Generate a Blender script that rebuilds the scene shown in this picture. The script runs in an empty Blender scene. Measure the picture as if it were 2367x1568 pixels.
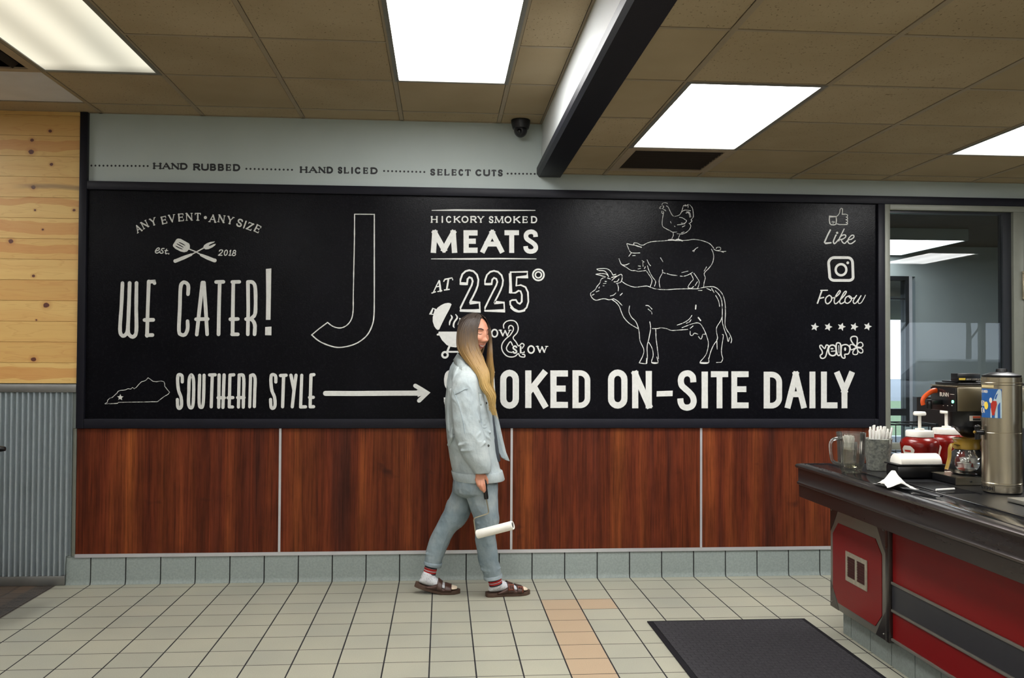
import bpy, bmesh, math, random
import numpy as np
from mathutils import Vector, Matrix, Euler

scene = bpy.context.scene
COL = scene.collection
PI = math.pi

# ------------------------------------------------------------------ camera
cam_d = bpy.data.cameras.new('camera')
cam_o = bpy.data.objects.new('camera', cam_d)
COL.objects.link(cam_o)
CAM = Vector((2.11191, -5.76585, 1.39040))
cam_o.location = CAM
cam_o.rotation_euler = (1.590463, -0.005056, -0.076097)
cam_d.sensor_fit = 'HORIZONTAL'
cam_d.sensor_width = 36.0
FPX = 2120.2
cam_d.lens = FPX / 2367 * 36.0
cam_d.clip_start = 0.05
scene.camera = cam_o
CROT = Euler((1.590463, -0.005056, -0.076097)).to_matrix()

# ------------------------------------------------------------------ world (overcast daylight outside)
w = bpy.data.worlds.new('overcast_sky')
scene.world = w
w.use_nodes = True
wn = w.node_tree.nodes
wn['Background'].inputs[0].default_value = (0.74, 0.86, 1.0, 1)
wn['Background'].inputs[1].default_value = 1.6

# ------------------------------------------------------------------ exposure
vs = scene.view_settings
scene.display_settings.display_device = 'sRGB'
vs.view_transform = 'Standard'
vs.look = 'None'
vs.gamma = 1.0
vs.use_curve_mapping = False
vs.exposure = 1.0
scene.cycles.use_denoising = True
scene.cycles.max_bounces = 8
scene.cycles.diffuse_bounces = 4
scene.cycles.glossy_bounces = 4
scene.cycles.transparent_max_bounces = 16
scene.cycles.caustics_reflective = False
scene.cycles.caustics_refractive = False
scene.cycles.sample_clamp_indirect = 4.0
LAMP = 11.2            # luminance of the fluorescent lenses
LAMP_COL = (1.0, 0.994, 0.98)

# ------------------------------------------------------------------ helpers
def ray(px, py):
    return CROT @ Vector((px - 1183.5, -(py - 784), -FPX))

def at(px, py, ax, val):
    """Point of the photograph px,py on the plane axis ax = val."""
    d = ray(px, py)
    return CAM + d * ((val - CAM[ax]) / d[ax])

def lin(c):
    c = c / 255.0
    return c / 12.92 if c <= 0.04045 else ((c + 0.055) / 1.055) ** 2.4

def rgb(r, g, b, k=1.0):
    return (min(1, lin(r) * k), min(1, lin(g) * k), min(1, lin(b) * k), 1)

MATS = {}
class NT:
    """Small wrapper to write node trees briefly."""
    def __init__(self, name):
        self.m = bpy.data.materials.new(name)
        self.m.use_nodes = True
        self.t = self.m.node_tree
        self.b = self.t.nodes['Principled BSDF']
        self.out = self.t.nodes['Material Output']
        MATS[name] = self.m
    def n(self, typ, **kw):
        nd = self.t.nodes.new(typ)
        for k, v in kw.items():
            setattr(nd, k, v)
        return nd
    def l(self, a, b):
        self.t.links.new(a, b)
    def coord(self, scale=(1, 1, 1), which='Object'):
        tc = self.n('ShaderNodeTexCoord')
        mp = self.n('ShaderNodeMapping')
        mp.inputs['Scale'].default_value = scale
        self.l(tc.outputs[which], mp.inputs[0])
        return mp.outputs[0]
    def noise(self, vec, scale, detail=3, rough=0.5, out='Fac'):
        nd = self.n('ShaderNodeTexNoise')
        nd.inputs['Scale'].default_value = scale
        nd.inputs['Detail'].default_value = detail
        nd.inputs['Roughness'].default_value = rough
        if vec is not None: self.l(vec, nd.inputs['Vector'])
        return nd.outputs[out]
    def ramp(self, fac, stops, interp='LINEAR'):
        nd = self.n('ShaderNodeValToRGB')
        cr = nd.color_ramp
        cr.interpolation = interp
        while len(cr.elements) < len(stops): cr.elements.new(0.5)
        for e, (p, c) in zip(cr.elements, stops):
            e.position = p; e.color = c if len(c) == 4 else (*c, 1)
        self.l(fac, nd.inputs[0])
        return nd.outputs[0]
    def math(self, op, a, b=None, c=None):
        nd = self.n('ShaderNodeMath', operation=op)
        for i, x in enumerate((a, b, c)):
            if x is None: continue
            if isinstance(x, (int, float)): nd.inputs[i].default_value = x
            else: self.l(x, nd.inputs[i])
        return nd.outputs[0]
    def mix(self, fac, a, b, blend='MIX'):
        nd = self.n('ShaderNodeMixRGB', blend_type=blend)
        for i, x in enumerate((fac, a, b)):
            if isinstance(x, (int, float)): nd.inputs[i].default_value = x
            elif isinstance(x, tuple): nd.inputs[i].default_value = x
            else: self.l(x, nd.inputs[i])
        return nd.outputs[0]
    def bump(self, h, strength=0.3, dist=0.01):
        nd = self.n('ShaderNodeBump')
        nd.inputs['Strength'].default_value = strength
        nd.inputs['Distance'].default_value = dist
        self.l(h, nd.inputs['Height'])
        self.l(nd.outputs[0], self.b.inputs['Normal'])
    def xyz(self, vec):
        nd = self.n('ShaderNodeSeparateXYZ')
        self.l(vec, nd.inputs[0])
        return nd.outputs

def plain(name, col, rough=0.5, metal=0.0, var=0.06, nscale=20, bump=0.0, spec=0.5, bscale=None):
    """Plain finish with a slight procedural variation of tone."""
    t = NT(name)
    v = t.coord()
    f = t.noise(v, nscale, 4)
    c0 = tuple(max(0, x * (1 - var)) for x in col[:3]) + (1,)
    c1 = tuple(min(1, x * (1 + var)) for x in col[:3]) + (1,)
    t.l(t.ramp(f, [(0.3, c0), (0.7, c1)]), t.b.inputs['Base Color'])
    t.b.inputs['Roughness'].default_value = rough
    t.b.inputs['Metallic'].default_value = metal
    t.b.inputs['Specular IOR Level'].default_value = spec
    if bump:
        t.bump(t.noise(v, bscale or nscale * 4, 3), bump, 0.004)
    return t.m

def clear(name, tint=(0.97, 0.98, 0.98), ior=1.45, rough=0.0, haze=0.0, hazecol=(0.8, 0.8, 0.8, 1)):
    """Thin clear glass or plastic: see-through with a fresnel reflection."""
    t = NT(name)
    tr = t.n('ShaderNodeBsdfTransparent'); tr.inputs[0].default_value = (*tint, 1)
    gl = t.n('ShaderNodeBsdfGlossy'); gl.inputs['Roughness'].default_value = rough
    gl.inputs[0].default_value = (1, 1, 1, 1)
    fr = t.n('ShaderNodeFresnel'); fr.inputs[0].default_value = ior
    mx = t.n('ShaderNodeMixShader')
    t.l(fr.outputs[0], mx.inputs[0]); t.l(tr.outputs[0], mx.inputs[1]); t.l(gl.outputs[0], mx.inputs[2])
    last = mx.outputs[0]
    if haze:
        df = t.n('ShaderNodeBsdfDiffuse'); df.inputs[0].default_value = hazecol
        m2 = t.n('ShaderNodeMixShader'); m2.inputs[0].default_value = haze
        t.l(last, m2.inputs[1]); t.l(df.outputs[0], m2.inputs[2]); last = m2.outputs[0]
    t.l(last, t.out.inputs[0])
    return t.m

def emit(name, col, strength):
    t = NT(name)
    t.b.inputs['Base Color'].default_value = (*col[:3], 1)
    t.b.inputs['Emission Color'].default_value = (*col[:3], 1)
    t.b.inputs['Emission Strength'].default_value = strength
    return t.m

def wbase(o):
    v = Vector((0, 0, 0))
    while o is not None:
        v += o.location; o = o.parent
    return v

def tag(o, label=None, cat=None, group=None, kind=None):
    if label: o['label'] = label
    if cat: o['category'] = cat
    if group: o['group'] = group
    if kind: o['kind'] = kind
    return o

def thing(name, label, cat, loc, group=None):
    o = bpy.data.objects.new(name, None)
    o.empty_display_size = 0.1
    COL.objects.link(o)
    o.location = loc
    return tag(o, label, cat, group)

class MB:
    """Collects shapes in world coordinates; build() links them as one mesh object."""
    def __init__(self):
        self.v = []; self.f = []
    def add(self, vs, fs):
        o = len(self.v)
        self.v += [tuple(x) for x in vs]
        self.f += [tuple(i + o for i in f) for f in fs]
        return self
    def box(self, x0, x1, y0, y1, z0, z1):
        p = [(x, y, z) for z in (z0, z1) for y in (y0, y1) for x in (x0, x1)]
        return self.add(p, [(0, 2, 3, 1), (4, 5, 7, 6), (0, 1, 5, 4), (2, 6, 7, 3), (0, 4, 6, 2), (1, 3, 7, 5)])
    def obox(self, c, ax, ay, az, hx, hy, hz):
        """Box about c with half sizes along three unit axes."""
        c, ax, ay, az = map(Vector, (c, ax, ay, az))
        p = [c + ax * (hx * sx) + ay * (hy * sy) + az * (hz * sz) for sz in (-1, 1) for sy in (-1, 1) for sx in (-1, 1)]
        return self.add(p, [(0, 2, 3, 1), (4, 5, 7, 6), (0, 1, 5, 4), (2, 6, 7, 3), (0, 4, 6, 2), (1, 3, 7, 5)])
    def prism(self, poly, d):
        """Extrudes a 3-D polygon by vector d."""
        n = len(poly); d = Vector(d)
        a = [Vector(p) for p in poly]; b = [p + d for p in a]
        fs = [tuple(range(n))[::-1], tuple(range(n, 2 * n))]
        fs += [(i, (i + 1) % n, n + (i + 1) % n, n + i) for i in range(n)]
        return self.add(a + b, fs)
    def loft(self, rings, cap=True, closed=True):
        n = len(rings[0]); o = len(self.v)
        for r in rings: self.v += [tuple(p) for p in r]
        for k in range(len(rings) - 1):
            for i in range(n if closed else n - 1):
                j = (i + 1) % n
                self.f.append((o + k * n + i, o + k * n + j, o + (k + 1) * n + j, o + (k + 1) * n + i))
        if cap:
            self.f.append(tuple(o + i for i in range(n))[::-1])
            self.f.append(tuple(o + (len(rings) - 1) * n + i for i in range(n)))
        return self
    def lathe(self, prof, c=(0, 0, 0), seg=32, cap=True):
        cx, cy, cz = c
        rings = [[(cx + r * math.cos(2 * PI * i / seg), cy + r * math.sin(2 * PI * i / seg), cz + z) for i in range(seg)] for r, z in prof]
        return self.loft(rings, cap)
    def tube(self, path, rad, seg=8, cap=True, flat=1.0, up=(0, 0, 1)):
        path = [Vector(p) for p in path]
        if isinstance(rad, (int, float)): rad = [rad] * len(path)
        up = Vector(up); rings = []
        prevn = None
        for i, p in enumerate(path):
            t = (path[min(i + 1, len(path) - 1)] - path[max(i - 1, 0)])
            if t.length < 1e-9: t = Vector((0, 0, 1))
            t.normalize()
            if prevn is None:
                nrm = t.cross(up)
                if nrm.length < 1e-3: nrm = t.cross(Vector((1, 0.3, 0)))
            else:
                nrm = prevn - t * prevn.dot(t)
            nrm.normalize(); prevn = nrm
            bn = t.cross(nrm)
            r = rad[i]
            rings.append([p + nrm * (r * math.cos(2 * PI * k / seg)) + bn * (r * flat * math.sin(2 * PI * k / seg)) for k in range(seg)])
        return self.loft(rings, cap)
    def cyl(self, a, b, r, seg=24, r2=None):
        return self.tube([a, b], [r, r if r2 is None else r2], seg)
    def ball(self, c, rx, ry=None, rz=None, seg=16, rings=10):
        ry = ry or rx; rz = rz or rx
        R = []
        for k in range(rings + 1):
            th = PI * k / rings
            s = max(math.sin(th), 1e-3)
            R.append([(c[0] + rx * s * math.cos(2 * PI * i / seg), c[1] + ry * s * math.sin(2 * PI * i / seg), c[2] - rz * math.cos(th)) for i in range(seg)])
        return self.loft(R, True)
    def build(self, name, mat, parent=None, smooth=None, bevel=0.0, bseg=2, kind=None, mods=()):
        me = bpy.data.meshes.new(name)
        b = wbase(parent)
        me.from_pydata([(x - b.x, y - b.y, z - b.z) for x, y, z in self.v], [], self.f)
        bm = bmesh.new(); bm.from_mesh(me)
        bmesh.ops.recalc_face_normals(bm, faces=bm.faces)
        if bevel:
            bmesh.ops.bevel(bm, geom=[e for e in bm.edges if len(e.link_faces) == 2 and e.calc_face_angle(0) > 0.6],
                            offset=bevel, segments=bseg, profile=0.5, affect='EDGES', clamp_overlap=True)
        bm.to_mesh(me); bm.free()
        if smooth is not None or bevel:
            me.polygons.foreach_set('use_smooth', [True] * len(me.polygons))
            me.set_sharp_from_angle(angle=math.radians(smooth or 40))
        for m in (mat if isinstance(mat, (list, tuple)) else [mat]): me.materials.append(m)
        o = bpy.data.objects.new(name, me)
        COL.objects.link(o)
        if parent is not None: o.parent = parent
        if kind: o['kind'] = kind
        return o

def box(name, mat, x0, x1, y0, y1, z0, z1, parent=None, kind=None, bevel=0.0):
    return MB().box(x0, x1, y0, y1, z0, z1).build(name, mat, parent, kind=kind, bevel=bevel)

def catmull(pts, n=6, closed=False):
    P = [Vector(p) for p in pts]
    m = len(P)
    if m < 3 and not closed: return P
    out = []
    rng = range(m) if closed else range(m - 1)
    for i in rng:
        if closed: p0, p1, p2, p3 = P[(i - 1) % m], P[i], P[(i + 1) % m], P[(i + 2) % m]
        else: p0, p1, p2, p3 = P[max(i - 1, 0)], P[i], P[i + 1], P[min(i + 2, m - 1)]
        for k in range(n):
            t = k / n; t2 = t * t; t3 = t2 * t
            out.append(0.5 * ((2 * p1) + (p2 - p0) * t + (2 * p0 - 5 * p1 + 4 * p2 - p3) * t2 + (3 * p1 - p0 - 3 * p2 + p3) * t3))
    if not closed: out.append(P[-1])
    return out

def remesh(mb, voxel, smooth_it=3, sf=0.5):
    """Fuses the shapes of mb into one continuous surface and gives the new vertices and faces back."""
    me = bpy.data.meshes.new('tmp')
    me.from_pydata(mb.v, [], mb.f)
    bm = bmesh.new(); bm.from_mesh(me); bmesh.ops.recalc_face_normals(bm, faces=bm.faces); bm.to_mesh(me); bm.free()
    o = bpy.data.objects.new('tmp', me); COL.objects.link(o)
    r = o.modifiers.new('r', 'REMESH'); r.mode = 'VOXEL'; r.voxel_size = voxel
    if smooth_it:
        s = o.modifiers.new('s', 'SMOOTH'); s.iterations = smooth_it; s.factor = sf
    dg = bpy.context.evaluated_depsgraph_get()
    ev = o.evaluated_get(dg); m2 = ev.to_mesh()
    co = np.empty(len(m2.vertices) * 3); m2.vertices.foreach_get('co', co)
    out = MB()
    out.v = [tuple(x) for x in co.reshape(-1, 3)]
    out.f = [tuple(p.vertices) for p in m2.polygons]
    ev.to_mesh_clear()
    bpy.data.objects.remove(o); bpy.data.meshes.remove(me)
    return out

# ================================================================== materials of the room
S = 0.2064                       # tile module
Y0 = 0.4815 * S                  # first course of floor tiles
ZL, ZR = 2.869, 2.553            # the two ceiling heights
CELL = 0.6096

def tile_floor():
    t = NT('floor_tiles')
    v = t.coord()
    x, y, z = t.xyz(v)
    ix = t.math('FLOOR', t.math('DIVIDE', x, S))
    ry = t.math('DIVIDE', t.math('SUBTRACT', t.math('MULTIPLY', y, -1), Y0), S)
    iy = t.math('FLOOR', ry)
    fx = t.math('ABSOLUTE', t.math('SUBTRACT', t.math('FRACT', t.math('ADD', t.math('DIVIDE', x, S), 0.5)), 0.5))
    fy = t.math('ABSOLUTE', t.math('SUBTRACT', t.math('FRACT', t.math('ADD', ry, 0.5)), 0.5))
    cv = t.n('ShaderNodeCombineXYZ'); t.l(ix, cv.inputs[0]); t.l(iy, cv.inputs[1])
    wn_ = t.n('ShaderNodeTexWhiteNoise', noise_dimensions='3D'); t.l(cv.outputs[0], wn_.inputs['Vector'])
    speck = t.noise(v, 260, 2)
    cloud = t.noise(v, 2.2, 4)
    base = t.ramp(wn_.outputs['Value'], [(0, rgb(160, 159, 142)), (0.55, rgb(168, 166, 148)), (1, rgb(152, 152, 138))])
    base = t.mix(0.35, base, t.ramp(cloud, [(0.3, rgb(136, 138, 130)), (0.7, rgb(172, 169, 150))]))
    # a run of replaced peach tiles
    a = t.math('COMPARE', ix, 13, 0.4); b = t.math('GREATER_THAN', iy, 1.5); b2 = t.math('LESS_THAN', iy, 60)
    run = t.math('MULTIPLY', t.math('MULTIPLY', a, b), b2)
    c = t.math('MULTIPLY', t.math('COMPARE', ix, 14, 0.4), t.math('COMPARE', iy, 2, 0.4))
    peach = t.math('MAXIMUM', run, c)
    base = t.mix(peach, base, rgb(174, 152, 126))
    base = t.mix(t.ramp(speck, [(0.35, (0.22, 0.22, 0.22)), (0.55, (0, 0, 0))]), base, rgb(110, 106, 92))
    # grout: wide dark joints running away from the wall, thin ones along it
    wob = t.math('MULTIPLY', t.math('SUBTRACT', t.noise(v, 9, 2), 0.5), 0.006)
    gx = t.math('LESS_THAN', fx, t.math('ADD', wob, 0.0165))
    gy = t.math('LESS_THAN', fy, t.math('ADD', wob, 0.0145))
    g = t.math('MAXIMUM', gx, gy)
    base = t.mix(g, base, t.mix(gx, rgb(54, 52, 47), rgb(25, 25, 28)))
    # brown quarry tile and border beyond the left edge
    br = t.n('ShaderNodeTexBrick')
    t.l(t.coord((1, 1, 1)), br.inputs['Vector'])
    br.inputs['Scale'].default_value = 5.0; br.inputs['Mortar Size'].default_value = 0.02
    br.inputs['Color1'].default_value = rgb(92, 76, 62); br.inputs['Color2'].default_value = rgb(78, 66, 56)
    br.inputs['Mortar'].default_value = rgb(40, 35, 32); br.offset = 0.0; br.inputs['Row Height'].default_value = 1.0; br.inputs['Brick Width'].default_value = 1.0
    br2 = t.n('ShaderNodeTexBrick')
    t.l(t.coord((1, 1, 1)), br2.inputs['Vector'])
    br2.inputs['Scale'].default_value = 12.0; br2.inputs['Mortar Size'].default_value = 0.03
    br2.inputs['Color1'].default_value = rgb(86, 76, 66); br2.inputs['Color2'].default_value = rgb(60, 54, 50)
    br2.inputs['Mortar'].default_value = rgb(34, 31, 30)
    left = t.math('LESS_THAN', x, -0.196)
    left2 = t.math('LESS_THAN', x, -0.31)
    base = t.mix(left, base, t.mix(left2, br2.outputs[0], br.outputs[0]))
    t.l(base, t.b.inputs['Base Color'])
    rg = t.math('ADD', t.math('MULTIPLY', cloud, 0.2), 0.34)
    t.l(t.mix(g, rg, (0.9, 0.9, 0.9, 1)), t.b.inputs['Roughness'])
    t.b.inputs['Specular IOR Level'].default_value = 0.35
    t.bump(t.math('SUBTRACT', t.math('MULTIPLY', speck, 0.05), g), 0.3, 0.002)
    return t.m

def ceiling_mat(name, ox, oy, smooth=False):
    t = NT(name)
    v = t.coord()
    x, y, z = t.xyz(v)
    ix = t.math('FLOOR', t.math('DIVIDE', t.math('SUBTRACT', x, ox), CELL))
    iy = t.math('FLOOR', t.math('DIVIDE', t.math('SUBTRACT', y, oy), CELL))
    cv = t.n('ShaderNodeCombineXYZ'); t.l(ix, cv.inputs[0]); t.l(iy, cv.inputs[1])
    wn_ = t.n('ShaderNodeTexWhiteNoise', noise_dimensions='3D'); t.l(cv.outputs[0], wn_.inputs['Vector'])
    base = t.ramp(wn_.outputs['Value'], [(0, (0.40, 0.315, 0.205)), (0.5, (0.45, 0.355, 0.235)), (1, (0.385, 0.305, 0.20))])
    mp = t.coord((1.0, 0.55, 1))
    pin = t.noise(mp, 110, 2, 0.6)
    pinf = t.ramp(pin, [(0.30, (1, 1, 1)), (0.36, (0, 0, 0))])
    big = t.ramp(t.noise(t.coord((1, 1, 1)), 46, 1), [(0.22, (1, 1, 1)), (0.26, (0, 0, 0))])
    h = t.math('MAXIMUM', pinf, big)
    some = t.math('GREATER_THAN', wn_.outputs['Value'], 0.25)
    h = t.math('MULTIPLY', h, some)
    base = t.mix(t.math('MULTIPLY', h, 0.6), base, (0.10, 0.07, 0.04, 1))
    stain = t.ramp(t.noise(v, 1.7, 4), [(0.35, (0.86, 0.84, 0.8)), (0.65, (1, 1, 1))])
    base = t.mix(1.0, base, stain, 'MULTIPLY')
    t.l(base, t.b.inputs['Base Color'])
    t.b.inputs['Roughness'].default_value = 0.95
    t.b.inputs['Specular IOR Level'].default_value = 0.1
    t.bump(t.math('MULTIPLY', h, -1), 0.5, 0.002)
    return t.m

def veneer():
    t = NT('wainscot_wood')
    v = t.coord((1, 1, 1))
    x, y, z = t.xyz(v)
    band = t.noise(t.coord((5.0, 1, 0.22)), 1.4, 4, 0.55)
    fine = t.noise(t.coord((60.0, 1, 1.6)), 1.5, 5, 0.65)
    grain = t.noise(t.coord((16.0, 1, 0.6)), 1.0, 5, 0.6)
    knot = t.noise(t.coord((2.6, 1, 4.2)), 1.25, 3, 0.5)
    base = t.ramp(band, [(0.28, rgb(60, 30, 23)), (0.45, rgb(92, 41, 23)), (0.58, rgb(108, 53, 28)), (0.74, rgb(138, 74, 36))])
    base = t.mix(0.75, base, t.ramp(grain, [(0.3, (0.42, 0.40, 0.40)), (0.62, (1.25, 1.2, 1.15))]), 'MULTIPLY')
    base = t.mix(0.8, base, t.ramp(fine, [(0.34, (0.45, 0.42, 0.42)), (0.55, (1.08, 1.08, 1.08))]), 'MULTIPLY')
    base = t.mix(t.ramp(knot, [(0.66, (0, 0, 0)), (0.74, (0.75, 0.75, 0.75))]), base, rgb(40, 22, 18))
    blot = t.noise(t.coord((5.5, 1, 2.0)), 1.6, 4, 0.6)
    base = t.mix(0.6, base, t.ramp(blot, [(0.32, (0.55, 0.55, 0.58)), (0.6, (1.12, 1.1, 1.06))]), 'MULTIPLY')
    t.l(base, t.b.inputs['Base Color'])
    t.b.inputs['Roughness'].default_value = 0.45
    t.b.inputs['Specular IOR Level'].default_value = 0.15
    t.bump(fine, 0.08, 0.002)
    return t.m

KNOTS = [(at(px, py, 1, -0.02).x, at(px, py, 1, -0.02).z, r) for px, py, r in ((116, 303, .011), (74, 324, .012), (72, 351, .018), (119, 380, .011), (77, 433, .014), (171, 486, .010), (81, 486, .007), (99, 531, .007), (25, 558, .016), (77.5, 638, .010), (107, 706, .019), (84, 740, .006), (77.5, 831, .016))]
def pine():
    t = NT('knotty_pine')
    tc = t.n('ShaderNodeTexCoord')
    x, y, z = t.xyz(tc.outputs['Object'])
    row = t.math('FLOOR', t.math('DIVIDE', t.math('SUBTRACT', z, 1.2165), 0.1253))
    rv = t.n('ShaderNodeTexWhiteNoise', noise_dimensions='1D'); t.l(row, rv.inputs['W'])
    off = t.n('ShaderNodeCombineXYZ')
    t.l(t.math('MULTIPLY', rv.outputs['Value'], 31.0), off.inputs[0]); t.l(t.math('MULTIPLY', row, 3.7), off.inputs[2])
    sh = t.n('ShaderNodeVectorMath', operation='ADD'); t.l(tc.outputs['Object'], sh.inputs[0]); t.l(off.outputs[0], sh.inputs[1])
    mp = t.n('ShaderNodeMapping'); mp.inputs['Scale'].default_value = (1.3, 1, 9); t.l(sh.outputs[0], mp.inputs[0])
    warp = t.noise(mp.outputs[0], 1.1, 3, 0.5)
    rings = t.math('FRACT', t.math('MULTIPLY', warp, 9.0))
    rg = t.ramp(rings, [(0.0, (0, 0, 0)), (0.75, (0.15, 0.15, 0.15)), (0.93, (1, 1, 1)), (1.0, (0, 0, 0))])
    base = t.ramp(rv.outputs['Value'], [(0, rgb(206, 162, 94)), (0.35, rgb(216, 178, 108)), (0.7, rgb(220, 184, 114)), (1, rgb(210, 168, 98))])
    base = t.mix(t.ramp(warp, [(0.45, (0, 0, 0)), (0.62, (0.35, 0.35, 0.35))]), base, rgb(204, 150, 84))
    base = t.mix(t.math('MULTIPLY', rg, 0.28), base, rgb(182, 124, 64))
    # orange heartwood bands on some planks
    edge = t.math('MULTIPLY', t.math('SUBTRACT', t.noise(t.coord((2.2, 1, 2.2)), 1.6, 2), 0.5), 0.09)
    for zc, hz in ((1.283, .034), (2.034, .030), (2.165, .036), (2.66, .030), (2.315, .018)):
        m_ = t.math('LESS_THAN', t.math('ABSOLUTE', t.math('ADD', t.math('SUBTRACT', z, zc), edge)), hz)
        base = t.mix(t.math('MULTIPLY', m_, 0.55), base, rgb(194, 128, 66))
    # knots
    for kx, kz, kr in KNOTS:
        vd = t.n('ShaderNodeVectorMath', operation='DISTANCE')
        mp2 = t.n('ShaderNodeMapping'); mp2.inputs['Scale'].default_value = (1, 0, 1.15); t.l(tc.outputs['Object'], mp2.inputs[0])
        t.l(mp2.outputs[0], vd.inputs[0]); vd.inputs[1].default_value = (kx, 0, kz * 1.15)
        kd = t.math('ADD', vd.outputs['Value'], t.math('MULTIPLY', t.math('SUBTRACT', t.noise(tc.outputs['Object'], 60, 2), 0.5), kr * 0.5))
        base = t.mix(t.ramp(t.math('DIVIDE', kd, kr * 3), [(0.25, (0.55, 0.55, 0.55)), (0.8, (0, 0, 0))]), base, rgb(172, 112, 58))
        base = t.mix(t.ramp(t.math('DIVIDE', kd, kr), [(0.8, (1, 1, 1)), (1.1, (0, 0, 0))]), base, rgb(88, 42, 28))
    # grey stain running from one knot
    sk = t.ramp(t.math('DIVIDE', t.math('ABSOLUTE', t.math('ADD', t.math('SUBTRACT', z, 2.408), t.math('MULTIPLY', edge, 0.4))), 0.02), [(0.3, (.6, .6, .6)), (1.0, (0, 0, 0))])
    sk = t.math('MULTIPLY', sk, t.ramp(t.math('ADD', x, 0.5), [(0.0, (0, 0, 0)), (0.16, (1, 1, 1))]))
    base = t.mix(sk, base, rgb(112, 92, 70))
    t.l(base, t.b.inputs['Base Color'])
    t.b.inputs['Roughness'].default_value = 0.45
    return t.m

M = MATS
tile_floor()
ceiling_mat('ceiling_tile_high', 0.0216, -0.22)
ceiling_mat('ceiling_tile_low', 3.135, -0.165)
veneer(); pine()
plain('grid_bar', (0.30, 0.235, 0.155), 0.6, var=0.04)
plain('ceiling_blank', (0.62, 0.62, 0.66), 0.7, var=0.05, nscale=6)
plain('wall_paint', rgb(172, 182, 180), 0.6, var=0.03, nscale=3, bump=0.08, bscale=160)
plain('soffit_paint', rgb(206, 210, 210), 0.55, var=0.03, nscale=3)
plain('black_trim', rgb(24, 24, 32), 0.45, var=0.08, bump=0.06, bscale=90, spec=0.18)
plain('other_wall', rgb(165, 162, 150), 0.7, var=0.04)
plain('silver_strip', rgb(200, 200, 204), 0.35, 0.55, var=0.03)
plain('base_tile', rgb(132, 141, 138), 0.5, var=0.12, nscale=90, bump=0.1)
plain('dark_grout', rgb(28, 28, 30), 0.9)
plain('dull_metal', rgb(128, 128, 126), 0.4, 0.8, var=0.1, nscale=8)
plain('window_frame_grey', rgb(112, 114, 104), 0.45, 0.15, var=0.05)
plain('dark_frame', rgb(30, 32, 36), 0.35, 0.3)
def galv():
    t = NT('corrugated_metal')
    v = t.coord()
    f = t.noise(t.coord((1, 1, 0.6)), 60, 4, 0.7)
    t.l(t.ramp(f, [(0.3, rgb(166, 176, 181)), (0.7, rgb(178, 187, 191))]), t.b.inputs['Base Color'])
    t.b.inputs['Metallic'].default_value = 0.65
    t.l(t.ramp(f, [(0.3, (0.34, 0.34, 0.34)), (0.7, (0.38, 0.38, 0.38))]), t.b.inputs['Roughness'])
    return t.m
galv()
clear('window_glass', (0.95, 0.97, 0.97), 1.33)

# ================================================================== room shell
XL, XR, YF, YW = -3.2, 14.0, -9.0, 0.0
def struct(o): o['kind'] = 'structure'; return o

HEAD = 2.008
# floor
struct(MB().box(XL - 0.1, XR + 0.1, YF - 0.1, 0.10, -0.08, 0.0).build('floor', M['floor_tiles']))

# back wall with the storefront opening on the right
OX0, OX1, OZ1 = 4.985, XR, 2.396
b = MB()
b.box(XL, OX0, 0.0, 0.10, 0, ZL + 0.16)
b.box(OX0, XR, 0.0, 0.10, OZ1, ZL + 0.16)
wall_back = struct(b.build('wall_back', M['wall_paint']))
struct(MB().box(XL - 0.1, XL, YF, 0.1, 0, ZL + 0.16).build('wall_left', M['other_wall']))
struct(MB().box(XR, XR + 0.1, YF, 3.4, 0, ZL + 0.16).build('wall_right', M['other_wall']))
b = MB()
b.box(XL, XR, YF - 0.1, YF, 0, 0.75); b.box(XL, XR, YF - 0.1, YF, HEAD, ZL + 0.16)
b.box(XL, 8.9, YF - 0.1, YF, 0.75, HEAD)
for xx in (11.2, 13.9): b.box(xx - 0.04, xx + 0.04, YF - 0.1, YF, 0.75, HEAD)
struct(b.build('wall_front', M['other_wall']))

# ceilings: tiles, with the bars of the suspension grid just below
XS = 2.735                       # where the ceiling steps down
def ceiling(name, gname, x0, x1, z, ox, oy, mat, holes):
    xs = [x0] + [ox + CELL * k for k in range(-30, 40) if x0 + 0.02 < ox + CELL * k < x1 - 0.02] + [x1]
    ys = [YF] + [oy + CELL * k for k in range(-30, 5) if YF + 0.02 < oy + CELL * k < -0.02] + [0.0]
    m = MB()
    for i in range(len(xs) - 1):
        for j in range(len(ys) - 1):
            cx, cy = (xs[i] + xs[i + 1]) / 2, (ys[j] + ys[j + 1]) / 2
            if any(h[0] < cx < h[1] and h[2] < cy < h[3] for h in holes): continue
            m.box(xs[i] + 0.0146, xs[i + 1] - 0.0146, ys[j] + 0.0112, ys[j + 1] - 0.0112, z + 0.003, z + 0.03)
    m.box(x0 - 0.03, x1 + 0.03, YF - 0.05, 0.05, z + 0.11, z + 0.14)
    c = struct(m.build(name, mat))
    g = MB()
    def clear_of(px, py):
        return not any(h[0] + 0.02 < px < h[1] - 0.02 and h[2] + 0.02 < py < h[3] - 0.02 for h in holes)
    for x in xs[1:-1]:
        for j in range(len(ys) - 1):
            if clear_of(x, (ys[j] + ys[j + 1]) / 2): g.box(x - 0.012, x + 0.012, ys[j], ys[j + 1], z, z + 0.004)
    for y in ys[1:-1]:
        for i in range(len(xs) - 1):
            if clear_of((xs[i] + xs[i + 1]) / 2, y): g.box(xs[i] + 0.012, xs[i + 1] - 0.012, y - 0.009, y + 0.009, z + 0.001, z + 0.004)
    for e in (x0, x1): g.box(e - 0.012, e + 0.012, YF, 0, z, z + 0.004)
    g.box(x0, x1, -0.018, 0, z, z + 0.004)
    g.build(gname, M['grid_bar'], c)
    return c

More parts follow.
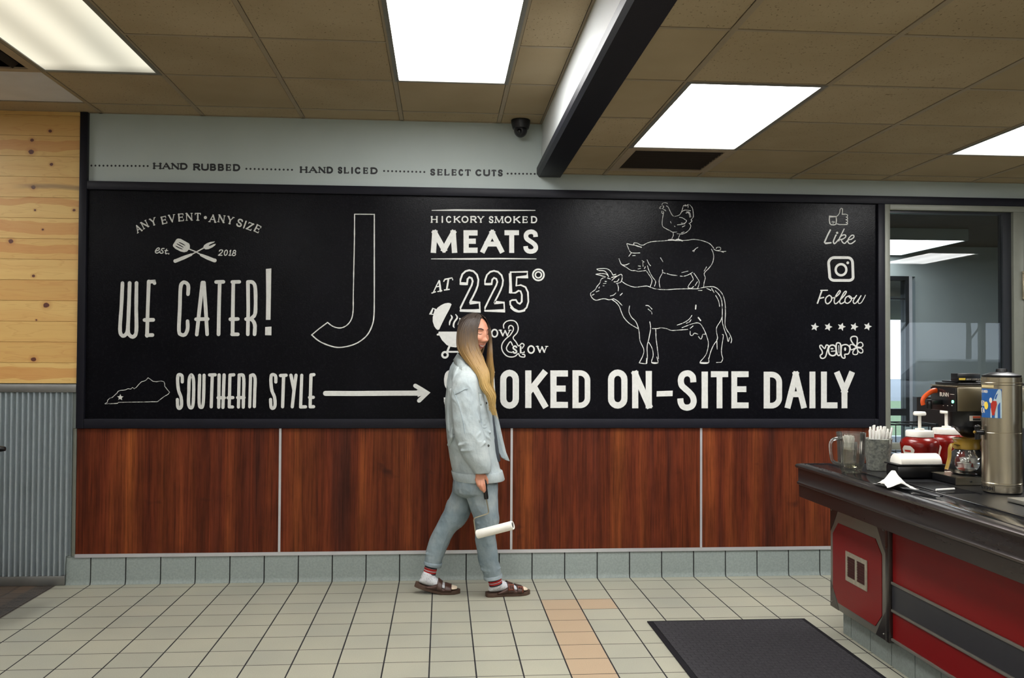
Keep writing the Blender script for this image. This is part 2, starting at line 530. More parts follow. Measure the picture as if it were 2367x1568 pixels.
LOX, LOY, ROX, ROY = 0.0216, -0.22, 3.135, -0.165
def lamp_cells(ox, oy, cells):
    return [(ox + CELL * i, ox + CELL * (i + 1), oy - CELL * (j + 2), oy - CELL * j) for i, j in cells]
HL = lamp_cells(LOX, LOY, [(0, 1), (3, 1), (0, 6), (3, 6), (-3, 1), (-3, 6), (0, 11), (3, 11)])
HR = lamp_cells(ROX, ROY, [(0, 1), (3, 1), (0, 6), (3, 6), (7, 6), (7, 1), (0, 11), (3, 11)])
VENTL = (LOX - CELL, LOX, LOY - 2 * CELL, LOY - CELL)
BLANK = (LOX - CELL, LOX, LOY - CELL, LOY)
VENTR = (ROX, ROX + CELL, ROY - CELL, ROY)
ceiling('ceiling', 'ceiling_grid', XL, XS, ZL, LOX, LOY, M['ceiling_tile_high'], HL + [VENTL, BLANK])
ceiling('ceiling_lower', 'ceiling_grid', XS + 0.11, XR, ZR, ROX, ROY, M['ceiling_tile_low'], HR + [VENTR])
struct(MB().box(BLANK[0], BLANK[1], BLANK[2], BLANK[3], ZL + 0.006, ZL + 0.03).build('ceiling_plain_panel', M['ceiling_blank']))

# soffit face and black beam trim where the ceiling steps down
struct(MB().box(XS, XS + 0.10, YF, -0.001, 2.565, ZL + 0.16).build('wall_soffit', M['soffit_paint']))
b = MB()
b.prism([(XS - 0.033, -0.002, 2.590), (XS - 0.033, -0.002, 2.552), (XS - 0.018, -0.002, 2.532), (XS + 0.118, -0.002, 2.532), (XS + 0.118, -0.002, 2.590)], (0, YF + 0.01, 0))
struct(b.build('trim_1', M['black_trim']))

# black post on the left of the board and rail that runs on above the window
struct(MB().box(-0.092, -0.046, -0.034, -0.001, 0.945, ZL).build('trim_2', M['black_trim'], bevel=0.003))
struct(MB().box(-0.046, XR, -0.034, -0.001, 2.397, 2.449).build('trim_3', M['black_trim'], bevel=0.003))

# wainscot sheets and the strips between them
seams = [-0.092, 1.122, 2.551, 3.762, OX0]
for i in range(4):
    struct(MB().box(seams[i] + 0.002, seams[i + 1] - 0.002, -0.014, -0.001, 0.172, 0.9445).build('wall_panel', M['wainscot_wood']))
for i in (1, 2, 3):
    struct(MB().box(seams[i] - 0.007, seams[i] + 0.007, -0.0175, -0.0142, 0.186, 0.944).build('trim_%d' % (3 + i), M['silver_strip']))
struct(MB().box(-0.112, -0.092, -0.0175, -0.001, 0.175, 0.944).build('trim_7', M['window_frame_grey']))
struct(MB().box(-0.092, OX0, -0.019, -0.0142, 0.164, 0.185).build('trim_8', M['silver_strip']))

# coved base tiles
def coved_run(x0, x1, name):
    b = MB(); k = math.floor(x0 / S)
    while k * S < x1:
        a, c = max(k * S + 0.0037, x0), min((k + 1) * S - 0.0037, x1)
        if c - a > 0.01:
            p = [(-0.001, 0.0), (-0.022, 0.0), (-0.0205, 0.005), (-0.016, 0.014), (-0.0135, 0.03), (-0.0125, 0.150), (-0.010, 0.1625), (-0.001, 0.1635)]
            b.prism([(a, y, z + 0.0005) for y, z in p], (c - a, 0, 0))
        k += 1
    o = struct(b.build(name, M['base_tile'], smooth=30))
    MB().box(x0, x1, -0.0075, -0.001, 0.0004, 0.162).build('grout', M['dark_grout'], o)
    return o
coved_run(-0.143, OX0, 'baseboard_back')

# plank wall above corrugated metal on the far left
b = MB()
zs = [1.2165 + 0.1253 * k for k in range(14)]
for k in range(13):
    b.box(XL, -0.094, -0.020, -0.001, zs[k] + 0.0012, zs[k + 1] - 0.0012)
b.box(XL, -0.094, -0.020, -0.001, zs[13] + 0.0012, ZL)
b.box(XL, -0.094, -0.015, -0.001, zs[0], ZL)
struct(b.build('wall_planks', M['knotty_pine']))
pitch = 0.0327
b = MB()
n = int((-0.113 - XL) / pitch * 8)
ring0, ring1 = [], []
for i in range(n + 1):
    x = -0.113 - i * pitch / 8
    y = -0.016 - 0.0125 * math.cos(2 * PI * i / 8)
    ring0.append((x, y, 0.058 if x < -0.143 else 0.175)); ring1.append((x, y, 1.165))
b.loft([ring0, ring1], cap=False, closed=False)
struct(b.build('wall_corrugated', M['corrugated_metal'], smooth=60))
struct(MB().box(XL, -0.093, -0.032, -0.001, 1.163, 1.212).build('trim_9', M['dull_metal'], bevel=0.002))
struct(MB().box(XL, -0.1445, -0.030, -0.001, 0.0005, 0.058).build('baseboard_left', M['dull_metal'], bevel=0.002))

# ================================================================== storefront window beside the board
FZ0, FZ1 = 0.80, 0.845
fr = MB()
fr.box(4.972, 5.007, -0.030, 0.06, 0.001, 2.3965)        # left jamb
fr.box(5.007, XR, -0.030, 0.06, 2.360, 2.3965)           # head
fr.box(5.845, 5.913, -0.030, 0.06, 0.001, 2.360)        # jamb by the notices
fr.box(5.007, 5.845, -0.010, 0.05, FZ0, FZ1)            # mid rail
fr.box(5.007, XR, -0.010, 0.05, 0.001, 0.06)
win = struct(fr.build('window_1', M['window_frame_grey'], bevel=0.002))
b = MB(); b.box(5.787, 5.845, -0.004, 0.05, 0.06, 2.360); b.box(5.007, 5.787, -0.004, 0.05, 2.345, 2.360)
b.build('dark_stile', M['dark_frame'], win)
MB().box(5.007, 5.787, 0.012, 0.018, 0.845, 2.345).build('pane', M['window_glass'], win)
MB().box(5.007, 5.787, 0.012, 0.018, 0.06, 0.80).build('pane', M['window_glass'], win)
b = MB()
for z in (2.09, 2.155): pass
b.box(5.945, XR, -0.02, 0.06, 2.085, 2.150)
b.box(5.913, 5.945, -0.02, 0.06, 0.06, 2.360)
b.build('transom_bar', M['window_frame_grey'], win)
MB().box(5.945, XR, 0.012, 0.018, 0.06, 2.085).build('pane', M['window_glass'], win)
MB().box(5.945, XR, 0.012, 0.018, 2.15, 2.360).build('pane', M['window_glass'], win)

# vestibule behind the glass
plain('vestibule_paint', rgb(158, 168, 168), 0.6, var=0.04, nscale=2)
plain('vestibule_dark', rgb(58, 44, 42), 0.55)
plain('vestibule_floor', rgb(96, 98, 104), 0.4)
plain('ceiling_vestibule_paint', rgb(104, 98, 88), 0.8)
VY = 2.9
VX0 = 6.62
struct(MB().box(4.6, XR, 0.10, VY + 0.1, -0.08, 0.0).build('floor_vestibule', M['vestibule_floor']))
struct(MB().box(4.6, XR, 0.10, VY + 0.1, 2.50, 2.56).build('ceiling_vestibule', M['ceiling_vestibule_paint']))
b = MB()
b.box(VX0 + 0.12, XR, VY, VY + 0.1, 1.02, 2.5)
b.box(4.6, VX0 + 0.12, VY, VY + 0.1, 2.20, 2.5)
o = struct(b.build('wall_vestibule', M['vestibule_paint']))
MB().box(VX0 + 0.12, XR, VY - 0.02, VY + 0.1, 0.0, 1.02).build('dado', M['vestibule_dark'], o)
struct(MB().box(4.6, 4.7, 0.1, VY + 0.1, 0, 2.5).build('wall_vestibule_side', M['vestibule_paint']))
b = MB()
b.box(VX0, VX0 + 0.035, VY - 0.04, VY + 0.06, 0, 2.2)
b.box(4.7, VX0, VY - 0.04, VY + 0.06, 0.84, 0.905); b.box(4.7, VX0, VY - 0.04, VY + 0.06, 2.16, 2.2)
b.box(4.7, VX0, VY - 0.04, VY + 0.06, 0.0, 0.06); b.box(4.7, VX0, VY - 0.02, VY + 0.04, 1.97, 1.985)
o = struct(b.build('window_2', M['dark_frame']))
MB().box(VX0 + 0.035, VX0 + 0.065, VY - 0.045, VY + 0.02, 0, 2.2).build('jamb_cover', M['silver_strip'], o)
MB().box(4.7, VX0, VY + 0.005, VY + 0.011, 0.06, 2.16).build('pane', M['window_glass'], o)

# outside: lot, lawn, pale building
plain('asphalt', rgb(118, 120, 126), 0.8, var=0.1, nscale=8)
plain('lawn', rgb(104, 122, 84), 0.9, var=0.3, nscale=14)
plain('kerb', rgb(186, 188, 192), 0.8)
struct(MB().box(-40, 50, 3.1, 60, -0.14, -0.10).build('ground_lot', M['asphalt']))
struct(MB().box(-40, 60, -60, -9.2, -0.14, -0.10).build('ground_street', M['asphalt']))
struct(MB().box(14.2, 60, -9.2, 3.1, -0.14, -0.10).build('ground_side', M['asphalt']))
struct(MB().box(-40, 50, 10.0, 24, -0.10, -0.02).build('lawn', M['lawn']))
struct(MB().box(-40, 50, 9.8, 10.0, -0.10, 0.03).build('kerb', M['kerb']))

# pale building over the lawn; overhang added only to block sky above the transom
struct(MB().box(2.0, 12.0, 3.12, 8.5, 2.02, 2.22).build('ceiling_canopy', M['ceiling_vestibule_paint']))
plain('pale_siding', rgb(206, 198, 200), 0.8)
o = thing('building', 'pale low building across the lawn, seen through the far door glass', 'building', (9.0, 30.0, -0.1))
MB().box(4.0, 16.0, 28.0, 34.0, -0.1, 1.75).build('wall', M['pale_siding'], o)
MB().prism([(3.7, 27.6, 1.755), (16.3, 27.6, 1.755), (15.0, 31.0, 2.5), (5.0, 31.0, 2.5)], (0, 6.6, 0)).build('roof', M['ceiling_vestibule_paint'], o)

# street side, mirrored faintly in the window glass: bare trees and a parked car
plain('bark', rgb(92, 84, 78), 0.9, var=0.2)
plain('car_white', rgb(214, 216, 218), 0.3)
plain('car_glass', rgb(40, 44, 50), 0.1)
plain('tyre', rgb(26, 26, 28), 0.8)
def tree(x, y, h, seed, label):
    r = random.Random(seed); m = MB()
    o = thing('bare_tree', label, 'tree', (x, y, -0.1), 'bare trees across the street')
    m.tube([(x, y, -0.1), (x + .05, y, h * .3), (x - .05, y, h * .55)], [.16, .13, .09], 8)
    m.build('trunk', M['bark'], o, smooth=60)
    m = MB()
    def br(p, d, L, w_, dep):
        q = p + d * L
        m.tube([p, (p + q) / 2 + Vector((r.uniform(-.08, .08), r.uniform(-.08, .08), 0)) * L, q], [w_, w_ * .8, w_ * .55], 5)
        if dep:
            for k in range(3):
                e = (d + Vector((r.uniform(-.8, .8), r.uniform(-.8, .8), r.uniform(-.1, .5)))).normalized()
                br(p + d * L * r.uniform(.5, 1), e, L * r.uniform(.55, .75), w_ * .55, dep - 1)
    for k in range(5):
        a = k * 1.26 + r.random()
        br(Vector((x - .03, y, h * (.25 + .06 * k))), Vector((math.cos(a) * .7, math.sin(a) * .7, .8)).normalized(), h * .24, .06, 3)
    m.build('branches', M['bark'], o, smooth=60)
for k, (x, y, h) in enumerate(((24, -38, 8), (30, -41, 9), (34, -37, 8), (40, -42, 9), (21, -43, 8.5))):
    tree(x, y, h, 40 + k, ['bare tree mirrored near the left edge of the window glass', 'bare tree mirrored in the middle of the window glass', 'bare tree mirrored right of the middle of the glass', 'bare tree mirrored near the dark window stile', 'bare tree mirrored beside the far door in the glass'][k])
def car(x, y, label):
    o = thing('parked_car', label, 'car', (x, y, -0.1))
    def prof(pts, y0, y1, z): return [(x + a, y0, z + b_) for a, b_ in pts]
    b = MB(); b.prism([(x + a, y - .85, -.1 + c) for a, c in ((-2.1, .35), (2.1, .35), (2.15, .7), (1.9, .86), (1.1, .95), (.6, 1.0), (-1.7, 1.0), (-2.12, .9), (-2.18, .6))], (0, 1.7, 0)); body_ = b.build('body', M['car_white'], o, bevel=.06)
    b = MB(); b.prism([(x + a, y - .74, -.1 + c) for a, c in ((-1.85, .98), (1.05, .98), (.35, 1.42), (-1.3, 1.45))], (0, 1.48, 0)); b.build('windows', M['car_glass'], o, bevel=.05)
    b = MB(); b.prism([(x + a, y - .70, -.1 + c) for a, c in ((-1.35, 1.44), (.38, 1.41), (.3, 1.49), (-1.25, 1.5))], (0, 1.4, 0)); b.build('roof', M['car_white'], o, bevel=.02)
    for dx in (-1.35, 1.35):
        for dy in (-.82, .82): MB().cyl((x + dx, y + dy - .1, .23), (x + dx, y + dy + .1, .23), .33, 24).build('wheel', M['tyre'], o, smooth=40)
car(15.2, -15.5, 'white car parked outside, mirrored faintly in the window glass')

# ================================================================== ceiling lights, vents, dome camera
def lens(name, strength, tubes):
    t = NT(name)
    tc = t.n('ShaderNodeTexCoord')
    x, y, z = t.xyz(tc.outputs['Generated'])
    # three tubes glow through the prismatic lens
    f = t.math('MULTIPLY', t.math('ADD', t.math('COSINE', t.math('MULTIPLY', t.math('SUBTRACT', x, 0.5), 2 * PI * 2.0)), 1), 0.5)
    endf = t.ramp(t.math('ABSOLUTE', t.math('SUBTRACT', y, 0.5)), [(0.40, (1, 1, 1)), (0.5, (0.45, 0.45, 0.45))])
    s = t.math('ADD', t.math('MULTIPLY', f, tubes), 1 - tubes)
    s = t.math('MULTIPLY', s, endf)
    t.l(t.math('MULTIPLY', s, strength), t.b.inputs['Emission Strength'])
    t.b.inputs['Base Color'].default_value = (0.8, 0.8, 0.75, 1)
    t.b.inputs['Emission Color'].default_value = (*LAMP_COL, 1)
    t.b.inputs['Roughness'].default_value = 0.3
    return t.m
lens('lamp_lens', LAMP, 0.25)
lens('lamp_lens_old', 0.46, 0.36)
M['lamp_lens_old'].node_tree.nodes['Principled BSDF'].inputs['Emission Color'].default_value = (1.0, 0.955, 0.77, 1)
M['lamp_lens_old'].node_tree.nodes['Principled BSDF'].inputs['Base Color'].default_value = (0.35, 0.35, 0.3, 1)
plain('lamp_frame', rgb(120, 118, 112), 0.5, 0.2)
def troffer(h, z, label, mat='lamp_lens'):
    x0, x1, y0, y1 = h
    o = thing('ceiling_light', label, 'ceiling light', ((x0 + x1) / 2, (y0 + y1) / 2, z), 'fluorescent ceiling lights')
    f = MB(); w = 0.022
    f.box(x0, x0 + w, y0, y1, z - 0.002, z + 0.05); f.box(x1 - w, x1, y0, y1, z - 0.002, z + 0.05)
    f.box(x0 + w, x1 - w, y0, y0 + w, z - 0.002, z + 0.05); f.box(x0 + w, x1 - w, y1 - w, y1, z - 0.002, z + 0.05)
    f.box(x0, x1, y0, y1, z + 0.05, z + 0.09)
    f.build('frame', M['lamp_frame'], o)
    MB().box(x0 + w, x1 - w, y0 + w, y1 - w, z + 0.004, z + 0.009).build('diffuser', M[mat], o)
    return o
LL = ['dim yellowish fluorescent light in the upper ceiling beside the plank wall', 'bright fluorescent light in the upper ceiling above the lone letter J',
      'ceiling light behind the viewer, over the left of the room', 'ceiling light behind the viewer, left of the black beam',
      'ceiling light far to the left in the upper ceiling', 'ceiling light at the far left behind the viewer',
      'ceiling light near the street windows, over the left of the room', 'ceiling light near the street windows, left of the black beam']
RL = ['bright fluorescent light in the lower ceiling right of the black beam, above the cow drawing', 'bright ceiling light cut by the right edge of the photo, above the window',
      'ceiling light behind the viewer, right of the black beam', 'ceiling light behind the viewer, over the beverage counter',
      'ceiling light mirrored in the window glass beside the board', 'ceiling light at the far right of the lower ceiling',
      'ceiling light near the street windows, right of the black beam', 'ceiling light near the street windows, beyond the counter']
for i, h in enumerate(HL): troffer(h, ZL, LL[i], 'lamp_lens_old' if i == 0 else 'lamp_lens')
for i, h in enumerate(HR): troffer(h, ZR, RL[i])

# surface box light in the vestibule
o = thing('box_light', 'white box ceiling light hanging behind the window glass', 'ceiling light', (6.0, 2.3, 2.40))
f = MB(); f.box(5.42, 6.57, 1.70, 1.72, 2.40, 2.499); f.box(6.55, 6.57, 1.72, 2.84, 2.40, 2.499); f.box(5.42, 5.44, 1.72, 2.84, 2.40, 2.499); f.box(5.44, 6.55, 2.82, 2.84, 2.40, 2.499)
f.build('housing', M['vestibule_paint'], o)
MB().box(5.44, 6.55, 1.72, 2.82, 2.403, 2.409).build('diffuser', emit('box_lens', (0.95, 0.98, 1.0), 3.0), o)

plain('vent_metal', (0.34, 0.26, 0.18), 0.6)
plain('louver_dark', rgb(44, 36, 30), 0.6, spec=0.2)
plain('black_void', rgb(6, 5, 5), 1.0, spec=0.0)
def vent(h, z, label, name='air_vent', n=9, along='x'):
    x0, x1, y0, y1 = h
    o = thing(name, label, 'air vent', ((x0 + x1) / 2, (y0 + y1) / 2, z))
    f = MB(); w = 0.05
    f.box(x0, x0 + w, y0, y1, z - 0.004, z + 0.006); f.box(x1 - w, x1, y0, y1, z - 0.004, z + 0.006)
    f.box(x0 + w, x1 - w, y0, y0 + w, z - 0.004, z + 0.006); f.box(x0 + w, x1 - w, y1 - w, y1, z - 0.004, z + 0.006)
    f.build('frame', M['vent_metal'], o)
    MB().box(x0 + w, x1 - w, y0 + w, y1 - w, z + 0.07, z + 0.08).box(x0 + w - .004, x0 + w, y0 + w, y1 - w, z + 0.0065, z + 0.07).box(x1 - w, x1 - w + .004, y0 + w, y1 - w, z + 0.0065, z + 0.07).box(x0 + w, x1 - w, y0 + w - .004, y0 + w, z + 0.0065, z + 0.07).box(x0 + w, x1 - w, y1 - w, y1 - w + .004, z + 0.0065, z + 0.07).build('duct', M['black_void'], o)
    s = MB()
    for k in range(n):
        if along == 'x':
            yy = y0 + w + (k + 0.5) * (y1 - y0 - 2 * w) / n
            s.obox(((x0 + x1) / 2, yy, z + 0.004), (1, 0, 0), (0, 0.97, -0.24), (0, 0.24, 0.97), (x1 - x0) / 2 - w, 0.0135, 0.0008)
        else:
            xx = x0 + w + (k + 0.5) * (x1 - x0 - 2 * w) / n
            s.obox((xx, (y0 + y1) / 2, z + 0.012), (0.75, 0, 0.66), (0, 1, 0), (-0.66, 0, 0.75), 0.02, (y1 - y0) / 2 - w, 0.0012)
    s.build('louvers', M['louver_dark'], o)
    return o
vent(VENTR, ZR, 'brown louvered air vent in the lower ceiling behind the bright light, above the cow drawing', n=9)
vent(VENTL, ZL, 'dark air vent in the upper ceiling left of the dim light', n=4, along='y')

plain('camera_black', rgb(26, 26, 30), 0.35, var=0.1)
plain('camera_dome', rgb(10, 10, 12), 0.08)
dc = thing('security_camera', 'black dome security camera under the ceiling left of the black beam', 'security camera', (2.592, -0.085, ZL))
MB().lathe([(0.0, 0.0), (0.060, 0.0), (0.060, -0.012), (0.056, -0.03), (0.050, -0.052), (0.0, -0.054)], (2.592, -0.085, ZL - 0.0005), 36).build('housing', M['camera_black'], dc, smooth=40)
MB().ball((2.592, -0.085, ZL - 0.062), 0.042, 0.042, 0.046, 24, 16).build('dome', M['camera_black'], dc, smooth=60)
MB().ball((2.582, -0.116, ZL - 0.075), 0.017, 0.017, 0.017, 16, 10).build('lens', M['camera_dome'], dc, smooth=60)

# ================================================================== the painted blackboard
def board_mat():
    t = NT('blackboard_paint')
    v = t.coord()
    f = t.noise(v, 3.5, 4)
    t.l(t.ramp(f, [(0.3, rgb(8, 8, 12)), (0.7, rgb(13, 13, 18))]), t.b.inputs['Base Color'])
    r = t.noise(v, 70, 3, 0.6)
    t.l(t.ramp(r, [(0.3, (0.22, 0.22, 0.22)), (0.7, (0.30, 0.30, 0.30))]), t.b.inputs['Roughness'])
    t.b.inputs['Specular IOR Level'].default_value = 0.09
    t.bump(t.noise(v, 130, 3, 0.6), 0.16, 0.004)
    return t.m
board_mat()
def paint_mat(name, col, wear=0.0):
    t = NT(name)
    v = t.coord()
    f = t.noise(v, 60, 4, 0.7)
    t.l(t.ramp(f, [(0.3, tuple(c * 0.88 for c in col[:3]) + (1,)), (0.6, col)]), t.b.inputs['Base Color'])
    t.b.inputs['Roughness'].default_value = 0.6
    if wear:
        # chalky line: the board shows through where the stroke is thin
        g = t.noise(v, 45, 3, 0.6)
        a = t.ramp(g, [(wear - 0.12, (0.25, 0.25, 0.25)), (wear + 0.08, (1, 1, 1))])
        t.l(a, t.b.inputs['Alpha'])
    return t.m
paint_mat('white_paint', rgb(208, 208, 204))
paint_mat('chalk_line', rgb(208, 208, 204), 0.42)
paint_mat('black_paint', rgb(34, 36, 40))

board = thing('chalkboard', 'wide black framed wall board hand painted with white lettering and farm animals', 'wall board', (2.4, -0.001, 0.945))
MB().box(-0.046, OX0 - 0.02, -0.010, -0.001, 0.946, 2.396).build('board_panel', M['blackboard_paint'], board)
b = MB()
b.box(-0.045, 4.9, -0.034, -0.001, 0.9455, 1.003)
b.box(4.925, 4.9715, -0.034, -0.001, 0.9455, 2.396)
b.box(4.9, 4.925, -0.034, -0.001, 0.9455, 1.003)
b.build('frame', M['black_trim'], board, bevel=0.003)

YB = -0.0106                     # plane of the paint on the board
YWALL = -0.0008                  # plane of the paint on the wall above

class Paint(MB):
    """Brush strokes laid flat on a wall plane; read off the photograph, mapped to the wall."""
    def __init__(self, ox=0, oy=0, sc=1.0, y=YB, seed=1):
        super().__init__()
        self.ox, self.oy, self.sc, self.y = ox, oy, sc, y
        self.k = 0
        self.r = random.Random(seed)
    def w(self, p):
        q = at(self.ox + p[0] * self.sc, self.oy + p[1] * self.sc, 1, self.y)
        return (q.x, self.y - 0.000004 * (self.k % 40), q.z)
    def poly(self, pts, smooth=False, closed=True):
        if smooth: pts = [tuple(p)[:2] for p in catmull([(a, b, 0) for a, b in pts], 5, True)]
        self.k += 1
        tri = tessellate(pts)
        self.add([self.w(p) for p in pts], tri)
    def disc(self, c, r, ry=None, n=18):
        ry = ry or r
        self.k += 1
        self.add([self.w((c[0] + r * math.cos(2 * PI * i / n), c[1] + ry * math.sin(2 * PI * i / n))) for i in range(n)], [tuple(range(n))])
    def ring(self, c, r, wd, ry=None):
        ry = ry or r
        self.line([(c[0] + r * math.cos(2 * PI * i / 24), c[1] + ry * math.sin(2 * PI * i / 24)) for i in range(24)], wd, closed=True, curve=False)
    def line(self, pts, wd, closed=False, curve=True, jit=0.0, round_=True, taper=None):
        pts = [(p[0], p[1], 0) for p in pts]
        if curve and (len(pts) > 2): P = catmull(pts, 5, closed)
        else: P = [Vector(p) for p in pts]
        # drop doubled points
        Q = [P[0]]
        for p in P[1:]:
            if (p - Q[-1]).length > 1e-3: Q.append(p)
        P = Q
        n = len(P)
        L = []; R = []
        for i in range(n):
            if closed: t = P[(i + 1) % n] - P[(i - 1) % n]
            else: t = P[min(i + 1, n - 1)] - P[max(i - 1, 0)]
            t.normalize()
            nr = Vector((-t.y, t.x, 0))
            # mitre
            m = 1.0
            if closed or 0 < i < n - 1:
                a = (P[i] - P[(i - 1) % n]).normalized(); c = max(0.45, abs(Vector((-a.y, a.x, 0)).dot(nr))); m = 1 / c
            h = wd / 2 * m * (1 + jit * (self.r.random() - 0.5))
            if taper:
                u = i / max(1, n - 1); h *= taper[0] + (1 - taper[0]) * min(1, 4 * u) if u < 0.5 else taper[1] + (1 - taper[1]) * min(1, 4 * (1 - u))
            L.append(P[i] + nr * h); R.append(P[i] - nr * h)
        self.k += 1
        vs = [self.w(p) for p in L] + [self.w(p) for p in R]
        fs = [(i, (i + 1) % n, n + (i + 1) % n, n + i) for i in range(n if closed else n - 1)]
        self.add(vs, fs)
        if round_ and not closed:
            self.disc(P[0], (L[0] - R[0]).length / 2, n=10); self.disc(P[-1], (L[-1] - R[-1]).length / 2, n=10)
    def done(self, name, mat, parent):
        o = self.build(name, mat, parent)
        return o

def tessellate(pts):
    from mathutils.geometry import tessellate_polygon
    return [tuple(t) for t in tessellate_polygon([[Vector((p[0], p[1], 0)) for p in pts]])]

# ---- a brush alphabet: strokes in a unit box, y down. 'c' strokes are curved.
def arc(cx, cy, rx, ry, a0, a1, n=12):
    return [(cx + rx * math.cos(math.radians(a0 + (a1 - a0) * i / n)), cy + ry * math.sin(math.radians(a0 + (a1 - a0) * i / n))) for i in range(n + 1)]
G = {
 'A': (1.0, [[(0.5, 0), (0.0, 1)], [(0.5, 0), (1.0, 1)], [(0.2, .64), (0.8, .64)]]),
 'B': (.8, [[(0, 0), (0, 1)], [(0, 0), (.55, 0)] + arc(.6, .24, .32, .24, -90, 90, 8) + [(0, .48)], [(0, .48), (.6, .48)] + arc(.62, .74, .38, .26, -90, 90, 8) + [(0, 1)]]),
 'C': (.85, [arc(.5, .5, .5, .5, -45, -315, 18)]),
 'D': (.9, [[(0, 0), (0, 1)], [(0, 0), (.45, 0)] + arc(.45, .5, .55, .5, -90, 90, 12) + [(0, 1)]]),
 'E': (.75, [[(0, 0), (0, 1)], [(0, 0), (1, 0)], [(0, .48), (.8, .48)], [(0, 1), (1, 1)]]),
 'F': (.7, [[(0, 0), (0, 1)], [(0, 0), (1, 0)], [(0, .48), (.8, .48)]]),
 'H': (.9, [[(0, 0), (0, 1)], [(1, 0), (1, 1)], [(0, .5), (1, .5)]]),
 'I': (.12, [[(.5, 0), (.5, 1)]]),
 'K': (.85, [[(0, 0), (0, 1)], [(.95, 0), (0.05, .58)], [(.35, .42), (1, 1)]]),
 'L': (.7, [[(0, 0), (0, 1)], [(0, 1), (1, 1)]]),
 'M': (1.15, [[(.06, 0), (0, 1)], [(.06, 0), (.5, .95)], [(.94, 0), (.5, .95)], [(.94, 0), (1, 1)]]),
 'N': (.95, [[(0, 0), (0, 1)], [(0, 0), (1, 1)], [(1, 0), (1, 1)]]),
 'O': (.95, [arc(.5, .5, .5, .5, 0, 360, 24)]),
 'R': (.85, [[(0, 0), (0, 1)], [(0, 0), (.6, 0)] + arc(.6, .26, .36, .26, -90, 90, 8) + [(0, .52)], [(.5, .52), (1, 1)]]),
 'S': (.7, [[(.95, .18), (.82, .04), (.5, 0), (.16, .06), (.04, .24), (.18, .42), (.5, .5), (.84, .6), (.98, .78), (.84, .95), (.5, 1), (.16, .96), (0, .8)]]),
 'T': (.8, [[(0, 0), (1, 0)], [(.5, 0), (.5, 1)]]),
 'U': (.9, [[(0, 0), (0, .65), (.1, .9), (.5, 1), (.9, .9), (1, .65), (1, 0)]]),
 'V': (.95, [[(0, 0), (.5, 1)], [(1, 0), (.5, 1)]]),
 'W': (1.3, [[(0, 0), (.27, 1)], [(.5, .1), (.27, 1)], [(.5, .1), (.75, 1)], [(1, 0), (.75, 1)]]),
 'Y': (.9, [[(0, 0), (.5, .52)], [(1, 0), (.5, .52)], [(.5, .52), (.5, 1)]]),
 'Z': (.8, [[(0, 0), (1, 0)], [(1, 0), (0, 1)], [(0, 1), (1, 1)]]),
 '2': (.7, [[(.04, .25), (.15, .06), (.5, 0), (.88, .08), (.92, .3), (.6, .62), (0, 1)], [(0, 1), (1, 1)]]),
 '0': (.75, [arc(.5, .5, .5, .5, 0, 360, 20)]),
 '1': (.3, [[(.2, .2), (.6, 0)], [(.6, 0), (.6, 1)]]),
 '8': (.7, [arc(.5, .26, .38, .26, 0, 360, 16), arc(.5, .75, .5, .25, 0, 360, 16)]),
 '-': (.8, [[(0, .55), (1, .55)]]),
 '.': (.1, [[(.5, .95), (.5, 1.0)]]),
}
THIN = {'A': [0], 'V': [1], 'N': [0, 2], 'M': [0, 2], 'W': [1, 3], 'Y': [1], 'U': [], 'Z': [0, 2], 'H': [2]}
CURVED = set('CDBOSRU028')

def glyph(p, ch, quad, wd, serif=0.0, contrast=1.0, jit=0.06, curve_wd=1.0, round_=True):
    """quad: function (u, v) -> picture position; wd stroke width in picture units."""
    for si, st in enumerate(G[ch][1]):
        w_ = wd * (contrast if si in THIN.get(ch, []) else 1.0)
        # horizontals of a modelled letter are thinner
        if contrast < 1 and len(st) == 2 and abs(st[0][1] - st[1][1]) < 0.02: w_ = wd * contrast
        pts = []
        if len(st) == 2:
            a, b = st
            A, B = Vector(quad(*a)), Vector(quad(*b))
            if not round_ and (B - A).length > 1e-6:      # square brush ends
                d = (B - A).normalized() * (wd / 2); A, B = A - d, B + d
            for i in range(5):
                pts.append(tuple(A + (B - A) * (i / 4)))
            p.line(pts, w_, curve=False, jit=jit, round_=round_)
        else:
            cl = (abs(st[0][0] - st[-1][0]) + abs(st[0][1] - st[-1][1])) < 1e-3
            q = [quad(*s) for s in st]
            p.line(q[:-1] if cl else q, w_ * curve_wd, closed=cl, curve=(ch in 'SU2'), jit=jit, round_=round_)
        if serif:
            for e in ((st[0], st[-1])):
                if (e[1] in (0, 1)) and len(st) == 2 and abs(st[0][1] - st[1][1]) > 0.3 and not (ch in 'AMNVW' and e[0] in (0.5, .27, .75) ) and not (ch == 'Y' and False):
                    hx = serif
                    p.line([quad(e[0] - hx, e[1]), quad(e[0] + hx, e[1])], wd * 0.5, curve=False, jit=jit, round_=round_)
    if serif and ch in 'EFTLZS':
        ends = {'E': [(1, 0, .2), (1, 1, -.22), (.8, .48, .0)], 'F': [(1, 0, .2)], 'T': [(0, 0, .2), (1, 0, .2)], 'L': [(1, 1, -.22)], 'Z': [(0, 0, .2), (1, 1, -.2)], 'S': []}[ch]
        for x, y, d in ends:
            if d: p.line([quad(x, y), quad(x, y + d)], wd * 0.5, curve=False, round_=round_)
            else: p.line([quad(x, y - .1), quad(x, y + .1)], wd * 0.5, curve=False, round_=round_)

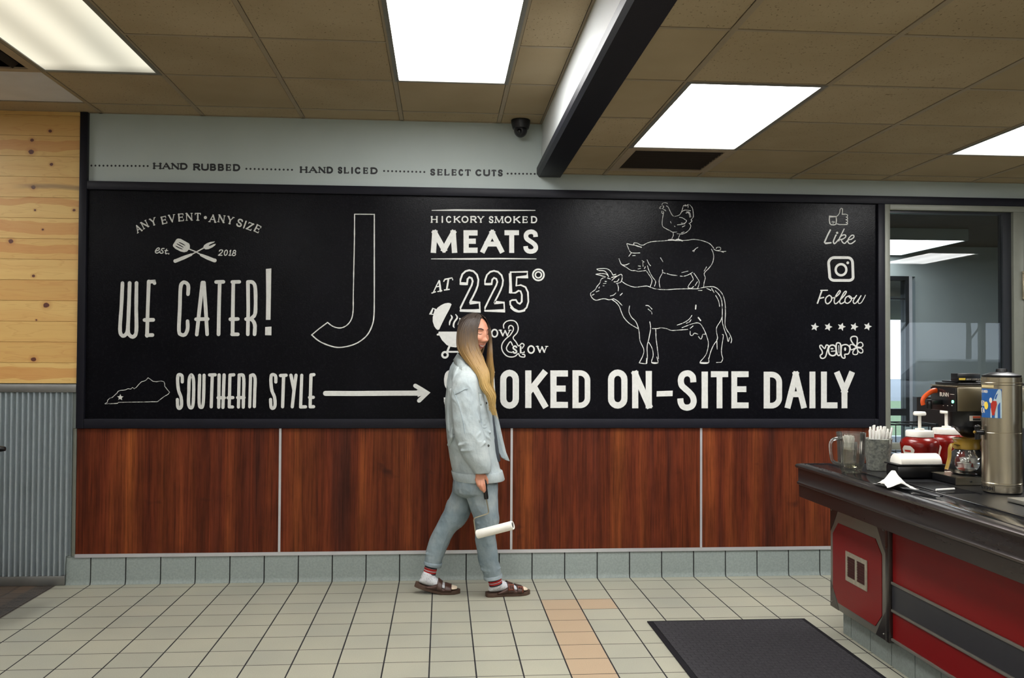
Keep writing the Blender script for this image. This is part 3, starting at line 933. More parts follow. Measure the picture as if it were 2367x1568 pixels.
def boxes(p, spec, y0, y1, wd, slope=0.0, **kw):
    """spec: (char, x0, x1) extents of the inked letter; the skeleton is inset by half a stroke."""
    for ch, x0, x1 in spec:
        a, b = x0 + wd / 2, x1 - wd / 2
        if ch == 'I' or b - a < 1: a = b = (x0 + x1) / 2
        t, bo = y0 + wd / 2, y1 - wd / 2
        glyph(p, ch, lambda u, v, a=a, b=b, t=t, bo=bo: (a + (b - a) * u, t + (bo - t) * v + slope * (a + (b - a) * u)), wd, **kw)

def word(p, s, x0, x1, y0, y1, wd, slope=0.0, gap=0.28, **kw):
    ws = [G[c][0] for c in s]
    tot = sum(ws) + gap * (len(s) - 1) * 1.0
    k = (x1 - x0) / tot
    x = x0
    sp = []
    for c, w_ in zip(s, ws):
        sp.append((c, x, x + max(w_ * k, wd))); x += (w_ + gap) * k
    boxes(p, sp, y0, y1, wd, slope, **kw)

L4 = (180, 450, 0.338028); L5 = (680, 450, 0.338028); L6 = (1340, 450, 0.338028)
WP = M['white_paint']

# WE CATER!
p = Paint(*L4, seed=3)
p.line([(305, 605), (298, 760), (288, 920), (300, 962), (322, 962), (340, 925), (348, 780), (354, 605)], 25, jit=.1)
p.line([(349, 760), (343, 925), (358, 966), (384, 970), (400, 930), (399, 780), (401, 605)], 25, jit=.1)
for q in ([(485, 595), (478, 780), (473, 966)], [(485, 597), (527, 594), (524, 606)], [(456, 858), (515, 857)], [(470, 962), (510, 961)]): p.line(q, 25, curve=False, jit=.1)
p.line([(753, 682), (755, 625), (738, 603), (716, 604), (702, 640), (697, 780), (691, 925), (704, 957), (733, 957), (750, 920), (750, 866)], 25, jit=.1)
for q in ([(852, 602), (832, 780), (813, 958)], [(862, 602), (874, 780), (884, 956)], [(808, 853), (888, 851)]): p.line(q, 25, curve=False, jit=.1)
for q in ([(945, 598), (995, 597)], [(970, 600), (965, 780), (962, 956)]): p.line(q, 25, curve=False, jit=.1)
for q in ([(1063, 598), (1060, 780), (1058, 956)], [(1056, 598), (1104, 597)], [(1043, 853), (1094, 851)], [(1054, 956), (1094, 956)]): p.line(q, 25, curve=False, jit=.1)
for q in ([(1163, 598), (1165, 780), (1162, 956)], [(1150, 852), (1186, 852)]): p.line(q, 25, curve=False, jit=.1)
p.line([(1163, 598), (1195, 601), (1213, 640), (1215, 780), (1208, 825), (1188, 848), (1203, 872), (1211, 900), (1208, 956)], 25, jit=.1)
p.poly([(1286, 509), (1323, 505), (1321, 640), (1317, 857), (1286, 857), (1288, 700)])
p.poly([(1281, 906), (1324, 903), (1323, 963), (1280, 962)])
p.done('lettering', WP, board)

# SOUTHERN STYLE
p = Paint(*L4, seed=4)
Wd = 22
def sshape(x0, x1, y0=1232, y1=1460):
    k = (x1 - x0) / 50
    p.line([(x0 + a * k, y0 + b * (y1 - y0) / 228) for a, b in [(42, 50), (41, 12), (28, 0), (14, 6), (11, 50), (18, 110), (34, 155), (37, 210), (25, 230), (12, 220), (9, 170)]], Wd, jit=.08)
sshape(671, 722)
p.line([(776, 1234), (790, 1262), (792, 1340), (787, 1440), (770, 1459), (757, 1430), (759, 1340), (762, 1262)], Wd, closed=True, jit=.08)
p.line([(833, 1236), (829, 1420), (843, 1456), (858, 1420), (863, 1236)], Wd, jit=.08)
for q in ([(900, 1234), (938, 1233)], [(919, 1236), (912, 1452)], [(966, 1234), (963, 1455)], [(1000, 1234), (992, 1456)], [(958, 1390), (1002, 1390)],
          [(1040, 1234), (1035, 1452)], [(1042, 1235), (1066, 1233)], [(1027, 1390), (1060, 1389)], [(1035, 1453), (1058, 1453)],
          [(1103, 1234), (1098, 1454)], [(1092, 1389), (1136, 1389)], [(1181, 1238), (1175, 1452)],
          [(1386, 1238), (1424, 1236)], [(1407, 1238), (1400, 1452)], [(1457, 1236), (1478, 1340)], [(1492, 1236), (1478, 1340), (1466, 1452)],
          [(1531, 1236), (1523, 1452)], [(1523, 1453), (1557, 1452)], [(1594, 1236), (1588, 1452)], [(1594, 1234), (1614, 1232)], [(1584, 1388), (1610, 1387)], [(1588, 1452), (1612, 1451)]):
    p.line(q, Wd, curve=False, jit=.08)
p.line([(1103, 1236), (1128, 1236), (1135, 1275), (1133, 1370), (1131, 1455)], Wd, jit=.08)
p.line([(1181, 1240), (1200, 1234), (1212, 1262), (1210, 1340), (1207, 1450)], Wd, jit=.08)
sshape(1308, 1362)
p.done('lettering', WP, board)

# arrow
p = Paint(*L5, seed=5)
p.line([(214, 1360), (400, 1361), (650, 1359), (900, 1358)], 34, curve=False, jit=.06)
p.line([(828, 1308), (870, 1332), (912, 1358), (880, 1385), (854, 1410)], 28, jit=.04, curve=False)
p.poly([(840, 1335), (915, 1358), (845, 1385)])
p.done('arrow_drawing', WP, board)

# SMOKED ON-SITE DAILY
p = Paint(*L5, seed=6)
kw = dict(jit=.05, curve_wd=1.0, round_=False)
def roundrect(p, x0, x1, y0, y1, wd, k=0.9):
    a, b, c, d = x0 + wd / 2, x1 - wd / 2, y0 + wd * k / 2, y1 - wd * k / 2
    r = (b - a) / 2
    pts = arc(a + r, c + r * 1.05, r, r * 1.05, 180, 360, 10) + arc(a + r, d - r * 1.05, r, r * 1.05, 0, 180, 10)
    p.line(pts, wd, closed=True, curve=False, jit=.05)
def dee(p, x0, x1, y0, y1, wd):
    a, b, c, d = x0 + wd / 2, x1 - wd / 2, y0 + wd * .42, y1 - wd * .42
    r = (b - a) * .62
    p.line([(a, c), (a, d)], wd, curve=False, round_=False)
    p.line([(a - wd / 2, c), (b - r, c)] + arc(b - r, c + r, r, r, -80, 0, 6) + arc(b - r, d - r, r, r, 0, 80, 6) + [(b - r, d), (a - wd / 2, d)], wd * .9, curve=False, round_=False)
def ess(p, x0, x1, y0, y1, wd):
    a, b, c, d = x0 + wd / 2, x1 - wd / 2, y0 + wd * .42, y1 - wd * .42
    W, H = b - a, d - c
    p.line([(a + W * u, c + H * v) for u, v in [(.98, .26), (.93, .10), (.7, .01), (.45, 0), (.18, .05), (.04, .18), (.1, .34), (.34, .44), (.66, .55), (.93, .68), (1, .83), (.86, .95), (.55, 1), (.22, .97), (.04, .86), (0, .73)]], wd * .94, jit=.04, round_=False)
Y0_, Y1_ = 1203, 1460
ess(p, 1022, 1110, Y0_, Y1_ + 6, 40)
boxes(p, [('M', 1200 - 70, 1380)], Y0_, Y1_, 40, **kw)
roundrect(p, 1408, 1537, Y0_ - 2, Y1_ + 3, 43)
boxes(p, [('K', 1580, 1732), ('E', 1752, 1872)], Y0_, Y1_, 42, **kw)
dee(p, 1903, 2027, Y0_, Y1_, 42)
p.done('lettering', WP, board)
p = Paint(*L6, seed=7)
Y0_, Y1_ = 1207, 1462
roundrect(p, 193, 327, Y0_ - 8, Y1_, 43)
boxes(p, [('N', 358, 494)], Y0_, Y1_, 43, **kw)
p.poly([(527, 1345), (636, 1341), (635, 1379), (525, 1382)])
ess(p, 666, 801, Y0_ - 2, Y1_ + 14, 44)
boxes(p, [('I', 833, 877)], Y0_ + 4, Y1_, 43, **kw)
boxes(p, [('T', 897, 1015), ('E', 1037, 1155)], Y0_ + 2, Y1_, 40, **kw)
dee(p, 1258, 1386, Y0_ + 6, Y1_, 43)
boxes(p, [('A', 1405, 1550), ('I', 1568, 1615), ('L', 1650, 1763), ('Y', 1745, 1876)], Y0_ + 4, Y1_, 40, **kw)
p.done('lettering', WP, board)

# the lone J in outline
p = Paint(*L5, seed=8)
p.line([(413, 134), (548, 135)], 6, curve=False); p.line([(413, 134), (412, 300), (408, 500), (404, 700), (403, 790), (394, 845), (370, 885), (335, 908), (300, 912), (262, 900), (228, 875)], 7, jit=.4)
p.line([(548, 135), (548, 400), (548, 700), (546, 820), (535, 890), (500, 960), (440, 1010), (370, 1037), (290, 1045), (210, 1022), (160, 995), (120, 960)], 8, jit=.3)
p.line([(120, 960), (170, 918), (228, 875)], 7, curve=False)
p.done('letter_outline_drawing', WP, board)

# HICKORY SMOKED MEATS
p = Paint(*L5, seed=9)
p.line([(942, 108), (1100, 106), (1400, 108), (1648, 108)], 11, curve=False, jit=.2, taper=(.4, .4))
p.done('rule_line', WP, board)
p = Paint(*L5, seed=9)
p.line([(938, 440), (1200, 440), (1400, 438), (1655, 440)], 11, curve=False, jit=.2, taper=(.4, .4))
p.done('rule_line', WP, board)
p = Paint(*L5, seed=9)
SER = dict(serif=.16, contrast=.62, jit=.08)
boxes(p, [('H', 936, 980), ('I', 1006, 1020), ('C', 1038, 1078), ('K', 1092, 1136), ('O', 1144, 1192), ('R', 1205, 1248), ('Y', 1254, 1298)], 146, 194, 9, **SER)
boxes(p, [('S', 1331, 1363), ('M', 1372, 1430), ('O', 1438, 1486), ('K', 1500, 1546), ('E', 1562, 1598), ('D', 1620, 1662)], 147, 196, 9, **SER)
boxes(p, [('M', 935, 1114), ('E', 1158, 1254)], 244, 399, 36, jit=.04, round_=False)
boxes(p, [('A', 1276, 1433), ('T', 1438, 1537)], 244, 399, 34, jit=.04, round_=False)
ess(p, 1566, 1669, 241, 403, 33)
p.done('lettering', WP, board)

# AT 225 degrees
L7 = (980, 610, 0.146699)
p = Paint(*L7, seed=10)
two = [(573, 318), (575, 250), (605, 165), (655, 118), (715, 102), (780, 118), (835, 172), (858, 250), (848, 340), (820, 420), (775, 512), (732, 592), (725, 612), (875, 612), (882, 742), (575, 742), (578, 690), (640, 562), (700, 442), (752, 338), (768, 275), (752, 228), (715, 212), (688, 240), (678, 318)]
def outline(pts, wd):
    p.line(pts, wd, closed=True, curve=False, jit=.05)
    for q in pts[::1]: p.disc(q, wd / 2, n=10)
outline(two, 28); p.line([(578, 312), (672, 316)], 44, curve=False, round_=False); p.line([(580, 735), (875, 735)], 34, curve=False, round_=False)
two2 = [(x + (388 if y < 400 else 386) , y + 10 if y < 300 else y) for x, y in two]
outline(two2, 26); p.line([(955, 320), (1052, 322)], 36, curve=False, round_=False)
outline([(1365, 132), (1628, 126), (1630, 205), (1462, 214), (1455, 345), (1525, 335), (1600, 368), (1638, 450), (1645, 600), (1618, 690), (1560, 742), (1490, 750), (1410, 708), (1360, 645), (1358, 590), (1390, 572), (1450, 570), (1475, 615), (1510, 632), (1540, 600), (1543, 490), (1522, 432), (1490, 425), (1440, 458), (1365, 458)], 25)
p.line([(1352, 150), (1360, 300), (1372, 455)], 34, curve=False, round_=False)
p.line([(1375, 690), (1430, 735), (1500, 752), (1580, 735)], 34)
p.ring((1803, 175), 88, 25); p.ring((1803, 175), 48, 22)
for q in ([(237, 268), (195, 350), (150, 448)], [(125, 462), (182, 442)], [(218, 438), (282, 425)], [(188, 366), (256, 352)]): p.line(q, 17, curve=False)
p.line([(240, 272), (252, 350), (262, 432)], 30, curve=False)
for q in ([(312, 278), (328, 246), (445, 222), (452, 252)], [(322, 414), (398, 404)]): p.line(q, 18, curve=False)
p.line([(385, 238), (372, 330), (358, 408)], 27, curve=False)
p.done('lettering', WP, board)

# kettle grill
p = Paint(*L7, seed=11)
p.poly([(435, 640), (415, 622), (380, 617), (330, 625), (270, 652), (215, 692), (165, 765), (138, 840), (138, 910), (162, 985), (190, 1025), (215, 1045), (240, 1037), (280, 950), (340, 830), (400, 720)])
p.line([(142, 702), (188, 722), (158, 798), (102, 795)], 20, closed=True, curve=False)
for q in ([(425, 810), (442, 850), (410, 910), (402, 965)], [(500, 800), (524, 850), (478, 920), (465, 980), (478, 1005)], [(560, 860), (572, 885), (535, 960)]): p.line(q, 26, taper=(.5, .5))
p.poly([(232, 1070), (700, 1070), (700, 1130), (660, 1215), (590, 1290), (500, 1318), (430, 1310), (360, 1282), (285, 1205), (243, 1132), (205, 1130), (199, 1115), (206, 1105), (228, 1098)])
p.line([(402, 1300), (368, 1380)], 32, curve=False); p.line([(380, 1388), (640, 1388)], 28, curve=False)
p.line([(600, 1300), (645, 1470)], 28, curve=False)
p.ring((331, 1435), 44, 32)
p.done('grill_drawing', WP, board)

# LOW & SLOW
p = Paint(*L7, seed=12)
kw7 = dict(serif=.14, contrast=.6, jit=.06)
boxes(p, [('L', 930, 1010)], 1030, 1160, 26, **kw7)
p.ring((1113, 1095), 46, 24, 58)
boxes(p, [('W', 1190, 1365)], 1035, 1145, 24, **kw7)
ess(p, 1392, 1472, 1288, 1418, 27)
boxes(p, [('L', 1510, 1592)], 1295, 1415, 26, **kw7)
p.ring((1688, 1352), 48, 24, 56)
boxes(p, [('W', 1775, 1945)], 1290, 1405, 24, **kw7)
for q in ([(1258, 1015), (1255, 960), (1295, 912), (1365, 893), (1430, 905), (1470, 950), (1485, 1020), (1465, 1090), (1405, 1165), (1450, 1232), (1492, 1296), (1540, 1256), (1578, 1280), (1548, 1332)],
          [(1355, 1130), (1285, 1188), (1235, 1258), (1225, 1330), (1252, 1400), (1310, 1455), (1382, 1470), (1440, 1455), (1486, 1416), (1515, 1460), (1582, 1470), (1588, 1436), (1552, 1428)],
          [(1395, 1285), (1362, 1228), (1315, 1290), (1300, 1340), (1330, 1385), (1385, 1398)],
          [(1334, 1020), (1342, 984), (1375, 974), (1405, 1000), (1405, 1050), (1355, 1130)]): p.line(q, 17, jit=.1)
p.done('lettering', WP, board)

# ANY EVENT . ANY SIZE on its arc, est. 2018
L8 = (300, 480, 0.135192)
p = Paint(*L8, seed=13)
def tilted(ch, c, ang, wd_, h, sw=24):
    ca, sa = math.cos(math.radians(ang)), math.sin(math.radians(ang))
    def q(u, v):
        x, y = (u - .5) * wd_, (v - .5) * h
        return (c[0] + x * ca - y * sa, c[1] + x * sa + y * ca)
    glyph(p, ch, q, sw, serif=.16 if ch not in 'IT' else (.6 if ch == 'I' else .25), contrast=.6, jit=.06)
for ch, x, y, a, w_ in [('A', 145, 362, -29, 78), ('N', 255, 292, -27, 84), ('Y', 400, 242, -18, 84), ('E', 588, 214, -13, 72), ('V', 720, 185, -8, 88), ('E', 878, 168, -5, 74), ('N', 1015, 158, -2, 88), ('T', 1163, 158, 0, 90),
                        ('A', 1418, 188, 6, 100), ('N', 1568, 192, 8, 88), ('Y', 1718, 218, 12, 88), ('S', 1880, 262, 20, 74), ('I', 1968, 292, 20, 8), ('Z', 2055, 322, 22, 78), ('E', 2188, 364, 27, 72)]:
    tilted(ch, (x, y), a, w_, 118)
p.disc((1293, 171), 27)
p.done('lettering', WP, board)
p = Paint(*L8, seed=31)
p.line([(437, 745), (478, 735), (505, 712), (500, 692), (475, 695), (445, 730), (438, 762), (462, 780), (492, 768), (520, 745)], 17)
p.line([(588, 700), (555, 702), (540, 722), (565, 748), (568, 770), (540, 782), (515, 770)], 17)
p.line([(630, 712), (612, 760), (615, 790), (640, 785)], 17); p.line([(598, 735), (650, 738)], 14); p.disc((665, 790), 13)
p.done('lettering', WP, board)
p = Paint(*L8, seed=32)
for ch, x, w_ in [('2', 1555, 62), ('0', 1643, 50), ('1', 1715, 30), ('8', 1785, 56)]:
    y = 770 + (x - 1555) * .03
    glyph(p, ch, lambda u, v, x=x, y=y, w_=w_: (x + (u - .5) * w_ - (v - .5) * 18, y + (v - .5) * 92), 16, jit=.05)
p.line([(1690, 815), (1735, 817)], 12)
p.done('lettering', WP, board)
p = Paint(*L8, seed=14)
sp = [(830, 530), (870, 535), (1015, 615), (1028, 650), (1025, 700), (1005, 722), (975, 755), (930, 765), (870, 752), (780, 705), (740, 665), (737, 640), (790, 550), (808, 535)]
p.poly(sp)
p.line([(950, 645), (985, 662)], 20, curve=False)
p.line([(1015, 710), (1120, 752), (1205, 800)], 20, curve=False)
p.line([(1220, 812), (1330, 860), (1450, 908)], 62, curve=False, taper=(.7, 1))
p.disc((1452, 905), 33)
p.line([(1265, 690), (1160, 748), (1070, 795)], 20, curve=False)
p.line([(1050, 805), (920, 858), (780, 915)], 60, curve=False, taper=(.7, 1))
p.disc((778, 914), 32)
p.poly([(1258, 670), (1275, 640), (1320, 610), (1380, 588), (1455, 580), (1440, 598), (1365, 632), (1345, 655), (1380, 652), (1430, 628), (1472, 620), (1460, 645), (1410, 682), (1350, 710), (1300, 716), (1268, 700)])
utensils = p.done('crossed_utensils_drawing', WP, board)
p = Paint(*L8, seed=14); p.k = 39; p.y -= .0003
for q in ([(842, 596), (890, 618), (945, 648)], [(804, 618), (860, 648), (916, 682)], [(782, 655), (840, 688), (902, 712)]): p.line(q, 16, taper=(.5, .5))
p.done('spatula_slots', M['blackboard_paint'], utensils)

# state outline with star
L9 = (230, 860, 0.114068)
p = Paint(*L9, seed=15)
p.line([(112, 645), (160, 615), (165, 575), (205, 535), (260, 518), (310, 470), (355, 430), (380, 390), (425, 376), (480, 372), (525, 365), (580, 340), (630, 350), (668, 316), (705, 342), (745, 315), (790, 262), (850, 200), (900, 188), (940, 170), (985, 120), (1030, 150), (1080, 190), (1150, 200), (1250, 184), (1305, 200), (1322, 240), (1322, 290), (1370, 355), (1420, 412), (1395, 450), (1310, 500), (1230, 560), (1175, 605), (1000, 608), (800, 612), (600, 614), (380, 618), (370, 638), (240, 645), (112, 648)], 12, curve=False, jit=.35)
def star(c, r, rot):
    p.poly([(c[0] + (r if i % 2 == 0 else r * .46) * math.sin(math.radians(rot + 36 * i)), c[1] - (r if i % 2 == 0 else r * .46) * math.cos(math.radians(rot + 36 * i))) for i in range(10)])
star((420, 518), 68, 2)
p.done('state_outline_drawing', M['chalk_line'], board)

# hen, pig and cow in white line
LA = (1420, 460, 0.140281)
CL = M['chalk_line']
p = Paint(*LA, seed=16)
J = dict(jit=.5)
for q in ([(785, 95), (800, 70), (840, 62), (875, 75)], [(775, 118), (745, 155), (790, 160), (815, 130), (800, 115)], [(800, 165), (850, 200), (830, 175)], [(785, 200), (785, 235), (812, 235), (808, 205)],
          [(860, 115), (890, 140), (915, 195), (950, 260), (985, 288), (1040, 278), (1080, 258), (1105, 215), (1122, 170), (1140, 110)], [(808, 240), (795, 320), (788, 400), (800, 455), (850, 490), (920, 525), (960, 548), (1030, 545)],
          [(1035, 572), (1110, 580), (1180, 555), (1240, 500), (1260, 440), (1230, 402)], [(1140, 110), (1180, 98), (1165, 120)], [(1190, 120), (1215, 92), (1215, 150)], [(1240, 95), (1285, 150), (1300, 230), (1300, 300), (1265, 345), (1280, 365), (1240, 405)],
          [(1110, 215), (1150, 188), (1200, 185), (1255, 195)], [(1180, 232), (1225, 232), (1245, 305)], [(1190, 210), (1240, 225), (1262, 300)], [(1072, 305), (1120, 312), (1165, 340), (1190, 362), (1160, 400), (1105, 398)], [(1040, 428), (1105, 420), (1165, 412)], [(1120, 462), (1165, 440)],
          [(925, 375), (938, 402)], [(990, 445), (1000, 458)], [(968, 560), (972, 600), (948, 655)], [(1078, 590), (1060, 640), (1050, 665)], [(1105, 560), (1150, 545)]): p.line(q, 9, **J)
p.line([(890, 680), (930, 672), (990, 680)], 20, curve=True); p.line([(1005, 685), (1050, 668), (1120, 690)], 20)
p.done('hen_drawing', CL, board)
p = Paint(*LA, seed=17)
for q in ([(1220, 680), (1300, 668), (1400, 678), (1500, 705), (1580, 745), (1640, 815)], [(480, 762), (560, 720), (660, 700), (800, 692), (930, 682), (1060, 688), (1220, 680)],
          [(480, 762), (430, 758), (380, 730), (325, 728), (325, 755), (380, 780), (445, 798)], [(325, 762), (250, 748), (208, 738), (225, 795), (280, 885), (420, 890)], [(280, 890), (240, 945)],
          [(300, 935), (345, 933)], [(78, 988), (95, 1035), (120, 1080), (180, 1090), (245, 1065)], [(130, 1090), (200, 1130), (275, 1178), (345, 1182), (400, 1195), (520, 1180)],
          [(455, 1015), (488, 1040)], [(470, 1050), (475, 1115)], [(395, 1105), (430, 1110)], [(390, 1155), (430, 1145)], [(510, 1120), (495, 1150)], [(540, 1005), (570, 1070), (598, 1102)],
          [(545, 1100), (575, 1190), (630, 1290), (680, 1360), (662, 1440)], [(535, 1195), (575, 1255), (610, 1310), (620, 1360), (590, 1450)], [(760, 970), (800, 1035)],
          [(793, 1168), (793, 1220), (755, 1290), (738, 1360), (752, 1460)], [(800, 1215), (842, 1228)], [(870, 1232), (940, 1252), (1035, 1264)], [(1085, 1272), (1140, 1275), (1210, 1255), (1290, 1210)],
          [(1110, 1215), (1215, 1190)], [(1255, 1232), (1285, 1280), (1300, 1330), (1265, 1370), (1215, 1452), (1265, 1475), (1305, 1445)], [(1310, 1225), (1360, 1295), (1400, 1375), (1375, 1470)], [(1370, 1365), (1330, 1430)],
          [(1600, 828), (1625, 880), (1638, 960), (1615, 1060), (1560, 1140), (1500, 1200), (1480, 1240), (1498, 1300), (1480, 1380), (1470, 1460)], [(1480, 1190), (1520, 1120)],
          [(1310, 872), (1335, 825), (1380, 798)], [(1640, 830), (1680, 850), (1760, 865), (1838, 865)], [(1680, 820), (1690, 800), (1745, 800), (1748, 840), (1700, 850)], [(1760, 865), (1800, 882)]): p.line(q, 10, **J)
p.line([(1290, 860), (1335, 828)], 10); p.line([(360, 770), (445, 798)], 16)
p.done('pig_drawing', CL, board)
LB = (1350, 600, 0.159433)
p = Paint(*LB, seed=18)
for q in ([(185, 140), (250, 132), (330, 135), (385, 170), (418, 225)], [(185, 140), (215, 160), (290, 165), (335, 205), (355, 250)], [(172, 215), (240, 205), (320, 212), (345, 235)], [(172, 215), (240, 232), (310, 252)], [(342, 270), (385, 285)], [(420, 228), (460, 215)],
          [(405, 305), (440, 270), (520, 220), (548, 225), (552, 280), (530, 330), (470, 350)], [(435, 325), (480, 320), (505, 285)], [(400, 262), (470, 240)], [(300, 262), (250, 285), (230, 340), (190, 390), (160, 440), (105, 480), (95, 510), (120, 560), (175, 592), (260, 572), (310, 572), (365, 585), (430, 570)],
          [(485, 360), (498, 410), (495, 460)], [(462, 485), (430, 515), (380, 530)], [(280, 350), (320, 345)], [(305, 318), (325, 320)], [(275, 382), (292, 382)], [(175, 470), (215, 455)], [(120, 518), (145, 505)], [(225, 398), (215, 415)], [(525, 520), (555, 490)],
          [(400, 580), (460, 620), (510, 680), (540, 760), (580, 845), (660, 930), (775, 1000)], [(430, 570), (490, 605), (552, 668)], [(660, 675), (652, 760), (690, 840), (745, 895), (780, 970), (800, 1060), (812, 1180), (865, 1300), (855, 1390), (800, 1500)],
          [(800, 1500), (905, 1510), (905, 1435)], [(952, 900), (965, 1000), (940, 1150), (915, 1260), (918, 1430), (900, 1500)], [(938, 1200), (985, 1285), (1003, 1390), (980, 1495), (1070, 1502), (1055, 1415)], [(1040, 1015), (1045, 1150), (1062, 1280), (1080, 1440)],
          [(990, 1003), (1060, 1003), (1120, 992), (1200, 1005), (1270, 1030), (1400, 1022), (1505, 1015)], [(895, 668), (935, 672), (985, 720)], [(930, 720), (975, 760), (985, 792)],
          [(540, 312), (620, 365), (740, 402), (900, 385), (960, 402), (1050, 430), (1200, 438), (1330, 430), (1480, 425), (1640, 425), (1720, 408), (1800, 396), (1890, 400), (1960, 445), (2015, 520), (2045, 640), (2050, 780), (2045, 950), (2075, 1030), (2110, 1080), (2140, 1160), (2130, 1210)],
          [(1780, 420), (1840, 448)], [(1905, 455), (1960, 515), (1995, 600), (2005, 740), (2005, 900), (2035, 1020), (2070, 1110), (2090, 1190), (2110, 1130)], [(1910, 525), (1950, 600), (1965, 680)], [(1655, 450), (1710, 450)], [(1850, 420), (1885, 480)],
          [(1350, 952), (1440, 920), (1520, 870), (1565, 810)], [(1485, 925), (1530, 905), (1552, 872)], [(1622, 660), (1615, 720)], [(1655, 840), (1692, 888)],
          [(1420, 990), (1550, 940), (1640, 920), (1695, 945), (1750, 1040), (1790, 1150), (1803, 1230), (1780, 1350), (1740, 1420), (1680, 1500), (1800, 1502), (1805, 1430)], [(2000, 840), (1975, 900), (1925, 980), (1920, 1050), (1935, 1150), (1880, 1240), (1840, 1330), (1810, 1440)],
          [(1540, 1040), (1540, 1090), (1570, 1105), (1600, 1070), (1650, 1085)], [(1660, 1120), (1690, 1155), (1710, 1130), (1720, 1090), (1755, 1085)], [(1540, 1000), (1580, 965)], [(2005, 1090), (2020, 1110), (1995, 1280), (1995, 1370), (2012, 1440), (1990, 1490)], [(1920, 1495), (1990, 1492)], [(1925, 1160), (1930, 1300)]): p.line(q, 10, jit=.5)
for q in ([(1622, 665), (1617, 718)], [(1657, 843), (1690, 886)], [(912, 1440), (905, 1500)], [(990, 1498), (1065, 1502)], [(1690, 1497), (1795, 1500)]): p.line(q, 18, curve=False)
p.done('cow_drawing', CL, board)

# like / follow / stars
LC = (1860, 470, 0.114787)
p = Paint(*LC, seed=19)
p.line([(500, 268), (632, 270), (640, 340), (630, 425), (590, 436), (535, 434), (508, 410), (496, 340)], 22, closed=True, curve=False)
p.line([(545, 375), (562, 362), (575, 380), (590, 364), (602, 380), (575, 405), (548, 390)], 9, curve=False)
p.line([(645, 265), (680, 235), (705, 190), (712, 130), (735, 100), (760, 110), (762, 160), (755, 222), (830, 220), (866, 238), (862, 268), (840, 275), (866, 298), (862, 325), (835, 328), (866, 350), (862, 380), (838, 384), (866, 408), (855, 428), (800, 430), (700, 430), (655, 415)], 15, curve=False)
p.done('thumb_drawing', WP, board)
p = Paint(*LC, seed=20)
p.line([(516, 540), (460, 650), (398, 790), (420, 808), (528, 797)], 30, curve=False)
p.line([(632, 640), (600, 710), (578, 775), (592, 812), (622, 800), (690, 725)], 26); p.disc((655, 597), 23)
p.line([(795, 520), (760, 590), (715, 680), (688, 760)], 22)
p.line([(705, 690), (760, 645), (818, 640), (825, 678), (775, 718), (715, 735)], 22)
p.line([(735, 735), (765, 790), (810, 808), (850, 765), (885, 738)], 22)
p.line([(875, 735), (930, 728), (985, 692), (988, 650), (945, 648), (890, 705), (868, 765), (898, 812), (950, 808), (1018, 757)], 22)
p.done('lettering', WP, board)
p = Paint(*LC, seed=21)
rr = arc(600, 1210, 118, 115, 180, 270, 6) + arc(870, 1205, 95, 108, 270, 360, 6) + arc(890, 1490, 86, 65, 0, 90, 6) + arc(600, 1480, 95, 75, 90, 170, 6)
p.line(rr, 55, closed=True, curve=False, jit=.03)
p.ring((732, 1340), 108, 46, 112); p.disc((868, 1200), 28)
p.done('camera_drawing', WP, board)
LD = (1860, 650, 0.121169)
p = Paint(*LD, seed=22)
p.line([(330, 180), (290, 290), (245, 422)], 28, curve=False); p.line([(308, 178), (435, 176)], 22, curve=False); p.line([(290, 330), (362, 312)], 24, curve=False)
p.line([(470, 270), (415, 310), (395, 370), (415, 425), (460, 425), (510, 365), (508, 300), (470, 270)], 23, closed=False); p.line([(508, 318), (560, 318), (640, 265), (680, 205), (665, 182), (630, 225), (585, 300), (562, 380), (580, 432), (625, 415), (690, 345)], 20)
p.line([(690, 345), (760, 270), (795, 210), (780, 195), (745, 225), (700, 310), (668, 390), (690, 432), (735, 415), (770, 390)], 22)
p.line([(850, 280), (790, 310), (768, 370), (785, 415), (830, 420), (885, 370), (888, 310), (850, 280)], 21); p.line([(840, 295), (880, 330), (960, 318)], 18)
p.line([(990, 275), (945, 340), (925, 390), (945, 428), (990, 405), (1075, 280)], 21); p.line([(1060, 310), (1020, 390), (1040, 430), (1085, 405), (1130, 330), (1158, 270)], 16)
p.done('lettering', WP, board)
for cx, cy in ((192, 876), (450, 876), (703, 873), (945, 873), (1202, 868)):
    p = Paint(*LD, seed=cx)
    star((cx, cy), 82, 17 if cx != 192 else 10)
    p.done('star_drawing', WP, board)
p = Paint(*LD, seed=23)
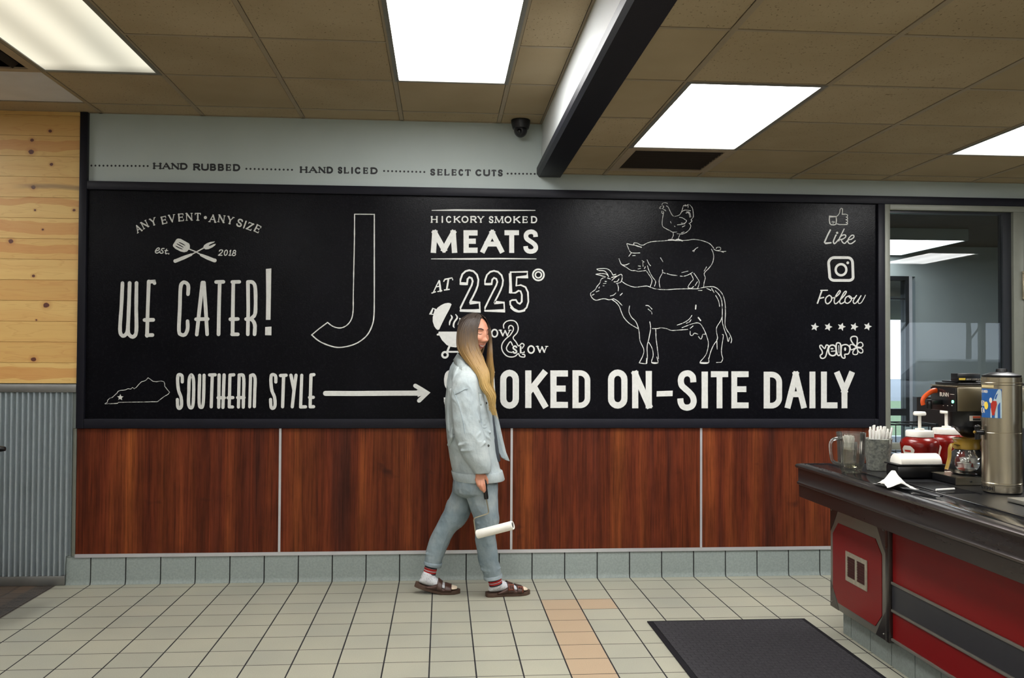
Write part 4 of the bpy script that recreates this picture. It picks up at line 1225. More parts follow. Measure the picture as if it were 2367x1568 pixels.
for q, wd_ in (([(320, 1225), (350, 1262), (385, 1285), (410, 1225), (440, 1225), (455, 1250), (430, 1330), (400, 1440), (355, 1475), (310, 1465), (298, 1420), (335, 1385), (330, 1330), (295, 1275), (290, 1235)], 24),
               ([(520, 1222), (480, 1240), (455, 1300), (470, 1390), (530, 1425), (590, 1400), (600, 1330), (590, 1260), (560, 1228)], 28),
               ([(640, 1178), (605, 1200), (605, 1300), (625, 1400), (660, 1420), (685, 1380), (690, 1280), (680, 1200)], 26),
               ([(720, 1225), (790, 1212), (850, 1250), (860, 1330), (830, 1390), (765, 1400), (770, 1460), (735, 1470), (700, 1430), (695, 1320), (705, 1240)], 24),
               ([(985, 1240), (920, 1190), (878, 1110), (900, 1065), (960, 1055), (1000, 1080), (1003, 1150)], 24),
               ([(1000, 1250), (1020, 1190), (1070, 1168), (1105, 1195), (1108, 1240), (1070, 1265)], 20),
               ([(1000, 1280), (1060, 1280), (1105, 1310), (1105, 1360), (1065, 1372), (1025, 1340)], 20),
               ([(980, 1280), (925, 1340), (925, 1390), (970, 1405), (1010, 1380), (1005, 1300)], 20),
               ([(980, 1262), (920, 1215), (868, 1220), (870, 1280), (895, 1312), (950, 1285)], 20)):
    p.line(q, wd_, closed=True)
p.disc((520, 1290), 30, 16); p.line([(510, 1340), (580, 1335)], 20, curve=False); p.disc((772, 1300), 20, 34); p.line([(648, 1230), (652, 1300), (655, 1370)], 12, curve=False)
p.disc((995, 1268), 22)
p.done('burst_lettering', WP, board)

# line of black lettering on the wall above
LE = (0, 0, 0.337980)
kwt = dict(serif=.17, contrast=.6, jit=.06)
def dots(p, x0, x1, y0, y1, n):
    for i in range(n):
        u = i / (n - 1); p.disc((x0 + (x1 - x0) * u, y0 + (y1 - y0) * u), 7, n=10)
p = Paint(*LE, y=YWALL, seed=30)
dots(p, 625, 1010, 1133, 1136, 15)
boxes(p, [('H', 1048, 1103), ('A', 1108, 1166), ('N', 1172, 1225), ('D', 1232, 1283)], 1095, 1143, 12.5, slope=.0155, **kwt)
boxes(p, [('R', 1322, 1370), ('U', 1376, 1428), ('B', 1436, 1478), ('B', 1490, 1532), ('E', 1545, 1583), ('D', 1594, 1643)], 1097, 1147, 12.5, slope=.0155, **kwt)
dots(p, 1685, 1997, 1155, 1162, 12)
boxes(p, [('H', 2052, 2102), ('A', 2110, 2170), ('N', 2178, 2226), ('D', 2234, 2278)], 1105, 1153, 12.5, slope=.0155, **kwt)
boxes(p, [('S', 2310, 2342), ('L', 2352, 2390), ('I', 2400, 2416), ('C', 2426, 2470), ('E', 2484, 2520), ('D', 2534, 2583)], 1105, 1153, 12.5, slope=.0155, **kwt)
LF = 2367
dots(p, LF + 260, LF + 535, 1170, 1177, 11)
boxes(p, [('S', LF + 575, LF + 610), ('E', LF + 624, LF + 662), ('L', LF + 672, LF + 710), ('E', LF + 722, LF + 758), ('C', LF + 768, LF + 804), ('T', LF + 810, LF + 856), ('C', LF + 884, LF + 930), ('U', LF + 938, LF + 985), ('T', LF + 992, LF + 1030), ('S', LF + 1038, LF + 1072)], 1118, 1166, 12.5, slope=.0122, **kwt)
dots(p, LF + 1105, LF + 1290, 1188, 1190, 8)
p.done('painted_lettering', M['black_paint'], wall_back)

# ================================================================== beverage counter on the right
def steel(name, col, rough, var=0.12, stretch=(1, 1, 40), metal=0.95, nsc=6):
    t = NT(name)
    f = t.noise(t.coord(stretch), nsc, 4, 0.6)
    t.l(t.ramp(f, [(0.3, tuple(c * (1 - var) for c in col[:3]) + (1,)), (0.7, tuple(min(1, c * (1 + var)) for c in col[:3]) + (1,))]), t.b.inputs['Base Color'])
    t.b.inputs['Metallic'].default_value = metal
    t.l(t.ramp(f, [(0.3, (rough * 0.85,) * 3), (0.7, (rough * 1.2,) * 3)]), t.b.inputs['Roughness'])
    return t.m
steel('dark_steel', rgb(92, 86, 85), 0.30, 0.05, stretch=(3, .5, 3))
steel('frame_steel', rgb(140, 137, 128), 0.42, 0.06, stretch=(4, 4, 4), metal=0.55)
plain('urn_steel', rgb(190, 180, 158), 0.26, 0.95, var=0.03)
plain('brewer_steel', rgb(150, 142, 122), 0.28, 0.95, var=0.04)
def ledge():
    t = NT('counter_ledge')
    v = t.coord((1, 1, 1))
    sc = t.noise(v, 40, 5, 0.7)
    t.l(t.ramp(sc, [(0.35, rgb(76, 77, 82)), (0.66, rgb(84, 85, 90)), (0.78, rgb(128, 130, 134))]), t.b.inputs['Base Color'])
    t.b.inputs['Metallic'].default_value = 0.9
    t.l(t.ramp(sc, [(0.3, (0.10,) * 3), (0.72, (0.16,) * 3), (0.8, (0.4,) * 3)]), t.b.inputs['Roughness'])
    return t.m
ledge()
plain('counter_black', rgb(20, 20, 22), 0.35, var=0.1)
plain('red_laminate', rgb(126, 17, 20), 0.4, var=0.04, nscale=4, spec=0.25)
plain('charcoal_laminate', rgb(48, 48, 54), 0.42, var=0.05)
plain('grille_metal', rgb(176, 168, 150), 0.45, 0.4, var=0.2, nscale=40)
plain('grille_dark', rgb(72, 34, 32), 0.6)
plain('black_plastic', rgb(16, 16, 18), 0.3, var=0.1)
plain('white_plastic', rgb(236, 232, 222), 0.35, var=0.02)
plain('brass_plastic', rgb(150, 118, 42), 0.3, var=0.08)
plain('orange_plastic', rgb(224, 84, 24), 0.35)
plain('paper_white', rgb(236, 234, 228), 0.8, var=0.03)
plain('paper_blue', rgb(156, 176, 196), 0.6)
plain('ketchup_red', rgb(122, 16, 9), 0.25, var=0.06)
plain('label_white', rgb(222, 214, 200), 0.5)
plain('label_blue', rgb(30, 86, 150), 0.45)
plain('label_pale', rgb(176, 196, 202), 0.45)
plain('label_yellow', rgb(236, 206, 80), 0.45)
plain('label_red', rgb(176, 44, 26), 0.45)
plain('tape_tan', rgb(206, 188, 140), 0.6)
plain('ink_dark', rgb(30, 28, 26), 0.6)
plain('label_orange', rgb(214, 84, 44), 0.5)
clear('pitcher_plastic', (0.90, 0.90, 0.88), 1.5, 0.02, 0.045, (0.85, 0.85, 0.80, 1))
clear('carafe_glass', (0.95, 0.96, 0.96), 1.5, 0.0, 0.02)
clear('water', (0.72, 0.70, 0.58), 1.33)
emit('green_lamp', (0.15, 1.0, 0.45), 2.0)
def galv_bucket():
    t = NT('galvanized_tin')
    v = t.coord()
    vo = t.n('ShaderNodeTexVoronoi'); vo.inputs['Scale'].default_value = 120; t.l(v, vo.inputs['Vector'])
    f = t.noise(v, 30, 4, 0.7)
    c = t.ramp(f, [(0.32, rgb(112, 118, 116)), (0.55, rgb(160, 162, 152)), (0.7, rgb(196, 196, 180))])
    g_ = t.xyz(vo.outputs['Color'])[0]
    c = t.mix(0.35, c, t.ramp(g_, [(0, rgb(96, 100, 98)), (1, rgb(196, 196, 186))]))
    t.l(c, t.b.inputs['Base Color']); t.b.inputs['Metallic'].default_value = 0.45; t.b.inputs['Roughness'].default_value = 0.45
galv_bucket()

CZ = 0.852
CY = -1.18
CEND = -5.2
ct = thing('beverage_counter', 'long self-serve drink counter with red panels and dark steel edge at right', 'counter', (4.4, -3.2, 0.0))
prof = [(3.945, .852), (3.926, .851), (3.918, .844), (3.921, .834), (3.935, .829), (3.936, .766), (3.928, .759), (3.929, .750), (3.939, .744), (3.940, .684), (3.955, .681), (4.30, .681), (4.30, .80), (3.975, .80), (3.972, .850), (3.958, .8545)]
MB().prism([(x, CY, z) for x, z in prof], (0, CEND - CY, 0)).build('edge_rail', M['dark_steel'], ct, smooth=50)
b = MB()
b.box(3.9735, 4.092, CEND, CY - 0.002, 0.802, 0.852)
b.build('ledge', M['counter_ledge'], ct, bevel=0.003)
b = MB(); b.box(4.0935, 4.107, CEND, CY - 0.002, 0.80, 0.8545)
b.box(3.962, 4.90, CY - 0.012, CY, 0.70, 0.8535)
b.build('inner_rim', M['counter_ledge'], ct, bevel=0.002)
MB().box(4.1085, 4.90, CEND, CY - 0.013, 0.802, 0.8505).build('worktop', M['counter_black'], ct)
b = MB()
for k in range(34):
    y = -1.90 - k * 0.0095
    b.box(4.125, 4.262, y, y + 0.004, 0.851, 0.8535)
b.box(4.118, 4.125, -2.24, -1.89, 0.851, 0.854); b.box(4.262, 4.269, -2.24, -1.89, 0.851, 0.854)
b.build('drip_grate', M['black_plastic'], ct)
# cabinet below
MB().box(4.135, 4.85, CEND, -1.205, 0.132, 0.80).build('cabinet_body', M['counter_black'], ct)
YA, YB_ = -1.192, -1.782
MB().box(4.10, 4.134, YB_, YA, 0.130, 0.70).build('vent_panel_frame', M['frame_steel'], ct, bevel=0.002)
def octo(x, y0, y1, z0, z1, c, d):
    return MB().prism([(x, y0 + c, z0), (x, y1 - c, z0), (x, y1, z0 + c), (x, y1, z1 - c), (x, y1 - c, z1), (x, y0 + c, z1), (x, y0, z1 - c), (x, y0, z0 + c)], (d, 0, 0))
octo(4.0965, -1.744, -1.226, 0.168, 0.566, 0.062, 0.003).build('red_panel', M['red_laminate'], ct)
for (y, z, sy, sz) in ((YA, .130, -1, 1), (YB_, .130, 1, 1), (YA, .645, -1, -1), (YB_, .645, 1, -1)):
    b = MB(); b.prism([(4.0985, y, z), (4.0985, y + sy * .10, z), (4.0985, y + sy * .035, z + sz * .095), (4.0985, y, z + sz * .135)], (0.0012, 0, 0))
    cpl = b.build('corner_plate', M['dark_steel'], ct)
    b = MB(); b.ball((4.0975, y + sy * .02, z + sz * .025), 0.0045, seg=10, rings=6); b.build('screw', M['frame_steel'], cpl, smooth=50)
g = MB(); gy0, gy1, gz0, gz1 = -1.608, -1.382, 0.305, 0.448
g.box(4.092, 4.0960, gy0, gy1, gz0, gz0 + .022); g.box(4.092, 4.0960, gy0, gy1, gz1 - .022, gz1)
g.box(4.092, 4.0960, gy0, gy0 + .022, gz0 + .022, gz1 - .022); g.box(4.092, 4.0960, gy1 - .022, gy1, gz0 + .022, gz1 - .022); g.box(4.092, 4.0960, -1.506, -1.484, gz0 + .022, gz1 - .022)
gr = g.build('vent_grille', M['grille_metal'], ct)
MB().box(4.0948, 4.0962, gy0 + .02, gy1 - .02, gz0 + .02, gz1 - .02).build('grille_back', M['grille_dark'], gr)
g = MB()
for k in range(8):
    z = gz0 + .028 + k * .0123
    for a_, c_ in ((gy0 + .022, -1.506), (-1.484, gy1 - .022)):
        g.obox((4.0935, (a_ + c_) / 2, z), (0.7, 0, -0.7), (0, 1, 0), (0.7, 0, 0.7), 0.003, (c_ - a_) / 2, 0.0008)
g.build('louvers', M['grille_dark'], gr)
MB().box(4.094, 4.134, -1.816, -1.783, 0.130, 0.70).build('post', M['dark_steel'], ct, bevel=0.002)
MB().box(4.112, 4.134, CEND, -1.817, 0.150, 0.70).build('red_panel', M['red_laminate'], ct)
MB().box(4.1085, 4.1115, CEND, -1.817, 0.279, 0.394).build('charcoal_stripe', M['charcoal_laminate'], ct)
for z in (0.397, 0.276, 0.148):
    MB().box(4.102, 4.1115, CEND, -1.818, z - .006, z + .006).build('metal_rail', M['frame_steel'], ct, bevel=0.002)
b = MB(); k = 0
y = -1.231
b.box(4.149, 4.16, -1.316, y, 0.0005, 0.1315)
y = -1.3215
while y > CEND:
    b.box(4.149, 4.16, max(CEND, y - S + 0.006), y, 0.0005, 0.1315); y -= S
b.build('toe_tiles', M['base_tile'], ct)
MB().box(4.153, 4.84, CEND, -1.233, 0.0005, 0.1312).build('toe_core', M['dark_grout'], ct)

# lettering helper for small printed words (uses the built-in font)
def text(name, s, org, xd, up, size, mat, parent, align='LEFT', shear=0):
    cu = bpy.data.curves.new(name, 'FONT'); cu.body = s; cu.size = size; cu.align_x = align; cu.shear = shear
    cu.extrude = 0.00012; cu.materials.append(mat)
    o = bpy.data.objects.new(name, cu); COL.objects.link(o)
    xd, up = Vector(xd).normalized(), Vector(up).normalized(); zd = xd.cross(up)
    dgm = o.matrix_world = Matrix(((xd.x, up.x, zd.x, 0), (xd.y, up.y, zd.y, 0), (xd.z, up.z, zd.z, 0), (0, 0, 0, 1)))
    mw = Matrix(((xd.x, up.x, zd.x, 0), (xd.y, up.y, zd.y, 0), (xd.z, up.z, zd.z, 0), (0, 0, 0, 1)))
    dg = bpy.context.evaluated_depsgraph_get()
    me = bpy.data.meshes.new_from_object(o.evaluated_get(dg))
    bpy.data.objects.remove(o)
    m_ = MB(); m_.v = [tuple(mw @ v.co + Vector(org)) for v in me.vertices]; m_.f = [tuple(p_.vertices) for p_ in me.polygons]
    return m_.build(name, mat, parent)

# ---- pitcher
px_, py_ = 4.047, -1.545
pt = thing('water_pitcher', 'clear plastic pitcher of water at the wall end of the drink counter', 'pitcher', (px_, py_, CZ))
def ribbed(prof, seg=72, ribs=24, amp=0.0012, flat=lambda z: 1):
    R = []
    for r, z in prof:
        R.append([(px_ + (r + amp * flat(z) * math.cos(ribs * 2 * PI * i / seg)) * math.cos(2 * PI * i / seg), py_ + (r + amp * flat(z) * math.cos(ribs * 2 * PI * i / seg)) * math.sin(2 * PI * i / seg), CZ + z) for i in range(seg)])
    return R
outer = [(0.042, 0.0005), (0.046, 0.012), (0.056, 0.030), (0.0595, 0.06), (0.062, 0.12), (0.066, 0.190)]
inner = [(0.063, 0.190), (0.0595, 0.12), (0.057, 0.06), (0.053, 0.032), (0.040, 0.016), (0.002, 0.014)]
MB().loft(ribbed(outer + inner), True).build('body', M['pitcher_plastic'], pt, smooth=60)
MB().lathe([(0.002, 0.0148), (0.040, 0.0165), (0.0525, 0.0325), (0.0562, 0.06), (0.0588, 0.112), (0.002, 0.112)], (px_, py_, CZ), 48).build('water', M['water'], pt, smooth=60)
d = Vector((-0.93, -0.36, 0)).normalized()
hp = [Vector((px_, py_, CZ)) + d * r + Vector((0, 0, z)) for r, z in ((0.060, .160), (0.090, .163), (0.118, .156), (0.130, .138), (0.128, .10), (0.120, .068), (0.100, .050), (0.058, .040))]
MB().tube(catmull(hp, 6), 0.0065, 10, flat=1.3).build('handle', M['pitcher_plastic'], pt, smooth=60)

# ---- cup of crumpled packets behind the pitcher
cx_, cy_ = 4.105, -1.395
cp = thing('packet_cup', 'small clear cup holding white packets between pitcher and tin bucket', 'cup', (cx_, cy_, CZ))
MB().lathe([(0.030, 0.0005), (0.040, 0.13), (0.0385, 0.13), (0.0285, 0.004), (0.001, 0.003)], (cx_, cy_, CZ), 32).build('body', M['pitcher_plastic'], cp, smooth=60)
rnd = random.Random(5)
for k in range(7):
    a = k * 0.9
    c = Vector((cx_ + 0.015 * math.cos(a), cy_ + 0.015 * math.sin(a), CZ + 0.118 + 0.012 * rnd.random()))
    u = Vector((0.25 * math.cos(a + 1), 0.25 * math.sin(a + 1), 1)).normalized(); s_ = u.cross(Vector((math.cos(a), math.sin(a), 0.1))).normalized(); n_ = u.cross(s_)
    o = MB().obox(c, s_, u, n_, 0.016, 0.034, 0.0012).build('sugar_packet', M['paper_white'])
    tag(o, 'white paper packet sticking up from the small clear cup behind the pitcher', 'packet', 'packets in the clear cup')

# ---- galvanized bucket with wrapped straws
bx, by = 4.222, -1.455
bk = thing('tin_bucket', 'small galvanized tin bucket of paper-wrapped straws on the drink counter', 'bucket', (bx, by, CZ))
MB().lathe([(0.050, 0.0005), (0.0505, 0.004), (0.066, 0.148), (0.0675, 0.151), (0.066, 0.153), (0.0645, 0.149), (0.049, 0.006), (0.001, 0.005)], (bx, by, CZ), 48).build('body', M['galvanized_tin'], bk, smooth=50)
MB().tube([(bx + 0.066 * math.cos(a), by + 0.066 * math.sin(a), CZ + 0.151) for a in [2 * PI * i / 40 for i in range(41)]], 0.0022, 8).build('rim', M['galvanized_tin'], bk, smooth=60)
b = MB()
ea = Vector((bx + 0.030, by - 0.060, CZ + 0.142))
b.tube([ea + Vector((0, -0.003, -0.012)), ea + Vector((0, -0.005, 0.004)), ea + Vector((0, -0.003, 0.016))], 0.005, 8)
b.build('handle_ear', M['galvanized_tin'], bk, smooth=60)
MB().tube(catmull([ea + Vector((0, -.006, 0)), Vector((bx + .055, by - .04, CZ + .06)), Vector((bx + .062, by - .03, CZ + .045))], 6), 0.0016, 6).build('wire_handle', M['galvanized_tin'], bk, smooth=60)
spots = []
for iy in range(-4, 5):
    for ix in range(-4, 5):
        x_, y_ = (ix + .5 * (iy % 2)) * .0112, iy * .0100
        if math.hypot(x_, y_) < .0345: spots.append((x_, y_))
rnd.shuffle(spots)
proto = None
for k, (x_, y_) in enumerate(spots[:40]):
    base = Vector((bx + x_, by + y_, CZ + 0.010))
    lean = Vector((x_ * 3.6 + .085, y_ * 3.2, 1)).normalized()
    L_ = 0.176 + 0.030 * rnd.random()
    if proto is None:
        proto = MB().tube([(0, 0, 0), (0, 0, 0.17), (0, 0, 0.19)], [0.0042, 0.0050, 0.0054], 8, flat=0.8).build('wrapped_straw', M['paper_white'], smooth=50)
        s_ = proto
    else:
        s_ = proto.copy(); COL.objects.link(s_)
    s_.location = base; s_.rotation_euler = Vector((0, 0, 1)).rotation_difference(lean).to_euler(); s_.scale = (1, 1, L_ / 0.19)
    tag(s_, 'white paper-wrapped straw standing in the galvanized tin bucket', 'straw', 'wrapped straws in the tin bucket')

# ---- ketchup pump jugs
def jug(x, y, label):
    o = thing('ketchup_jug', label, 'sauce jug', (x, y, CZ), 'ketchup pump jugs')
    MB().lathe([(0.060, 0.0005), (0.082, 0.004), (0.089, 0.02), (0.086, 0.055), (0.083, 0.08), (0.088, 0.11), (0.090, 0.125), (0.084, 0.143), (0.066, 0.156), (0.060, 0.158), (0.060, 0.162), (0.001, 0.162)], (x, y, CZ), 48).build('jar', M['ketchup_red'], o, smooth=60)
    l_ = MB().lathe([(0.061, 0.158), (0.0645, 0.160), (0.0645, 0.184), (0.061, 0.189), (0.022, 0.190), (0.021, 0.199), (0.010, 0.200), (0.001, 0.2)], (x, y, CZ), 48).build('lid', M['white_plastic'], o, smooth=40)
    b = MB(); b.cyl((x, y, CZ + .199), (x, y, CZ + .262), 0.0075, 16)
    b.lathe([(0.001, 0.262), (0.026, 0.262), (0.0295, 0.266), (0.0295, 0.275), (0.025, 0.281), (0.001, 0.282)], (x, y, CZ), 32)
    b.build('pump', M['white_plastic'], o, smooth=40)
    # keystone label wrapped round the side that faces the room
    rows = [(0.035, .13, .36), (0.075, .20, .42), (0.095, .24, .46), (0.098, .33, .46), (0.104, .33, .42), (0.112, .25, .30)]
    b = MB(); ang = math.radians(203)
    def rad(z):
        P = [(0.02, .089), (0.055, .086), (0.08, .083), (0.11, .088), (0.125, .090)]
        for (z0, r0), (z1, r1) in zip(P, P[1:]):
            if z <= z1: return r0 + (r1 - r0) * (z - z0) / (z1 - z0) + 0.0008
        return .0908
    rings = []
    for z, w0, w1 in [(0.028, .26, .26), (0.05, .28, .28), (0.08, .34, .34), (0.094, .40, .40), (0.1, .40, .40), (0.112, .28, .28), (0.118, .18, .18)]:
        rings.append([(x + rad(z) * math.cos(ang + w0 * t), y + rad(z) * math.sin(ang + w0 * t), CZ + z) for t in [i / 6 - 1 for i in range(13)]])
    b.loft(rings, cap=False, closed=False).build('label', M['label_white'], o, smooth=60)
    b = MB()
    for z in (0.088, 0.066, 0.045):
        b.loft([[(x + (rad(zz) + .0006) * math.cos(ang + .2 * t), y + (rad(zz) + .0006) * math.sin(ang + .2 * t), CZ + zz) for t in [i / 4 - 1 for i in range(9)]] for zz in (z, z + .009)], cap=False, closed=False)
    b.build('label_print', M['label_red'], o)
    return o
jug(4.447, -1.43, 'red ketchup jug with white pump beside the tin bucket')
jug(4.668, -1.28, 'red ketchup jug with white pump mostly hidden under the coffee brewer')

# ---- napkin holder
nx0, nx1, ny0, ny1 = 4.155, 4.378, -1.782, -1.664
nh = thing('napkin_holder', 'black napkin box with rounded white lid in front of the ketchup jugs', 'napkin holder', ((nx0 + nx1) / 2, (ny0 + ny1) / 2, CZ))
b = MB(); b.box(nx0, nx1, ny0, ny1, CZ + .0005, CZ + .058); b.build('box', M['black_plastic'], nh, bevel=0.012)
MB().box(nx0 - .004, nx1 + .003, ny0 - .003, ny1 + .003, CZ + .0585, CZ + .064).build('rim', M['black_plastic'], nh, bevel=0.002)
R = []
for x in (nx0 + .018, nx0 + .021, nx0 + .055, nx0 + .0555, nx1 - .012, nx1 - .010):
    k = .92 if x in (nx0 + .018, nx1 - .010) else (0.985 if x > nx0 + .055 and x < nx1 - .02 else 1.0)
    R.append([(x, (ny0 + ny1) / 2 - .053 * k * math.cos(PI * i / 20), CZ + .0645 + .044 * k * math.sin(PI * i / 20)) for i in range(21)])
MB().loft(R, True).build('lid', M['white_plastic'], nh, smooth=40)

# ---- crumpled napkin, black server, lying straw, leaflet
def crumple(name, c, sx, sy, h, seed, mat, n=13, peak=(0.4, 0.4), rot=0.0):
    r = random.Random(seed); m = MB(); pts = []
    for j in range(n):
        for i in range(n):
            u, v = i / (n - 1), j / (n - 1)
            d = math.hypot(u - peak[0], v - peak[1])
            rid = abs(math.sin(5 * u + 3 * v + seed)) * .25 + abs(math.sin(7 * v - 4 * u)) * .18
            z = h * (max(0, 1 - d * 1.7) ** 1.5 * .85 + rid * max(0.05, 1 - d * 1.2) * .6 + .02 + .02 * r.random())
            x, y = (u - .5) * sx * (1 + .08 * r.random()), (v - .5) * sy * (1 + .08 * r.random())
            k, s_ = math.cos(rot), math.sin(rot)
            pts.append((c[0] + x * k - y * s_, c[1] + x * s_ + y * k, c[2] + max(0.0012, z)))
    fs = [(j * n + i, j * n + i + 1, (j + 1) * n + i + 1, (j + 1) * n + i) for j in range(n - 1) for i in range(n - 1)]
    m.add(pts, fs)
    o = m.build(name, mat, smooth=50)
    s_ = o.modifiers.new('thickness', 'SOLIDIFY'); s_.thickness = 0.0008
    return o
o = crumple('paper_napkin', (4.008, -2.045, CZ + .0005), 0.12, 0.165, 0.075, 2, M['paper_white'], peak=(0.38, 0.36), rot=-0.1)
tag(o, 'crumpled white paper napkin lying on the dark counter ledge', 'napkin')
b = MB()
A_, B_ = Vector((3.985, -2.085, CZ + .010)), Vector((4.046, -2.335, CZ + .006))
R = []
dd = (B_ - A_).normalized(); sd = Vector((-dd.y, dd.x, 0))
for t, wdt, hgt, lift in ((0, .006, .002, .004), (.06, .012, .003, .003), (.25, .014, .004, .002), (.4, .008, .004, .002), (.5, .008, .0045, .001), (.65, .012, .005, .001), (.9, .013, .005, 0), (1, .008, .003, 0)):
    c = A_ + (B_ - A_) * t + Vector((0, 0, lift))
    R.append([c + sd * (wdt * math.cos(2 * PI * i / 12)) + Vector((0, 0, hgt * math.sin(2 * PI * i / 12))) for i in range(12)])
o = b.loft(R, True).build('plastic_knife', M['black_plastic'], smooth=60)
tag(o, 'black plastic serving knife lying beside the crumpled napkin', 'utensil')
o = MB().tube([(4.12, -2.165, CZ + .0065), (4.212, -2.138, CZ + .0065)], 0.0045, 8).build('loose_straw', M['paper_white'], smooth=50)
tag(o, 'single wrapped straw lying flat on the black drip grate', 'straw')
o = MB().box(4.415, 4.47, -1.72, -1.66, CZ + .0005, CZ + .018).build('note_pad', M['label_white'], bevel=0.002)
tag(o, 'small white note pad lying between the napkin box and the coffee pot', 'note pad')
o = MB().prism([(4.62, -1.165, CZ + .17), (4.735, -1.165, CZ + .17), (4.735, -1.165, CZ + .19), (4.70, -1.165, CZ + .275), (4.68, -1.165, CZ + .275)], (0.0, 0.02, 0.0))
o = MB().prism([(4.615, -1.13, CZ - .0008), (4.765, -1.13, CZ - .0008), (4.735, -1.13, CZ + .25), (4.70, -1.13, CZ + .275)], (0, 0.02, 0)) if False else None

# ---- coffee brewer, pot on its warmer
BX0, BX1, BY0, BY1 = 4.30, 4.62, -2.014, -1.806
br = thing('coffee_brewer', 'black and steel coffee brewer with orange handle and green light on the counter', 'coffee brewer', (4.46, -1.91, CZ))
MB().box(BX0, BX1, BY0, BY1, 1.168, 1.272).build('head', M['brewer_steel'], br, bevel=0.004)
cpn = MB().box(BX0 - .006, BX0 - .0005, BY0 + .003, BY1 - .003, 1.166, 1.268).build('control_panel', M['black_plastic'], br, bevel=0.002)
b = MB(); b.box(BX0 - .004, BX1, BY0 - .002, BY1 + .002, 1.2725, 1.2775); b.build('top_trim', M['urn_steel'], br)
b = MB(); b.box(BX0 + .01, BX1 - .01, BY0 + .012, BY1 - .012, 1.278, 1.290); b.box(BX0 + .03, BX1 - .03, BY0 + .03, BY1 - .03, 1.2902, 1.297); b.build('lid', M['black_plastic'], br, bevel=0.003)
sgn = MB().box(BX0 + .002, BX0 + .104, BY0 + .002, BY0 + .055, 1.2978, 1.330).build('display_sign', M['black_plastic'], br, bevel=0.002)
MB().box(BX0 + .008, BX0 + .036, BY0 + .0005, BY0 + .0018, 1.302, 1.3105).build('yellow_tag', M['label_yellow'], sgn)
text('sign_lettering', 'BREW COMPLETE', (BX0 + .040, BY0 + .0012, 1.3025), (1, 0, 0), (0, 0, 1), 0.0085, M['label_white'], sgn)
MB().lathe([(0.001, 1.098 - CZ), (.082, 1.098 - CZ), (.086, 1.104 - CZ), (.086, 1.1675 - CZ), (.001, 1.1675 - CZ)], (4.408, -1.922, CZ), 48).build('brew_basket', M['black_plastic'], br, smooth=40)
lb = MB().box(BX0 + .055, BX0 + .103, BY0 + .0005, BY0 + .004, 1.128, 1.150).build('warning_label', M['label_white'], br)
MB().box(BX0 + .068, BX0 + .1015, BY0 - .0008, BY0 + .0004, 1.1405, 1.148).build('label_band', M['label_orange'], lb)
MB().box(BX0 + .068, BX0 + .1015, BY0 - .0008, BY0 + .0004, 1.130, 1.139).build('label_print', M['ink_dark'], lb)
MB().lathe([(0.002, 1.0985 - CZ), (0.066, 1.0985 - CZ), (0.064, 1.092 - CZ), (0.03, 1.055 - CZ), (0.012, 1.048 - CZ), (0.002, 1.047 - CZ)], (4.408, -1.922, CZ), 36).build('brew_funnel', M['black_plastic'], br, smooth=50)
MB().box(4.515, BX1, BY0 + .006, BY1 - .006, CZ + .0005, 1.0975).build('column', M['black_plastic'], br, bevel=0.004)
b = MB(); b.tube(catmull([(4.290, -1.865, 1.252), (4.262, -1.875, 1.248), (4.222, -1.888, 1.224), (4.213, -1.890, 1.205), (4.216, -1.890, 1.190)], 5), [0.007] * 20 + [0.007], 8, flat=1.6)
hd = b.build('handle', M['orange_plastic'], br, smooth=60)
b = MB(); b.box(4.245, 4.293, -1.91, -1.85, 1.192, 1.212); b.cyl((4.243, -1.89, 1.172), (4.243, -1.89, 1.205), 0.012, 16); b.build('handle_bracket', M['black_plastic'], br, bevel=0.002)
xf = BX0 - .0065
yl, zl = pl_ = (at(2203, 929, 0, xf).y, at(2203, 929, 0, xf).z)
b = MB(); b.cyl((xf - .003, yl, zl), (xf, yl, zl), 0.0065, 16); b.build('indicator_lamp', M['green_lamp'], cpn)
q = at(2172, 916, 0, xf)
text('maker_lettering', 'BUNN', (xf - .0003, q.y, q.z), (0, -1, 0), (0, 0, 1), 0.026, M['label_white'], cpn)
b = MB()
for py0 in (2180, 2190, 2200):
    q = at(py0, 938, 0, xf); b.box(xf - .0004, xf - .0001, q.y - .006, q.y + .002, q.z - .001, q.z + .001)
q = at(2200, 912, 0, xf); b.box(xf - .0004, xf - .0001, q.y - .02, q.y + .012, q.z - .0007, q.z + .0007)
b.build('panel_marks', M['label_white'], cpn)
wb_ = MB().box(4.308, 4.512, -1.992, -1.792, CZ + .0005, CZ + .030).build('warmer_base', M['black_plastic'], br, bevel=0.003)
b = MB(); b.box(4.306, 4.512, -1.9945, -1.9925, CZ + .001, CZ + .031); b.box(4.306, 4.512, -1.9925, -1.79, CZ + .0305, CZ + .0325); b.box(4.3045, 4.3065, -1.9945, -1.9885, CZ + .001, CZ + .031)
b.build('warmer_steel', M['urn_steel'], wb_)
b = MB(); b.lathe([(0.001, .0328), (0.062, .0328), (0.062, .036), (0.001, .036)], (4.405, -1.905, CZ), 32); b.ball((4.37, -1.9955, CZ + .016), 0.005, 0.003, 0.004, 10, 6)
b.build('warmer_plate', M['black_plastic'], wb_, smooth=40)

